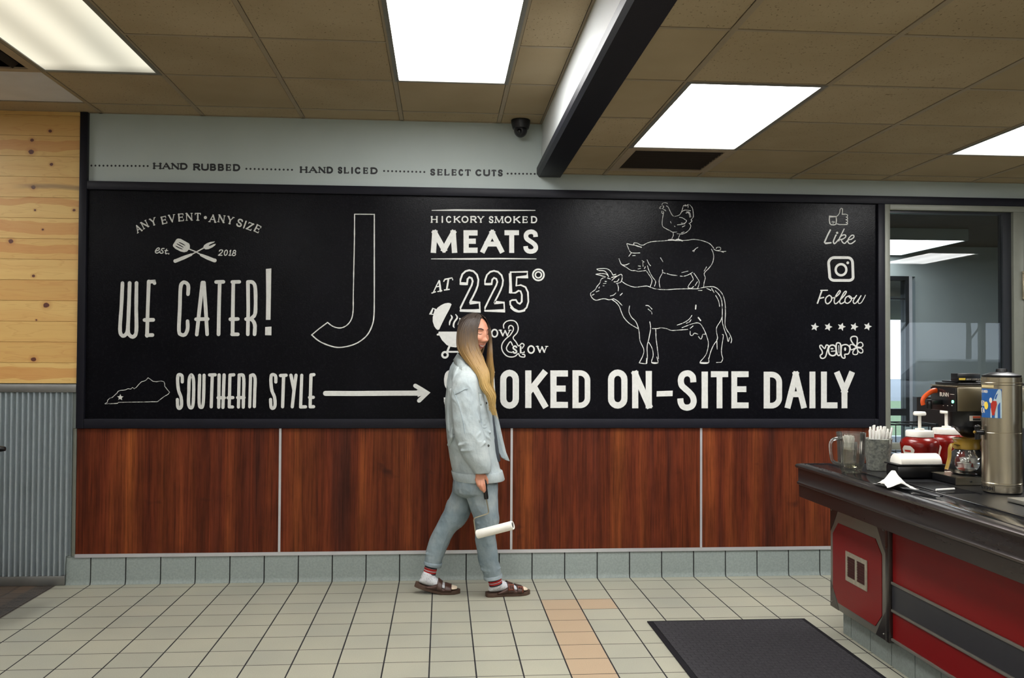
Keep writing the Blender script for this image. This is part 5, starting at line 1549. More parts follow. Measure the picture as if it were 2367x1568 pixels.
cfx, cfy, cfz = 4.405, -1.905, CZ + .0365
KZ, KR = 1.24, 1.03
cf = thing('coffee_pot', 'round glass coffee pot with brass collar full of creamer cups on the warmer', 'coffee pot', (cfx, cfy, cfz))
MB().lathe([(r_ * KR, z_ * KZ) for r_, z_ in [(0.052, 0.0), (0.062, 0.006), (0.071, 0.022), (0.0735, 0.038), (0.070, 0.060), (0.058, 0.078), (0.048, 0.086), (0.047, 0.094), (0.045, 0.094), (0.046, 0.085), (0.056, 0.0765), (0.068, 0.059), (0.0712, 0.038), (0.069, 0.023), (0.060, 0.008), (0.001, 0.003)]], (cfx, cfy, cfz), 48).build('bowl', M['carafe_glass'], cf, smooth=60)
MB().lathe([(r_ * KR, z_ * KZ) for r_, z_ in [(0.0475, 0.088), (0.053, 0.090), (0.054, 0.100), (0.050, 0.110), (0.056, 0.122), (0.060, 0.126), (0.052, 0.127), (0.046, 0.11), (0.0462, 0.0945)]], (cfx, cfy, cfz), 40).build('collar', M['brass_plastic'], cf, smooth=50)
hp = [Vector((cfx - .046, cfy - .018, cfz + .128)), Vector((cfx - .080, cfy - .026, cfz + .134)), Vector((cfx - .094, cfy - .03, cfz + .116)), Vector((cfx - .098, cfy - .032, cfz + .075)), Vector((cfx - .110, cfy - .034, cfz + .034)), Vector((cfx - .114, cfy - .035, cfz + .024))]
MB().tube(catmull(hp, 6), 0.0045, 8, flat=2.4, up=(0.3, -1, 0)).build('handle', M['brass_plastic'], cf, smooth=60)
cr = random.Random(8)
for k in range(13):
    a = 2.4 * k; r_ = .012 + .032 * ((k * 0.37) % 1)
    z = .006 + .0 * k + (.0225 if k > 4 else 0) + (.0225 if k > 9 else 0)
    c = (cfx + r_ * math.cos(a), cfy + r_ * math.sin(a), cfz + z)
    o = MB().lathe([(0.001, 0), (0.012, 0), (0.0165, .019), (0.018, .0205), (0.001, .021)], c, 16).build('creamer_cup', M['white_plastic'] if k not in (4, 8) else M['label_red'], smooth=40)
    tag(o, 'tiny creamer cup inside the round glass coffee pot', 'creamer cup', 'creamer cups in the coffee pot')

# ---- tall steel tea urns
def urn(x, y, r, z1, label, body, spout_ang):
    o = thing('tea_urn', label, 'drink urn', (x, y, CZ), 'drink urns on the counter')
    H = z1 - CZ
    MB().lathe([(0.001, 0.004), (r * .97, 0.004), (r, 0.010), (r, 0.033), (r + .0015, 0.035), (r + .0015, 0.040), (r, 0.042), (r, H * .52), (r - .0008, H * .522), (r - .0008, H * .526), (r, H * .528), (r, H - .032), (r + .0018, H - .030), (r + .0018, H - .022), (r, H - .020), (r, H), (r - .004, H + .002), (0.001, H + .002)], (x, y, CZ), 64).build('body', body, o, smooth=35)
    MB().lathe([(0.001, 0.0005), (r * .93, 0.0005), (r * .93, 0.004), (0.001, 0.004)], (x, y, CZ), 40).build('foot', M['black_plastic'], o)
    MB().lathe([(0.001, H + .0025), (r * .98, H + .0025), (r * .98, H + .009), (r * .6, H + .018), (0.022, H + .022), (0.02, H + .034), (0.001, H + .036)], (x, y, CZ), 48).build('lid', M['black_plastic'], o, smooth=45)
    d = Vector((math.cos(spout_ang), math.sin(spout_ang), 0)); c = Vector((x, y, CZ + H * .52))
    b = MB(); b.cyl(c + d * (r + .0005), c + d * (r + .030), 0.012, 18); b.cyl(c + d * (r + .022) + Vector((0, 0, -.03)), c + d * (r + .022) + Vector((0, 0, .016)), 0.010, 16); b.ball(tuple(c + d * (r + .022) + Vector((0, 0, .022))), .013, .013, .008)
    sp = b.build('spigot', M['black_plastic'], o, smooth=40)
    b = MB(); b.ball(tuple(c + d * (r + .033)), .006, .006, .006, 12, 8); b.build('brass_cap', M['brass_plastic'], sp, smooth=60)
    return o
UX, UY, UR = 4.383, -2.192, 0.074
u1 = urn(UX, UY, UR, 1.318, 'tall brushed steel tea urn with a blue and white sticker', M['urn_steel'], math.radians(172))
u2 = urn(4.585, -2.36, 0.080, 1.345, 'second steel drink urn cut off by the right edge of the photo', M['dark_steel'], math.radians(190))
cam_ang = math.atan2(CAM.y - UY, CAM.x - UX)
def wrap(p, z0, z1, a0, a1, mat, name, parent, off=.0009, n=14):
    p.loft([[(UX + (UR + off) * math.cos(a0 + (a1 - a0) * i / n), UY + (UR + off) * math.sin(a0 + (a1 - a0) * i / n), z) for i in range(n + 1)] for z in (z0, z1)], cap=False, closed=False)
def ua(px):      # angle on the urn's skin that shows at picture column px
    s = (px - 2313.5) / 44.5
    return cam_ang + math.asin(max(-1, min(1, s)))
b = MB(); wrap(b, 1.155, 1.272, ua(2271), ua(2314), None, None, None); st = b.build('sticker', M['label_blue'], u1, smooth=60)
b = MB()
b.loft([[(UX + (UR + .0014) * math.cos(a), UY + (UR + .0014) * math.sin(a), z) for a in (ua(x0), ua((x0 + x1) / 2), ua(x1))] for z, x0, x1 in ((1.156, 2290, 2314), (1.19, 2290, 2314), (1.225, 2296, 2314), (1.262, 2304, 2313), (1.271, 2307, 2311))], cap=False, closed=False)
b.build('ice_print', M['label_pale'], st, smooth=60)
def spot(px, z, rx, rz, mat, name, off=.002):
    a = ua(px); n = 20
    b = MB(); b.add([(UX + (UR + off) * math.cos(a + rx / UR * math.cos(t)), UY + (UR + off) * math.sin(a + rx / UR * math.cos(t)), z + rz * math.sin(t)) for t in [2 * PI * i / n for i in range(n)]], [tuple(range(n))])
    b.build(name, mat, st)
spot(2281, 1.204, .010, .016, M['label_yellow'], 'yellow_spot')
b = MB()
b.loft([[(UX + (UR + .0022) * math.cos(a), UY + (UR + .0022) * math.sin(a), z) for a in (ua(x0), ua((x0 + x1) / 2), ua(x1))] for z, x0, x1 in ((1.166, 2293.5, 2298), (1.19, 2291.5, 2301), (1.21, 2291, 2304), (1.224, 2292, 2303))], cap=False, closed=False)
b.build('drink_print', M['label_red'], st, smooth=60)
spot(2291, 1.226, .006, .011, M['label_white'], 'lemon_print', .0024)
class WrapPaint(Paint):
    def w(self, p):
        a = ua(p[0]); r = UR + .0019
        return (UX + r * math.cos(a), UY + r * math.sin(a), p[1])
def wtext(s, x0, x1, z0, z1, wd, mat, name, parent):
    p = WrapPaint(seed=2); ws = [G[c][0] for c in s]; tot = sum(ws) + .35 * (len(s) - 1); k = (x1 - x0) / tot; x = x0
    for c, w_ in zip(s, ws):
        X0, X1 = x, x + w_ * k; x += (w_ + .35) * k
        for stq in G[c][1]:
            cl = (abs(stq[0][0] - stq[-1][0]) + abs(stq[0][1] - stq[-1][1])) < 1e-3
            P = [(X0 + (X1 - X0) * u, (z1 + (z0 - z1) * v)) for u, v in stq]
            # ribbons in mixed units: draw as thin quads in (column, height)
            for (a, b_), (c_, d_) in zip(P, P[1:]):
                if abs(d_ - b_) > abs(c_ - a) * 0.0004:
                    q = [(a - wd / 2, b_), (a + wd / 2, b_), (c_ + wd / 2, d_), (c_ - wd / 2, d_)]
                else:
                    h = wd * .0018 / 2; q = [(a, b_ - h), (a, b_ + h), (c_, d_ + h), (c_, d_ - h)]
                p.add([p.w(t) for t in q], [(0, 1, 2, 3)])
    p.build(name, mat, parent)
wtext('CLOSED', 2271.5, 2284, 1.256, 1.2655, 0.9, M['label_white'], 'lettering', st)
wtext('ED', 2271.5, 2277.5, 1.203, 1.222, 1.3, M['label_white'], 'lettering', st)
wtext('EA', 2271.5, 2277.5, 1.174, 1.193, 1.3, M['label_white'], 'lettering', st)
b = MB(); wrap(b, 1.277, 1.297, ua(2271), ua(2297), None, None, None); b.build('tape_label', M['tape_tan'], u1, smooth=60)
# maker's plate at the foot
b = MB()
for z0, z1, x0, x1 in ((.8605, .8615, 2272, 2297), (.8815, .8825, 2272, 2297), (.8605, .8825, 2296.3, 2297.2)): wrap(b, z0, z1, ua(x0), ua(x1), None, None, None)
pl1 = b.build('name_plate', M['ink_dark'], u1)
wtext('BUNN', 2262 + 7.5, 2293, .865, .878, 1.8, M['ink_dark'], 'plate_lettering', pl1)

# ---- things cut by the right edge
o = thing('sauce_bottle', 'clear sauce bottle with orange label cut off by the right photo edge', 'bottle', (4.70, -1.93, CZ))
MB().lathe([(0.030, .0005), (0.034, .006), (0.034, .11), (0.028, .135), (0.014, .15), (0.014, .158), (0.001, .158)], (4.70, -1.93, CZ), 28).build('body', M['pitcher_plastic'], o, smooth=50)
MB().lathe([(0.0345, .07), (0.0348, .07), (0.0348, .112), (0.0345, .112)], (4.70, -1.93, CZ), 28, cap=False).build('label', M['label_orange'], o, smooth=50)
MB().lathe([(0.016, .152), (0.017, .153), (0.017, .178), (0.001, .18)], (4.70, -1.93, CZ), 20).build('cap', M['white_plastic'], o, smooth=40)
q = at(2328, 1150, 2, .868)
o = MB().box(q.x, q.x + .16, q.y - .30, q.y, CZ + .0005, CZ + .016).build('steel_tray', M['frame_steel'], bevel=0.002)
tag(o, 'flat steel tray corner at the right edge in front of the tea urn', 'tray')
# pale folded paper behind the second jug
q0, q1, q2 = at(2168, 1002, 1, -1.16), at(2196, 1002, 1, -1.16), at(2190, 962, 1, -1.16)
o = MB().prism([(q0.x, -1.19, CZ - .0), (q1.x, -1.19, CZ - .0), (q1.x - .005, -1.19, q0.z), (q2.x, -1.19, q2.z), (q2.x - .012, -1.19, q2.z - .02), (q0.x, -1.19, q0.z)], (0, .006, 0)).build('paper_bag', M['paper_blue'])
o.location.z = 0.0012
tag(o, 'pale blue paper sack standing behind the second ketchup jug', 'paper sack')

# ================================================================== floor mat
def matmat():
    t = NT('mat_rubber')
    v = t.coord((1, 1, 1))
    br = t.n('ShaderNodeTexBrick'); t.l(v, br.inputs['Vector'])
    br.inputs['Scale'].default_value = 20; br.inputs['Mortar Size'].default_value = 0.06; br.inputs['Brick Width'].default_value = 1.0; br.inputs['Row Height'].default_value = 0.7
    br.inputs['Mortar Smooth'].default_value = 0.6
    f = t.noise(v, 160, 4, 0.7)
    c = t.ramp(f, [(0.35, rgb(24, 23, 27)), (0.58, rgb(38, 36, 41)), (0.72, rgb(82, 78, 82))])
    c = t.mix(t.math('MULTIPLY', br.outputs['Fac'], 0.85), c, rgb(16, 15, 19))
    t.l(c, t.b.inputs['Base Color']); t.b.inputs['Roughness'].default_value = 0.9
    t.bump(t.math('SUBTRACT', t.math('MULTIPLY', f, 0.4), br.outputs['Fac']), 0.6, 0.004)
matmat()
plain('mat_edge', rgb(18, 17, 22), 0.8, spec=0.2)
mt = thing('floor_mat', 'dark charcoal textured rubber floor mat on the tiles before the counter', 'mat', (3.62, -1.9, 0))
MB().box(3.222, 4.020, -2.9, -1.010, 0.0065, 0.0095).build('pile', M['mat_rubber'], mt)
b = MB(); b.prism([(3.195, -2.925, .0008), (4.046, -2.925, .0008), (4.046, -0.984, .0008), (3.195, -0.984, .0008)], (0, 0, .0055)); b.build('border', M['mat_edge'], mt, bevel=0.002)

# ================================================================== small things by the window
# notice frame on the jamb
nb = thing('notice_frame', 'small silver framed black notice holder on the window jamb at the right edge', 'notice frame', (5.97, -0.035, 1.785))
fr_ = MB(); fr_.box(5.899, 6.06, -0.045, -0.031, 1.785, 1.80); fr_.box(5.899, 6.06, -0.045, -0.031, 1.955, 1.97); fr_.box(5.899, 5.914, -0.045, -0.031, 1.80, 1.955); fr_.box(6.045, 6.06, -0.045, -0.031, 1.80, 1.955)
fr_.build('frame', M['urn_steel'], nb, bevel=0.003)
MB().box(5.914, 6.045, -0.040, -0.031, 1.80, 1.955).build('face', M['black_plastic'], nb)
plain('poster_dark', rgb(40, 42, 46), 0.5)
o = MB().box(5.947, 6.22, -0.022, -0.0205, 2.155, 2.30).build('window_notice', M['poster_dark']); o.location.y = 0.0
tag(o, 'dark notice behind the top right pane above the silver notice frame', 'notice')
o.location.y = 0.0305
# wire rack with a paper sign, standing in the vestibule
rk = thing('wire_rack', 'black wire rack with a white paper sign behind the window glass', 'rack', (5.30, 0.37, 0))
b = MB()
rx0, rx1, ry0, ry1 = 5.12, 5.47, 0.24, 0.50
for x in (rx0, rx1):
    for y in (ry0, ry1): b.cyl((x, y, 0.001), (x, y, 0.955), 0.008, 10)
b.build('post', M['dark_frame'], rk, smooth=50)
b = MB()
for z in (.16, .45, .74, .945):
    for y in (ry0, ry1): b.cyl((rx0, y, z), (rx1, y, z), 0.005, 8)
    for x in (rx0, rx1): b.cyl((x, ry0, z), (x, ry1, z), 0.005, 8)
    for k in range(6): b.cyl((rx0 + k * (rx1 - rx0) / 5, ry0, z), (rx0 + k * (rx1 - rx0) / 5, ry1, z), 0.003, 6)
for k in range(1, 6):
    x = rx0 + k * (rx1 - rx0) / 6; b.cyl((x, ry0, .16), (x, ry0, .945), 0.003, 6)
b.build('wire_shelf', M['dark_frame'], rk, smooth=50)
sg = MB().box(5.235, 5.43, 0.250, 0.256, 0.80, 0.93).build('paper_sign', M['label_pale'], rk)
text('sign_lettering', 'MENU', (5.265, 0.2495, 0.845), (1, 0, 0), (0, 0, 1), 0.05, M['ink_dark'], sg)

# black chair standing mostly outside the frame on the left: only the tip of its back rail shows
tip = at(12, 1038, 1, -0.55)
chx, chz = tip.x, tip.z
ch = thing('cafe_chair', 'black metal chair back tip poking in at the left edge before the corrugated wall', 'chair', (chx - .22, -0.55, 0))
MB().tube([(chx - .42, -.55, chz), (chx - .02, -.55, chz), (chx, -.55, chz)], [.016, .016, .012], 14).build('back_rail', M['black_plastic'], ch, smooth=50)
for dx in (-.40, -.05): MB().tube([(chx + dx, -.55, chz), (chx + dx, -.56, .45), (chx + dx, -.52, .001)], .012, 10).build('leg', M['black_plastic'], ch, smooth=50)
for dx in (-.40, -.05): MB().tube([(chx + dx, -.93, .45), (chx + dx, -.95, .001)], .012, 10).build('leg', M['black_plastic'], ch, smooth=50)
MB().box(chx - .43, chx - .02, -.96, -.575, .445, .47).build('seat', M['black_plastic'], ch, bevel=.008)

# ================================================================== the person walking along the wall
def denim(name, c0, c1, c2, fade=4.0):
    t = NT(name)
    v = t.coord()
    f = t.noise(v, fade, 4, 0.55)
    g = t.noise(t.coord((1, 1, 0.35)), 90, 3, 0.7)
    base = t.ramp(f, [(0.3, c0), (0.5, c1), (0.7, c2)])
    base = t.mix(0.5, base, t.ramp(g, [(0.3, (0.82, 0.84, 0.86)), (0.7, (1.06, 1.06, 1.05))]), 'MULTIPLY')
    t.l(base, t.b.inputs['Base Color'])
    t.b.inputs['Roughness'].default_value = 0.85
    t.b.inputs['Specular IOR Level'].default_value = 0.15
    w_ = t.noise(t.coord((1, 1, 0.8)), 16, 3, 0.5)
    t.bump(t.math('ADD', t.math('MULTIPLY', w_, 1.0), t.math('MULTIPLY', g, 0.08)), 0.5, 0.02)
    return t.m
denim('jacket_denim', rgb(152, 163, 168), rgb(170, 180, 182), rgb(186, 193, 192))
denim('jacket_seam', rgb(140, 152, 158), rgb(154, 166, 171), rgb(162, 172, 176))
denim('jeans_denim', rgb(108, 124, 132), rgb(130, 143, 149), rgb(156, 165, 166), 6.0)
denim('jeans_cuff', rgb(128, 142, 150), rgb(142, 154, 160), rgb(150, 160, 164))
def skin():
    t = NT('skin')
    v = t.coord()
    f = t.noise(v, 30, 4)
    t.l(t.ramp(f, [(0.3, rgb(186, 124, 98)), (0.7, rgb(202, 142, 114))]), t.b.inputs['Base Color'])
    t.b.inputs['Roughness'].default_value = 0.48
    t.b.inputs['Subsurface Weight'].default_value = 0.08
    t.b.inputs['Subsurface Radius'].default_value = (0.01, 0.004, 0.002)
skin()
def hairmat():
    t = NT('ombre_hair')
    v = t.coord()
    x, y, z = t.xyz(v)
    st = t.noise(t.coord((60, 60, 1.5)), 3.0, 4, 0.6)
    zz = t.math('ADD', z, t.math('MULTIPLY', t.math('SUBTRACT', st, 0.5), 0.28))
    base = t.ramp(t.math('MULTIPLY', t.math('SUBTRACT', zz, 1.02), 1.65), [(0.0, rgb(196, 166, 108)), (0.40, rgb(182, 150, 92)), (0.58, rgb(156, 122, 72)), (0.74, rgb(108, 86, 62)), (0.92, rgb(62, 52, 46))])
    base = t.mix(0.75, base, t.ramp(st, [(0.3, (0.55, 0.52, 0.48)), (0.7, (1.2, 1.18, 1.12))]), 'MULTIPLY')
    t.l(base, t.b.inputs['Base Color'])
    t.b.inputs['Roughness'].default_value = 0.42
    t.b.inputs['Specular IOR Level'].default_value = 0.4
    t.bump(st, 0.5, 0.004)
hairmat()
def sockmat():
    t = NT('sock_knit')
    v = t.coord()
    vo = t.n('ShaderNodeTexVoronoi'); vo.inputs['Scale'].default_value = 110; t.l(t.coord((1, 1, 0.6)), vo.inputs['Vector'])
    f = t.math('LESS_THAN', vo.outputs['Distance'], 0.22)
    t.l(t.mix(t.math('MULTIPLY', f, 0.6), rgb(200, 202, 206), rgb(126, 130, 138)), t.b.inputs['Base Color'])
    t.b.inputs['Roughness'].default_value = 0.9
sockmat()
plain('sock_red', rgb(158, 34, 32), 0.9, var=0.2, nscale=80)
plain('sock_dark', rgb(36, 36, 46), 0.9)
plain('sock_toe', rgb(226, 208, 184), 0.9)
plain('shirt_dark', rgb(58, 66, 74), 0.85, var=0.12)
plain('sandal_leather', rgb(66, 42, 34), 0.45, var=0.15, bump=0.1)
plain('sandal_buckle', rgb(112, 54, 34), 0.2, 0.3)
plain('sandal_sole', rgb(74, 54, 42), 0.7, var=0.15, nscale=60)
plain('metal_button', rgb(74, 76, 72), 0.35, 0.7)
plain('lip_skin', rgb(176, 92, 82), 0.4)
plain('teeth_white', rgb(236, 230, 220), 0.3)
plain('lash_brown', rgb(48, 34, 28), 0.7)
plain('roller_nap', rgb(238, 235, 226), 0.95, var=0.02, bump=0.3, bscale=300)
plain('roller_wire', rgb(176, 168, 146), 0.3, 0.9)

def q1(cx, cy): return 960 + .22957 * cx, 700 + .22957 * cy      # two enlargements of the figure
def q2(cx, cy): return 930 + .23595 * cx, 1030 + .23595 * cy
def A3(px, py, Y): return at(px, py, 1, Y)

def ring(py, xl, xr, Y, ry, n=28, e=2.2, dz=0.0, wob=0.0, seed=0):
    a, b_ = A3(xl, py, Y), A3(xr, py, Y)
    c = (a + b_) / 2; rx = (b_ - a).length / 2
    out = []
    for i in range(n):
        t = 2 * PI * i / n; co, si = math.cos(t), math.sin(t)
        k = 1 + wob * math.sin(5 * t + seed) * math.sin(2.3 * seed + t)
        out.append(Vector((c.x + rx * k * math.copysign(abs(co) ** (2 / e), co), c.y + ry * k * math.copysign(abs(si) ** (2 / e), si), c.z + dz * co)))
    return out
def rows(spec, **kw):
    return [ring(*r, **kw) for r in spec]

YP = -0.37
person = thing('person', 'woman in pale denim jacket and jeans with long ombre hair, walking with a paint roller', 'person', (2.32, YP, 0))

from mathutils import noise as mnoise
def wrinkle(mb, amp, sx, sz, seed):
    me = bpy.data.meshes.new('tmp'); me.from_pydata(mb.v, [], mb.f); me.update()
    off = Vector((seed, seed * 1.7, seed * .3))
    out = []
    for v in me.vertices:
        p = Vector((v.co.x * sx + v.co.z * sx * .35, v.co.y * sx, v.co.z * sz)) + off
        n = mnoise.noise(p) + .55 * mnoise.noise(p * 2.1) + .25 * mnoise.noise(p * 4.3)
        r = (1 - abs(n)) ** 2 - .5          # ridged, like cloth creases
        out.append(tuple(v.co + v.normal * (amp * r)))
    mb.v = out; bpy.data.meshes.remove(me)
    return mb

# ---- head shape
HC = A3(1096, 772, YP)
HF = Vector((0.66, -0.75, -0.10)).normalized()
HS = HF.cross(Vector((0, 0, 1))).normalized()          # her right-hand side
HU = HS.cross(HF).normalized()
def gauss(x, s): return math.exp(-(x / s) ** 2)
def head_local(u, v, w):
    """unit direction (side, front, up) -> shaped local point"""
    x, y, z = 0.074 * u, 0.094 * v, 0.112 * w
    if w < 0:
        k = 1 - 0.30 * (-w) ** 1.6
        x *= k
        if v < 0: y *= 1 - 0.35 * (-w)
        else: y *= 1 - 0.04 * (-w)
    if v > 0:
        f = v
        ax = abs(x)
        d = 0.0
        d += 0.012 * gauss(x, .010) * gauss(z - .005, .022) + 0.029 * gauss(x, .0105) * gauss(z + .030, .0135)
        d += 0.009 * gauss(ax - .0125, .007) * gauss(z + .036, .008)
        d += 0.005 * gauss(ax - .026, .022) * gauss(z - .034, .009)
        d -= 0.011 * gauss(ax - .031, .015) * gauss(z - .012, .012)
        d += 0.007 * gauss(ax - .031, .010) * gauss(z - .010, .0065)
        d += 0.011 * gauss(ax - .040, .017) * gauss(z + .026, .017)
        d += 0.008 * gauss(x, .026) * gauss(z + .0575, .0050) + 0.008 * gauss(x, .022) * gauss(z + .0715, .0060)
        d -= 0.004 * gauss(x, .026) * gauss(z + .0645, .0032)
        d += 0.012 * gauss(x, .016) * gauss(z + .094, .014)
        y += d * min(1, f * 1.6)
    return x, y, z
def head_pt(u, v, w, off=0.0):
    x, y, z = head_local(u, v, w)
    return HC + HS * (x * (1 + off / .08)) + HF * (y + off) + HU * z
def face_pt(x, z, off=0.001):
    """point on the face at side x, height z"""
    w = max(-.98, min(.98, z / .112)); u = x / .074
    if w < 0: u = u / (1 - 0.30 * (-w) ** 1.6)
    v = math.sqrt(max(0.02, 1 - u * u - w * w))
    X, Y, Z = head_local(u, v, w)
    return HC + HS * X + HF * (Y + off) + HU * Z
hm = MB(); NR, NSG = 72, 84
R = []
for k in range(NR + 1):
    th = PI * k / NR; w_ = -math.cos(th); s_ = max(math.sin(th), .002)
    R.append([head_pt(s_ * math.sin(2 * PI * i / NSG), s_ * math.cos(2 * PI * i / NSG), w_) for i in range(NSG)])
hm.loft(R, True)

# ---- body: one skin surface (head, neck, trunk, arms, hands, legs, feet)
bd = MB(); bd.v = list(hm.v); bd.f = list(hm.f)
neck0 = HC - HU * .075 - HF * .012
bd.tube([neck0 + HU * .03, neck0 - HU * .03, A3(1082, 838, YP), A3(1080, 856, YP)], [.050, .048, .052, .07], 20)
for sx in (-1, 1):      # ears, under the hair
    e = HC + HS * (sx * .072) - HF * .008 - HU * .005
    bd.ball(tuple(e), .012, .014, .028, 12, 8)
bd.loft(rows([(846, 1062, 1098, YP, .10), (866, 1050, 1112, YP, .155), (900, 1046, 1118, YP, .16), (960, 1052, 1118, YP, .135), (1010, 1056, 1122, YP, .125), (1060, 1050, 1130, YP, .145), (1110, 1056, 1142, YP, .155), (1135, 1064, 1138, YP, .14)]), True)
def chain(pts, rad, seg=14): bd.tube([A3(*p) for p in pts], rad, seg)
YR = -0.55
# right arm and hand
chain([(1072, 872, -.50), (1076, 930, -.535), (1082, 985, -.55), (1096, 1035, -.555), (1109, 1082, YR), (1110.5, 1094, YR)], [.050, .044, .040, .036, .027, .024])
def pad(p, rx, ry, rz): bd.ball(tuple(A3(*p)), rx, ry, rz, 14, 10)
pad((1109.5, 1101, YR), .027, .017, .030); pad((1109, 1109, YR), .029, .0155, .022); pad((1115, 1100, YR + .004), .018, .018, .024)
FR = .0078
chain([(1116.5, 1108, -.556), (1119, 1120, -.566), (1120.5, 1129, -.562), (1121, 1135, -.550)], [.0088, .0084, .0078, .0068], 10)
chain([(1111.5, 1110, -.558), (1113.5, 1124, -.570), (1116.5, 1133, -.566), (1119.5, 1138, -.553)], [.0090, .0086, .0080, .0068], 10)
chain([(1106, 1109, -.557), (1107.5, 1122, -.567), (1111, 1130, -.562), (1115, 1134, -.549)], [.0086, .0082, .0076, .0066], 10)
chain([(1101.5, 1106, -.554), (1102.3, 1116, -.562), (1105, 1123, -.557), (1109, 1127, -.546)], [.0078, .0072, .0066, .0058], 10)
chain([(1115, 1094, -.545), (1121.5, 1102, -.545), (1126, 1111, -.541), (1127, 1119, -.537)], [.0115, .0100, .0090, .0076], 10)
# left arm and hand on the far side
YLf = -0.19
chain([(1074, 872, -.24), (1076, 930, -.205), (1082, 985, -.195), (1096, 1035, YLf), (1107, 1078, YLf), (1109, 1090, YLf)], [.050, .044, .040, .036, .026, .024])
pad((1109, 1097, YLf), .027, .017, .030); pad((1109, 1104, YLf), .029, .0155, .022)
for k, (x, l) in enumerate(((1115.5, 25), (1111, 28), (1106.5, 26), (1102.5, 20))):
    chain([(x, 1103, YLf), (x + 1, 1103 + l * .5, YLf + .004), (x + 3, 1103 + l * .85, YLf + .0), (x + 5, 1103 + l, YLf - .012)], [.0088, .0084, .0078, .0066], 10)
chain([(1115, 1090, YLf), (1122, 1099, YLf - .006), (1125, 1109, YLf - .01)], [.011, .0098, .0078], 10)
# legs inside the jeans, feet inside the socks
chain([(1112, 1110, -.425), (1118, 1180, -.435), (1124, 1215, -.435), (1125, 1270, -.43), (1143, 1334, -.423), (1146, 1350, -.42)], [.064, .052, .046, .042, .026, .022])
chain([(1078, 1110, -.32), (1058, 1180, -.31), (1033, 1222, -.31), (1009, 1275, -.312), (997, 1310, -.315), (989, 1336, -.32)], [.062, .050, .044, .040, .027, .024])

# feet: local frame x from heel to toe
class Foot:
    def __init__(self, heel, yaw, L, lift):
        self.h = Vector(heel); self.yaw = yaw; self.L = L; self.lift = lift
    def p(self, x, y, z):
        L = self.L
        u = max(0.0, 1 - x / (.62 * L))
        dz = self.lift * u ** 1.35
        sl = self.lift * 1.35 / (.62 * L) * (u ** .35 if u > 0 else 0)
        x2 = x + z * sl * .9
        c, s = math.cos(self.yaw), math.sin(self.yaw)
        return Vector((self.h.x + x2 * c - y * s, self.h.y + x2 * s + y * c, self.h.z + z + dz))
fh = A3(1128, 1371, -.425); fh.z = 0.0006
FRT = Foot((fh.x, -.418, 0.0006), math.radians(11), .238, 0.0)
rh = A3(961, 1356, -.33)
RER = Foot((rh.x + .004, -.325, 0.0006), math.radians(-2), .242, 0.040)
def foot_rings(F, g=0.0, x0=0.0, x1=1.0):
    R = []
    for fx, hw, zt, zb in ((.02, .020, .040, .030), (.06, .030, .062, .026), (.14, .034, .085, .024), (.26, .034, .098, .024), (.38, .035, .086, .026), (.52, .038, .068, .026), (.68, .043, .054, .025), (.80, .045, .044, .026), (.90, .041, .038, .027), (.97, .028, .034, .029)):
        if fx > x1 or fx < x0: continue
        x = fx * F.L; n = 18; r = []
        cz, hz = (zt + zb) / 2, (zt - zb) / 2 + g
        off = 0.0
        for i in range(n):
            a = 2 * PI * i / n
            r.append(F.p(x, off + (max(.008, hw + g)) * math.cos(a), cz + hz * math.sin(a)))
        R.append(r)
    return R
bd.loft(foot_rings(FRT, -.013, .10, .92), True); bd.loft(foot_rings(RER, -.013, .10, .92), True)
body = remesh(bd, 0.0030, 3, 0.4).build('body', M['skin'], person, smooth=80)

# face details
def fribbon(name, pts, wds, mat, off=.0015, par=None):
    P = catmull([(x, z, 0) for x, z in pts], 6); n = len(P); rg = []
    m = MB(); up = []; lo = []
    for i, p in enumerate(P):
        w_ = np.interp(i / (n - 1), np.linspace(0, 1, len(wds)), wds) / 2
        t = (P[min(i + 1, n - 1)] - P[max(i - 1, 0)]).normalized(); nr = Vector((-t.y, t.x, 0))
        a, b_ = p + nr * w_, p - nr * w_
        up.append(face_pt(a.x, a.y, off)); lo.append(face_pt(b_.x, b_.y, off))
    mid = [(a + b_) / 2 + HF * .0006 for a, b_ in zip(up, lo)]
    m.loft([up, mid, lo], cap=False, closed=False)
    o = m.build(name, mat, par or body, smooth=70)
    s_ = o.modifiers.new('thickness', 'SOLIDIFY'); s_.thickness = 0.0008
    return o
for s_ in (-1, 1):
    fribbon('eyelash', [(s_ * .019, .008), (s_ * .027, .0045), (s_ * .036, .0045), (s_ * .045, .009)], [.0015, .0034, .0038, .0018], M['lash_brown'])
    fribbon('eyebrow', [(s_ * .015, .030), (s_ * .028, .036), (s_ * .040, .035), (s_ * .050, .027)], [.005, .0062, .005, .002], M['lash_brown'])
fribbon('teeth', [(-.021, -.0595), (-.010, -.0640), (0, -.0652), (.010, -.0640), (.021, -.0595)], [.0012, .0052, .0062, .0052, .0012], M['teeth_white'], .0008)
fribbon('upper_lip', [(-.026, -.0565), (-.012, -.0585), (0, -.0582), (.012, -.0585), (.026, -.0565)], [.002, .0042, .0036, .0042, .002], M['lip_skin'], .0014)
fribbon('lower_lip', [(-.024, -.0590), (-.012, -.0690), (0, -.0722), (.012, -.0690), (.024, -.0590)], [.002, .0052, .0068, .0052, .002], M['lip_skin'], .0016)

# ---- hair
hr = MB()
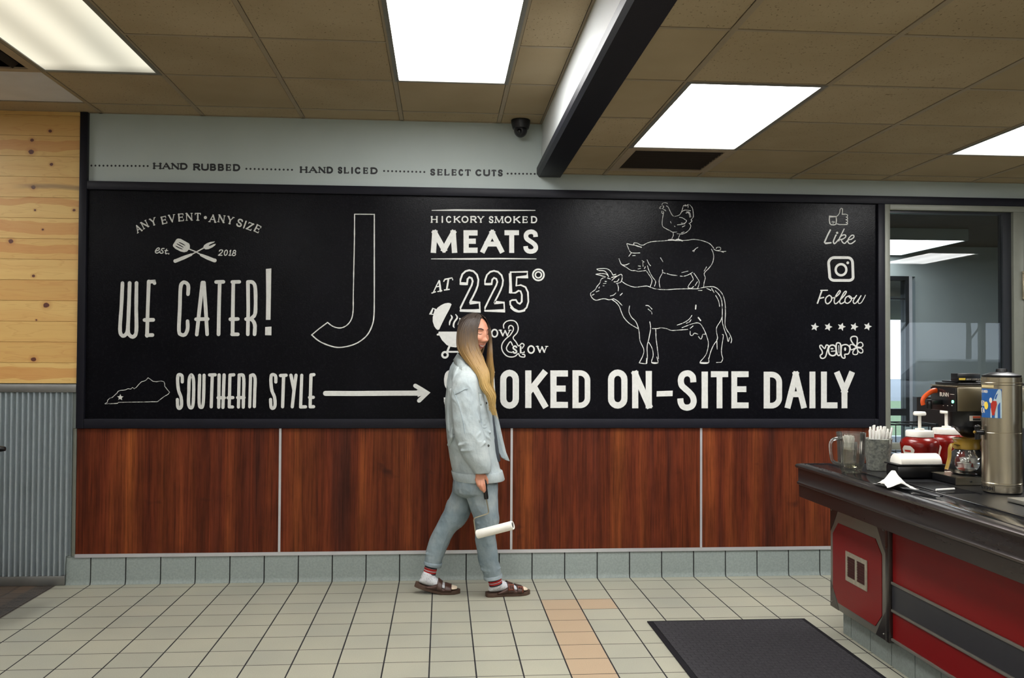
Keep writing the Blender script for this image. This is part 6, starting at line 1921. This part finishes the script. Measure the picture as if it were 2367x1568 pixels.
# mass over the skull, set back so that the face stays open
R = []
for k in range(25):
    th = PI * (k / 24.0); w_ = -math.cos(th); s_ = max(math.sin(th), .01)
    r = []
    for i in range(40):
        a = 2 * PI * i / 40
        u, v = s_ * math.sin(a), s_ * math.cos(a)
        fr_ = (.072 if w_ < .30 else .072 + .034 * min(1, (w_ - .30) / .22)) if v > 0 else .096
        r.append(HC - HF * .016 + HS * (.086 * u) + HF * (fr_ * v) + HU * (.124 * w_ - .002 if w_ > 0 else .13 * w_))
    R.append(r)
hr.loft(R[5:], True)
NEAR = [(730, 1082, 1112, -.395, .045), (745, 1067, 1110, -.425, .040), (760, 1060, 1105, -.442, .034), (775, 1058, 1102, -.450, .030), (795, 1059, 1101.5, -.456, .028), (812, 1063, 1107, -.462, .028), (828, 1074, 1115, -.475, .026), (845, 1087, 1121, -.495, .022),
        (860, 1098, 1126, -.515, .020), (880, 1109, 1131, -.532, .017), (905, 1118, 1138, -.535, .016), (930, 1127, 1144, -.525, .014), (948, 1132, 1148, -.515, .010), (960, 1137, 1149, -.510, .006)]
FAR = [(746, 1120, 1127, -.32, .018), (756, 1125, 1132, -.305, .022), (775, 1128, 1134, -.295, .018), (795, 1129, 1135, -.29, .018), (815, 1127, 1137, -.30, .022), (840, 1125, 1140, -.30, .020), (865, 1129, 1141.5, -.295, .016), (885, 1132, 1142, -.29, .012), (905, 1136, 1141, -.29, .006)]
BACK = [(740, 1068, 1100, -.36, .07), (770, 1059, 1092, -.37, .082), (800, 1060, 1092, -.37, .08), (818, 1066, 1094, -.37, .075), (826, 1074, 1094, -.37, .05)]
def shrink(rowset, k, ky):
    return [(y, (a + b_) / 2 + (a - b_) / 2 * k, (a + b_) / 2 + (b_ - a) / 2 * k, Y, r * ky) for y, a, b_, Y, r in rowset]
hr.loft(rows(shrink(NEAR, .90, .7)), True); hr.loft(rows(shrink(FAR, .85, .7)), True); hr.loft(rows(BACK), True)
hrnd = random.Random(11)
def interp_rows(rs, y):
    ys = [r[0] for r in rs]
    return [float(np.interp(y, ys, [r[j] for r in rs])) for j in range(1, 5)]
def lock(rs, u, s, y0, y1, r0, start=None, wave=2.0, ph=0.0, kick=0.0):
    n = 16; pts = []; rad = []
    for i in range(n):
        t = i / (n - 1); y = y0 + (y1 - y0) * t
        xl, xr, Y, ry = interp_rows(rs, y)
        uu = u + .14 * math.sin(ph + t * 4.0) * t
        x = xl + (xr - xl) * uu + wave * math.sin(ph + t * 7.5) * t * t + kick * t ** 3 + 3.4 * math.sin((y - 850) / 9.5 + .9 * u) * min(1, max(0, (y - 835) / 60))
        k = math.sqrt(max(0.05, 1 - min(1, abs(2 * uu - 1)) ** 2))
        pts.append(A3(x, y, Y + s * ry * k))
        rad.append(r0 * (0.55 + .6 * math.sin(PI * min(1, t * 1.2 + .12))) * (1 - .75 * max(0, t - .7) / .3))
    if start is not None:
        pts = [start] + pts; rad = [r0 * .5] + rad
    P = catmull(pts, 3); RR = list(np.interp(np.linspace(0, 1, len(P)), np.linspace(0, 1, len(rad)), rad))
    hr.tube(P, RR, 7, flat=.6)
crown = HC + HU * .122 + HF * .01
def scalp(d, s_):
    d += .01
    return HC + HF * d + HS * s_ + HU * (.123 * math.sqrt(max(.15, 1 - (d / .112) ** 2 - (s_ / .095) ** 2)))
for i in range(46):
    u = (i + .5) / 46; u = max(.01, min(.99, u + hrnd.uniform(-.02, .02)))
    wv = 2.4
    part = scalp(.085 * (u - .45), .004)
    lock(NEAR, u, -1, 736 + hrnd.uniform(-3, 3), 962 - 26 * abs(u - .6) - hrnd.uniform(0, 34) * (hrnd.random() < .6), .0075, part, 3.2, hrnd.uniform(0, 6), hrnd.uniform(-1, 3))
for i in range(14):
    lock(NEAR, hrnd.uniform(.45, .98), hrnd.uniform(-1.1, -.4), 840, 955 + hrnd.uniform(-20, 14), .0055, None, 3.0, hrnd.uniform(0, 6), hrnd.uniform(0, 4))
for i in range(16):
    u = (i + .5) / 16
    part = scalp(.075 * (u - .3), -.010 - .012 * u)
    lock(FAR, u, -1, 757, 905 - hrnd.uniform(0, 40), .0065, part, 1.2, hrnd.uniform(0, 6))
for i in range(5):
    lock(FAR, .6 + .1 * i, -.6, 850, 955 + 5 * i, .0035, None, 1.5, i, 4 + 1.4 * i)
for i in range(26):        # back of the head
    a = PI * (.55 + .95 * i / 25)
    o_ = HS * (.088 * math.cos(a + 2.2)) - HF * .03
    d_ = HS * math.sin(a) * 1.0 + HF * math.cos(a) * 1.0
    pts = [crown - HF * .02, HC + HU * .085 + d_ * .078, HC + HU * .03 + d_ * .094 * 1.02, HC - HU * .05 + d_ * .090, HC - HU * .105 + d_ * .078, HC - HU * .135 + d_ * .066]
    P = catmull(pts, 5); hr.tube(P, [.004 + .005 * math.sin(PI * (j + 1) / (len(P) + 1)) for j in range(len(P))], 7, flat=.6)
hair = hr.build('hair', M['ombre_hair'], person, smooth=70)

# ---- shirt, jeans
sh = MB(); sh.loft(rows([(862, 1064, 1112, -.36, .13), (900, 1058, 1134, -.355, .15), (960, 1060, 1141, -.35, .14), (1010, 1064, 1149, -.35, .13), (1045, 1064, 1153.5, -.35, .13), (1064, 1066, 1157, -.345, .13), (1068, 1070, 1152, -.345, .125)]), True)
sh.build('shirt', M['shirt_dark'], person, smooth=60)

def leg(spec, Y, rys):
    out = []
    n = len(spec)
    for i, (cy, l, r_) in enumerate(spec):
        (xl, py), (xr, _) = q2(l, cy), q2(r_, cy)
        ry = float(np.interp(i / (n - 1), np.linspace(0, 1, len(rys)), rys))
        yy = float(np.interp(i / (n - 1), [0, 1], Y))
        out.append(ring(py, xl, xr, yy, ry, 28, 2.1))
    return out
jm = MB()
jm.loft([ring(q2(0, cy)[1], q2(l, cy)[0], q2(r_, cy)[0], YP, ry, 32, 2.3) for cy, l, r_, ry in ((210, 520, 905, .15), (280, 503, 925, .158), (340, 500, 930, .165), (400, 492, 935, .168), (450, 500, 934, .160), (490, 540, 900, .12))], True)
FSP = [(380, 596, 934), (450, 606, 937), (520, 630, 939), (620, 662, 942), (690, 690, 946), (720, 698, 951), (750, 702, 952), (790, 706, 940), (820, 706, 924), (880, 712, 915), (960, 718, 921), (1040, 730, 931), (1120, 745, 940), (1180, 762, 957), (1230, 783, 966), (1262, 790, 972), (1285, 800, 972)]
RSP = [(380, 494, 720), (450, 484, 705), (500, 468, 694), (550, 440, 684), (575, 430, 680), (640, 412, 672), (700, 372, 650), (740, 352, 628), (775, 334, 604), (800, 320, 575), (830, 303, 530), (880, 282, 500), (940, 262, 466), (1020, 238, 432), (1080, 226, 410), (1130, 217, 392), (1165, 213, 380)]
jm.loft(leg(FSP, (-.435, -.425), [.088, .088, .08, .074, .070, .066, .060, .058]), True)
jm.loft(leg(RSP, (-.305, -.315), [.086, .086, .08, .074, .068, .062, .056, .052]), True)
# folds: raised rolls of cloth behind the knees and at the hip
def roll(mb, pts, r, Y): mb.tube(catmull([A3(*q2(a, b_), Y + dy) for a, b_, dy in pts], 5), r, 8)
roll(jm, [(560, 470, -.06), (620, 440, -.075), (690, 430, -.085)], .008, YP - .06)
roll(jm, [(380, 735, -.045), (430, 750, -.056), (480, 762, -.054), (540, 790, -.03)], .006, -.31)
roll(jm, [(410, 700, -.05), (450, 702, -.060), (520, 720, -.055), (590, 770, -.02)], .006, -.31)
roll(jm, [(735, 768, -.055), (760, 760, -.062), (850, 745, -.064), (930, 730, -.04)], .007, -.43)
roll(jm, [(750, 853, -.048), (800, 862, -.058), (890, 850, -.045)], .006, -.43)
roll(jm, [(770, 1215, -.03), (850, 1235, -.058), (930, 1215, -.045), (965, 1195, -.02)], .006, -.425)
roll(jm, [(760, 1165, -.03), (840, 1180, -.056), (920, 1165, -.045)], .006, -.425)
roll(jm, [(230, 1060, -.03), (300, 1075, -.055), (380, 1060, -.04)], .005, -.312)
jeans = wrinkle(remesh(jm, 0.0045, 10, 0.5), .0048, 9, 6, 3.1).build('jeans', M['jeans_denim'], person, smooth=80)
b = MB()
def tilt_ring(l, r_, cyl, cyr, Y, ry):
    a, c = A3(*q2(l, cyl), Y), A3(*q2(r_, cyr), Y); m = (a + c) / 2; h = (c - a) / 2
    return [m + h * math.cos(2 * PI * i / 28) + Vector((0, ry * math.sin(2 * PI * i / 28), 0)) for i in range(28)]
b.loft([tilt_ring(798, 974, 1284, 1254, -.425, .058), tilt_ring(794, 979, 1290, 1260, -.425, .061), tilt_ring(800, 981, 1318, 1288, -.425, .061), tilt_ring(806, 977, 1322, 1292, -.425, .056)], True); b.build('rolled_cuff', M['jeans_cuff'], jeans, smooth=50)
b = MB()
b.loft([tilt_ring(216, 388, 1130, 1150, -.315, .055), tilt_ring(211, 392, 1136, 1158, -.315, .058), tilt_ring(209, 384, 1160, 1192, -.315, .057), tilt_ring(213, 378, 1164, 1198, -.315, .053)], True); b.build('rolled_cuff', M['jeans_cuff'], jeans, smooth=50)
b = MB()
def seam(mb, pts, Y, r=.0022): mb.tube(catmull([A3(*q2(a, b_), Y + dy) for a, b_, dy in pts], 5), r, 6)
seam(b, [(600, 470, -.062), (560, 560, -.075), (520, 680, -.070), (470, 800, -.064), (410, 960, -.058), (370, 1090, -.055)], -.31)
seam(b, [(850, 700, -.073), (850, 860, -.063), (855, 1000, -.060), (865, 1150, -.058), (880, 1270, -.058)], -.43, .002)
b.build('leg_seam', M['jeans_denim'], jeans, smooth=60)

# ---- jacket
JR = [(826, 1058, 1086, YP, .055), (838, 1047, 1098, YP, .085), (850, 1041, 1108, YP, .135), (866, 1036.5, 1119, YP, .168), (895, 1031, 1129, YP, .180), (930, 1029, 1135, YP, .182), (975, 1030, 1139, YP, .178), (1010, 1032, 1143, YP, .176), (1035, 1034.5, 1146, YP, .176), (1058, 1038, 1149.5, YP, .176), (1080, 1043, 1155, YP, .174), (1090, 1046, 1159, YP, .172), (1098, 1049, 1161, YP, .170), (1103, 1052, 1161, YP, .166)]
jk = MB(); jk.loft(rows(JR, n=40), True)
SL = [(858, 1060, 1092, -.475, .050), (866, 1054, 1100, -.50, .062), (880, 1047, 1104, -.52, .068), (905, 1043.5, 1106, -.535, .068), (935, 1043, 1107.5, -.545, .067), (975, 1045.5, 1112, -.552, .066), (1000, 1049, 1118.5, -.555, .066), (1021, 1055, 1125, -.557, .066), (1040, 1061, 1130, -.557, .064), (1060, 1071, 1134, -.556, .060), (1075, 1083, 1135.5, -.554, .054), (1086, 1092, 1134.5, -.552, .046), (1094, 1097, 1131, -.552, .038)]
jk.loft(rows(SL, n=30), True)
SLf = [(y, a + 1, b_ - 3, -.74 - Y, r) for y, a, b_, Y, r in SL]
jk.loft(rows(SLf, n=30), True)
def jroll(pts, r): jk.tube(catmull([A3(*q1(a, b_), Y + .0085) for a, b_, Y in pts], 5), [r * .4] + [r] * (5 * (len(pts) - 1) - 1) + [r * .4], 8, flat=1.0)
# cloth folds on the sleeve and the back
jroll([(372, 950, -.575), (410, 990, -.602), (450, 1060, -.612), (470, 1150, -.612)], .007)
jroll([(520, 870, -.585), (560, 960, -.600), (600, 1080, -.60), (650, 1200, -.60)], .008)
jroll([(430, 1440, -.60), (500, 1420, -.620), (590, 1380, -.622), (660, 1300, -.612)], .009)
jroll([(450, 1490, -.60), (540, 1490, -.622), (640, 1460, -.620), (710, 1400, -.605)], .008)
jroll([(500, 1560, -.60), (600, 1560, -.618), (700, 1520, -.61)], .007)
jroll([(560, 1620, -.60), (650, 1630, -.612), (730, 1600, -.60)], .006)
jroll([(350, 860, -.53), (365, 1000, -.545), (370, 1200, -.54), (360, 1380, -.53)], .006)
jroll([(380, 1330, -.53), (350, 1400, -.50), (330, 1440, -.46)], .008)
jroll([(330, 1000, -.47), (325, 1150, -.47), (335, 1300, -.475)], .006)
jroll([(430, 640, -.50), (400, 720, -.515), (385, 800, -.53)], .007)
jroll([(660, 1270, -.53), (690, 1330, -.535), (760, 1380, -.50)], .006)
jroll([(700, 1280, -.525), (760, 1310, -.50)], .005)
jacket = wrinkle(remesh(jk, 0.0045, 8, 0.5), .0068, 7, 3.6, 8.4).build('jacket', M['jacket_denim'], person, smooth=80)
def jsurf(px, py, off=.004):
    xl, xr, Y, ry = interp_rows(JR, py)
    u = max(-.985, min(.985, (px - (xl + xr) / 2) / ((xr - xl) / 2)))
    return A3(px, py, Y - ry * (1 - abs(u) ** 2.2) ** (1 / 2.2) - off)
def ssurf(px, py, off=.003):
    xl, xr, Y, ry = interp_rows(SL, py)
    u = max(-.985, min(.985, (px - (xl + xr) / 2) / ((xr - xl) / 2)))
    return A3(px, py, Y - ry * (1 - abs(u) ** 2.2) ** (1 / 2.2) - off)
# collar, folded over all round the neck
fold = [(1101, 862, -.445), (1082, 842, -.462), (1066, 826, -.445), (1058, 817, -.37), (1066, 826, -.295), (1082, 842, -.278), (1101, 862, -.295)]
edge = [(1108, 881, -.500), (1086, 870, -.520), (1060, 851, -.495), (1048, 833, -.37), (1060, 851, -.245), (1086, 870, -.225), (1108, 881, -.25)]
inn = [(1098, 872, -.43), (1082, 856, -.44), (1070, 842, -.43), (1064, 834, -.37), (1070, 842, -.31), (1082, 856, -.30), (1098, 872, -.31)]
b = MB(); L = [catmull([A3(*p) for p in r], 6) for r in (inn, fold, edge)]
b.loft(L, cap=False, closed=False); o = b.build('collar', M['jacket_denim'], jacket, smooth=60)
s_ = o.modifiers.new('thickness', 'SOLIDIFY'); s_.thickness = 0.005; s_.offset = 0
# dark inside of the collar end
b = MB(); b.loft([catmull([A3(1093, 858, -.452), A3(1101, 868, -.468), A3(1105, 880, -.488)], 4), catmull([A3(1098, 855, -.452), A3(1106, 866, -.468), A3(1109, 879, -.488)], 4)], cap=False, closed=False)
o = b.build('collar_facing', M['jacket_seam'], jacket, smooth=60); s_ = o.modifiers.new('thickness', 'SOLIDIFY'); s_.thickness = 0.003
# far front panel swinging open
fl = [(1136, 905), (1143, 930), (1149, 955), (1156, 985), (1163, 1017), (1170, 1046), (1178.5, 1067), (1168, 1064), (1158, 1058), (1150, 1040), (1144, 1000), (1138, 950)]
b = MB(); P = [A3(x, y, -.275) for x, y in fl]; b.prism(P, (0, .016, 0)); b.build('front_panel', M['jacket_denim'], jacket, smooth=40, bevel=.003)
b = MB(); P = [A3(x, y, -.283) for x, y in [(1146, 985), (1154, 1010), (1162, 1040), (1169, 1061), (1160, 1058), (1151, 1040), (1146, 1010)]]; b.prism(P, (0, .007, 0)); b.build('panel_lining', M['jacket_seam'], jacket)
# seams, placket, hem band, pocket
b = MB()
def jseam(pts, r=.0016, f=jsurf): b.tube(catmull([f(*q1(*p)) for p in pts], 5), r * 1.3, 6)
jseam([(395, 925), (440, 905), (500, 872), (530, 868)], f=ssurf); jseam([(400, 930), (425, 1000), (455, 1090), (480, 1200), (500, 1320)], f=ssurf)
jseam([(370, 850), (385, 890), (398, 930)], f=ssurf)
jseam([(560, 872), (600, 890), (645, 912), (690, 920)]); jseam([(655, 1060), (660, 1160), (668, 1258)]); jseam([(668, 1258), (700, 1262), (735, 1250)]); jseam([(720, 1040), (735, 1150), (745, 1250)])
b.build('seam', M['jacket_seam'], jacket, smooth=60)
def patch(pts4, n, m, f, off, name, mat, th=.003):
    (ax, ay), (bx_, by_), (cx2, cy2), (dx, dy) = pts4       # tl, tr, br, bl in first enlargement
    R = []
    for j in range(m + 1):
        v = j / m; r = []
        for i in range(n + 1):
            u = i / n
            x = (ax + (bx_ - ax) * u) * (1 - v) + (dx + (cx2 - dx) * u) * v; y = (ay + (by_ - ay) * u) * (1 - v) + (dy + (cy2 - dy) * u) * v
            r.append(f(*q1(x, y), off))
        R.append(r)
    b = MB(); b.loft(R, cap=False, closed=False); o = b.build(name, mat, jacket, smooth=70)
    s_ = o.modifiers.new('thickness', 'SOLIDIFY'); s_.thickness = th; s_.offset = 0
    return o
patch(((642, 915), (712, 930), (728, 1030), (652, 1035)), 6, 5, jsurf, .0045, 'pocket_flap', M['jacket_denim'], .004)
patch(((655, 1030), (728, 1030), (742, 1250), (668, 1258)), 6, 8, jsurf, .002, 'pocket', M['jacket_denim'], .002)
b = MB(); b.loft(rows([(1088, 1043.5, 1161, YP, .179), (1090, 1043, 1162, YP, .181), (1107, 1047.5, 1166.5, YP, .181), (1109, 1049, 1165.5, YP, .177)], n=40), True)
b.build('hem_band', M['jacket_denim'], jacket, smooth=50)
b = MB(); b.loft(rows([(1077, 1085.5, 1137, -.553, .053), (1078, 1084.5, 1138, -.553, .055), (1094, 1096, 1133, -.552, .042), (1095.5, 1098, 1131, -.552, .037)], n=30), True) if False else None
for px_b, py_b, f in ((q2(535, 285)[0], q2(0, 285)[1], jsurf), (q2(680, 295)[0], q2(0, 295)[1], jsurf), (q2(965, 283)[0] - 3, q2(0, 283)[1], jsurf), (q1(735, 1440)[0] , q1(0, 1440)[1], jsurf), (q1(712, 1000)[0], q1(0, 1012)[1], jsurf)):
    c = f(px_b, py_b, .0075)
    b = MB(); n_ = Vector((.15 if px_b > 1100 else -.15, -1, 0)).normalized()
    b.tube([c - n_ * .002, c + n_ * .0015, c + n_ * .003], [.0075, .0075, .004], 14)
    b.build('button', M['metal_button'], jacket, smooth=30)

# ---- socks and sandals
def sock(F, top, rad, name, bands):
    m = MB(); m.loft(foot_rings(F, 0.0), True)
    m.tube([F.p(.17 * F.L, 0, .055), F.p(.19 * F.L, 0, .085), top[0], top[1]], [.036, .036, rad, rad + .002], 20)
    o = remesh(m, .004, 3, .5).build(name, M['sock_knit'], person, smooth=80)
    ax = (top[1] - top[0])
    for t0, t1, mat, nm in bands:
        b = MB(); c0, c1 = top[0] + ax * t0, top[0] + ax * t1
        b.tube([c0, c0 + (c1 - c0) * .5, c1], [rad + .003, rad + .0036, rad + .003], 24); b.build(nm, M[mat], o, smooth=60)
    b = MB(); R = []
    for fx, hw, zt, zb in ((.85, .0445, .0425, .026), (.90, .0428, .0395, .026), (.95, .036, .037, .0275), (.985, .024, .034, .029)):
        R.append([F.p(fx * F.L, hw * math.cos(2 * PI * i / 18), (zt + zb) / 2 + ((zt - zb) / 2 + .0012) * math.sin(2 * PI * i / 18)) for i in range(18)])
    b.loft(R, True); b.build('toe', M['sock_toe'], o, smooth=70)
    return o
t0 = A3(*q2(918, 1372), -.42); t1 = A3(*q2(898, 1290), -.423)
sock(FRT, (t0, t1), .036, 'sock', ((.08, .20, 'sock_dark', 'stripe'), (.23, .40, 'sock_red', 'stripe'), (.42, .47, 'sock_knit', 'stripe'), (.49, .70, 'sock_red', 'stripe'), (.72, .98, 'sock_dark', 'stripe')))
t0 = A3(*q2(266, 1258), -.318); t1 = A3(*q2(288, 1165), -.316)
sock(RER, (t0, t1), .034, 'sock', ((.0, .10, 'sock_dark', 'stripe'), (.13, .30, 'sock_red', 'stripe'), (.32, .37, 'sock_knit', 'stripe'), (.39, .60, 'sock_red', 'stripe'), (.63, .90, 'sock_dark', 'stripe')))

def sandal(F, buckles, name='sandal'):
    # sole outline
    prof = [(0, .018), (.03, .030), (.12, .038), (.30, .036), (.45, .036), (.62, .045), (.78, .049), (.90, .044), (.98, .028), (1.035, .010)]
    L = F.L; x0 = -.012
    pts = [(x0 + fx * (L + .018), hw) for fx, hw in prof]
    out = [(x, hw) for x, hw in pts] + [(x, -hw) for x, hw in reversed(pts)]
    b = MB(); n = len(out)
    lay = []
    for z, k in ((0.0, .95), (.005, 1.0), (.016, 1.0), (.022, .985)):
        lay.append([F.p(x, y * k, z) for x, y in out])
    b.loft(lay, True)
    root = b.build(name, M['sandal_sole'], person, smooth=40)
    # leather upper: a broad band from beside the heel to the toes, and two straps
    def band(fx0, fx1, lift, mat, nm, gap=0.0, z0=.022, wid=1.0):
        R = []
        for j in range(7):
            fx = fx0 + (fx1 - fx0) * j / 6
            x = fx * L
            zt = float(np.interp(fx, [.14, .26, .38, .52, .68, .80, .9], [.085, .098, .086, .068, .054, .044, .038])) + lift
            hw = float(np.interp(fx, [0, .12, .3, .45, .62, .78, .9], [.03, .041, .041, .042, .050, .053, .048])) * wid
            r = []
            for i in range(21):
                a = PI * i / 20
                r.append(F.p(x, -hw * math.cos(a), z0 + (zt - z0) * math.sin(a) ** .75))
            R.append(r)
        m = MB(); m.loft(R, cap=False, closed=False)
        o = m.build(nm, mat, root, smooth=70)
        s_ = o.modifiers.new('thickness', 'SOLIDIFY'); s_.thickness = .004; s_.offset = 1
        return o
    # low side wall
    R = []
    for j in range(15):
        fx = .20 + .66 * j / 14; x = fx * L
        hw = float(np.interp(fx, [0, .12, .3, .45, .62, .78, .9], [.03, .040, .040, .040, .048, .051, .046]))
        h = float(np.interp(fx, [.20, .34, .48, .60, .645, .70, .80, .86], [.022, .036, .058, .050, .030, .036, .036, .022]))
        R.append((x, hw, h))
    for sgn in (-1, 1):
        m = MB(); m.loft([[F.p(x, sgn * hw, .018) for x, hw, h in R], [F.p(x, sgn * (hw + .001), .018 + (h - .018) * .6) for x, hw, h in R], [F.p(x, sgn * (hw - .004), h) for x, hw, h in R]], cap=False, closed=False)
        o = m.build('side_wall', M['sandal_leather'], root, smooth=60); s_ = o.modifiers.new('thickness', 'SOLIDIFY'); s_.thickness = .004; s_.offset = 0
    s1 = band(.46, .61, .006, M['sandal_leather'], 'strap'); s2 = band(.69, .85, .006, M['sandal_leather'], 'strap')
    if buckles:
        for s_, fx, zz in ((s1, .535, .062), (s2, .77, .046)):
            b = MB(); c = F.p(fx * L, -.045, zz - .006)
            for dx, dz, hx, hz in ((-.013, 0, .003, .017), (.013, 0, .003, .017), (0, .014, .012, .003), (0, -.014, .012, .003), (0, 0, .002, .014)):
                b.obox(c + Vector((dx, -.004, dz)), (1, 0, 0), (0, 1, 0), (0, .3, 1), hx, .002, hz)
            b.build('buckle', M['sandal_buckle'], s_, bevel=.001)
    return root
sandal(FRT, True); sandal(RER, False)

# ---- paint roller in her right hand
ro = thing('paint_roller', 'white paint roller with black grip hanging from the woman\'s hand', 'paint roller', tuple(A3(1124, 1234, -.55)))
YH = -.540
a, c = A3(1119, 1104, YH), A3(1124.3, 1154, YH)
dd = (c - a)
MB().tube([a, a + dd * .03, a + dd * .3, a + dd * .6, a + dd * .9, c], [.008, .011, .0125, .0118, .0135, .012], 18).build('grip', M['black_plastic'], ro, smooth=50)
w0, w1, w2, w3 = A3(1124, 1153, YH), A3(1130.5, 1187, YH), A3(1094.5, 1198.5, -.535), A3(1099.5, 1236, -.53)
def bend(p0, p1, p2, k=.012):
    a, b_ = (p0 - p1).normalized(), (p2 - p1).normalized()
    return [p1 + a * k, p1 + (a + b_) * k * .3, p1 + b_ * k]
cv0, cv1 = A3(1102.5, 1236, -.53), A3(1186, 1214.5, -.612)
MB().tube([w0] + bend(w0, w1, w2) + bend(w1, w2, w3) + bend(w2, w3, cv0, .008) + [cv0], .0035, 8).build('wire_frame', M['roller_wire'], ro, smooth=60)
ax = (cv1 - cv0)
def rollring(t, r): return (cv0 + ax * t, r)
S_ = [rollring(t, r) for t, r in ((0, .006), (0, .021), (.015, .0245), (.03, .0252), (.97, .0252), (.985, .0245), (1, .0225), (1, .019), (.985, .0185), (.9, .0185), (.9, .001))]
MB().tube([p for p, r in S_], [r for p, r in S_], 28).build('roller_cover', M['roller_nap'], ro, smooth=50) if False else None
u_ = ax.normalized(); n1 = u_.cross(Vector((0, 0, 1))).normalized(); n2 = u_.cross(n1)
b = MB(); b.loft([[p + n1 * (r * math.cos(2 * PI * i / 28)) + n2 * (r * math.sin(2 * PI * i / 28)) for i in range(28)] for p, r in S_], True)
rc = b.build('roller_cover', M['roller_nap'], ro, smooth=50)
b = MB()
for t, r in ((.93, .0178),): b.loft([[p + n1 * (rr_ * math.cos(2 * PI * i / 24)) + n2 * (rr_ * math.sin(2 * PI * i / 24)) for i in range(24)] for p, rr_ in ((cv0 + ax * .955, .001), (cv0 + ax * .955, .0176), (cv0 + ax * .975, .0176), (cv0 + ax * .975, .0145), (cv0 + ax * .962, .014), (cv0 + ax * .962, .001))], True)
for k in range(4):
    d_ = n1 * math.cos(k * PI / 4) + n2 * math.sin(k * PI / 4)
    b.obox(cv0 + ax * .968, u_, d_, u_.cross(d_), .002, .0145, .0016)
b.build('end_cap', M['black_plastic'], rc)
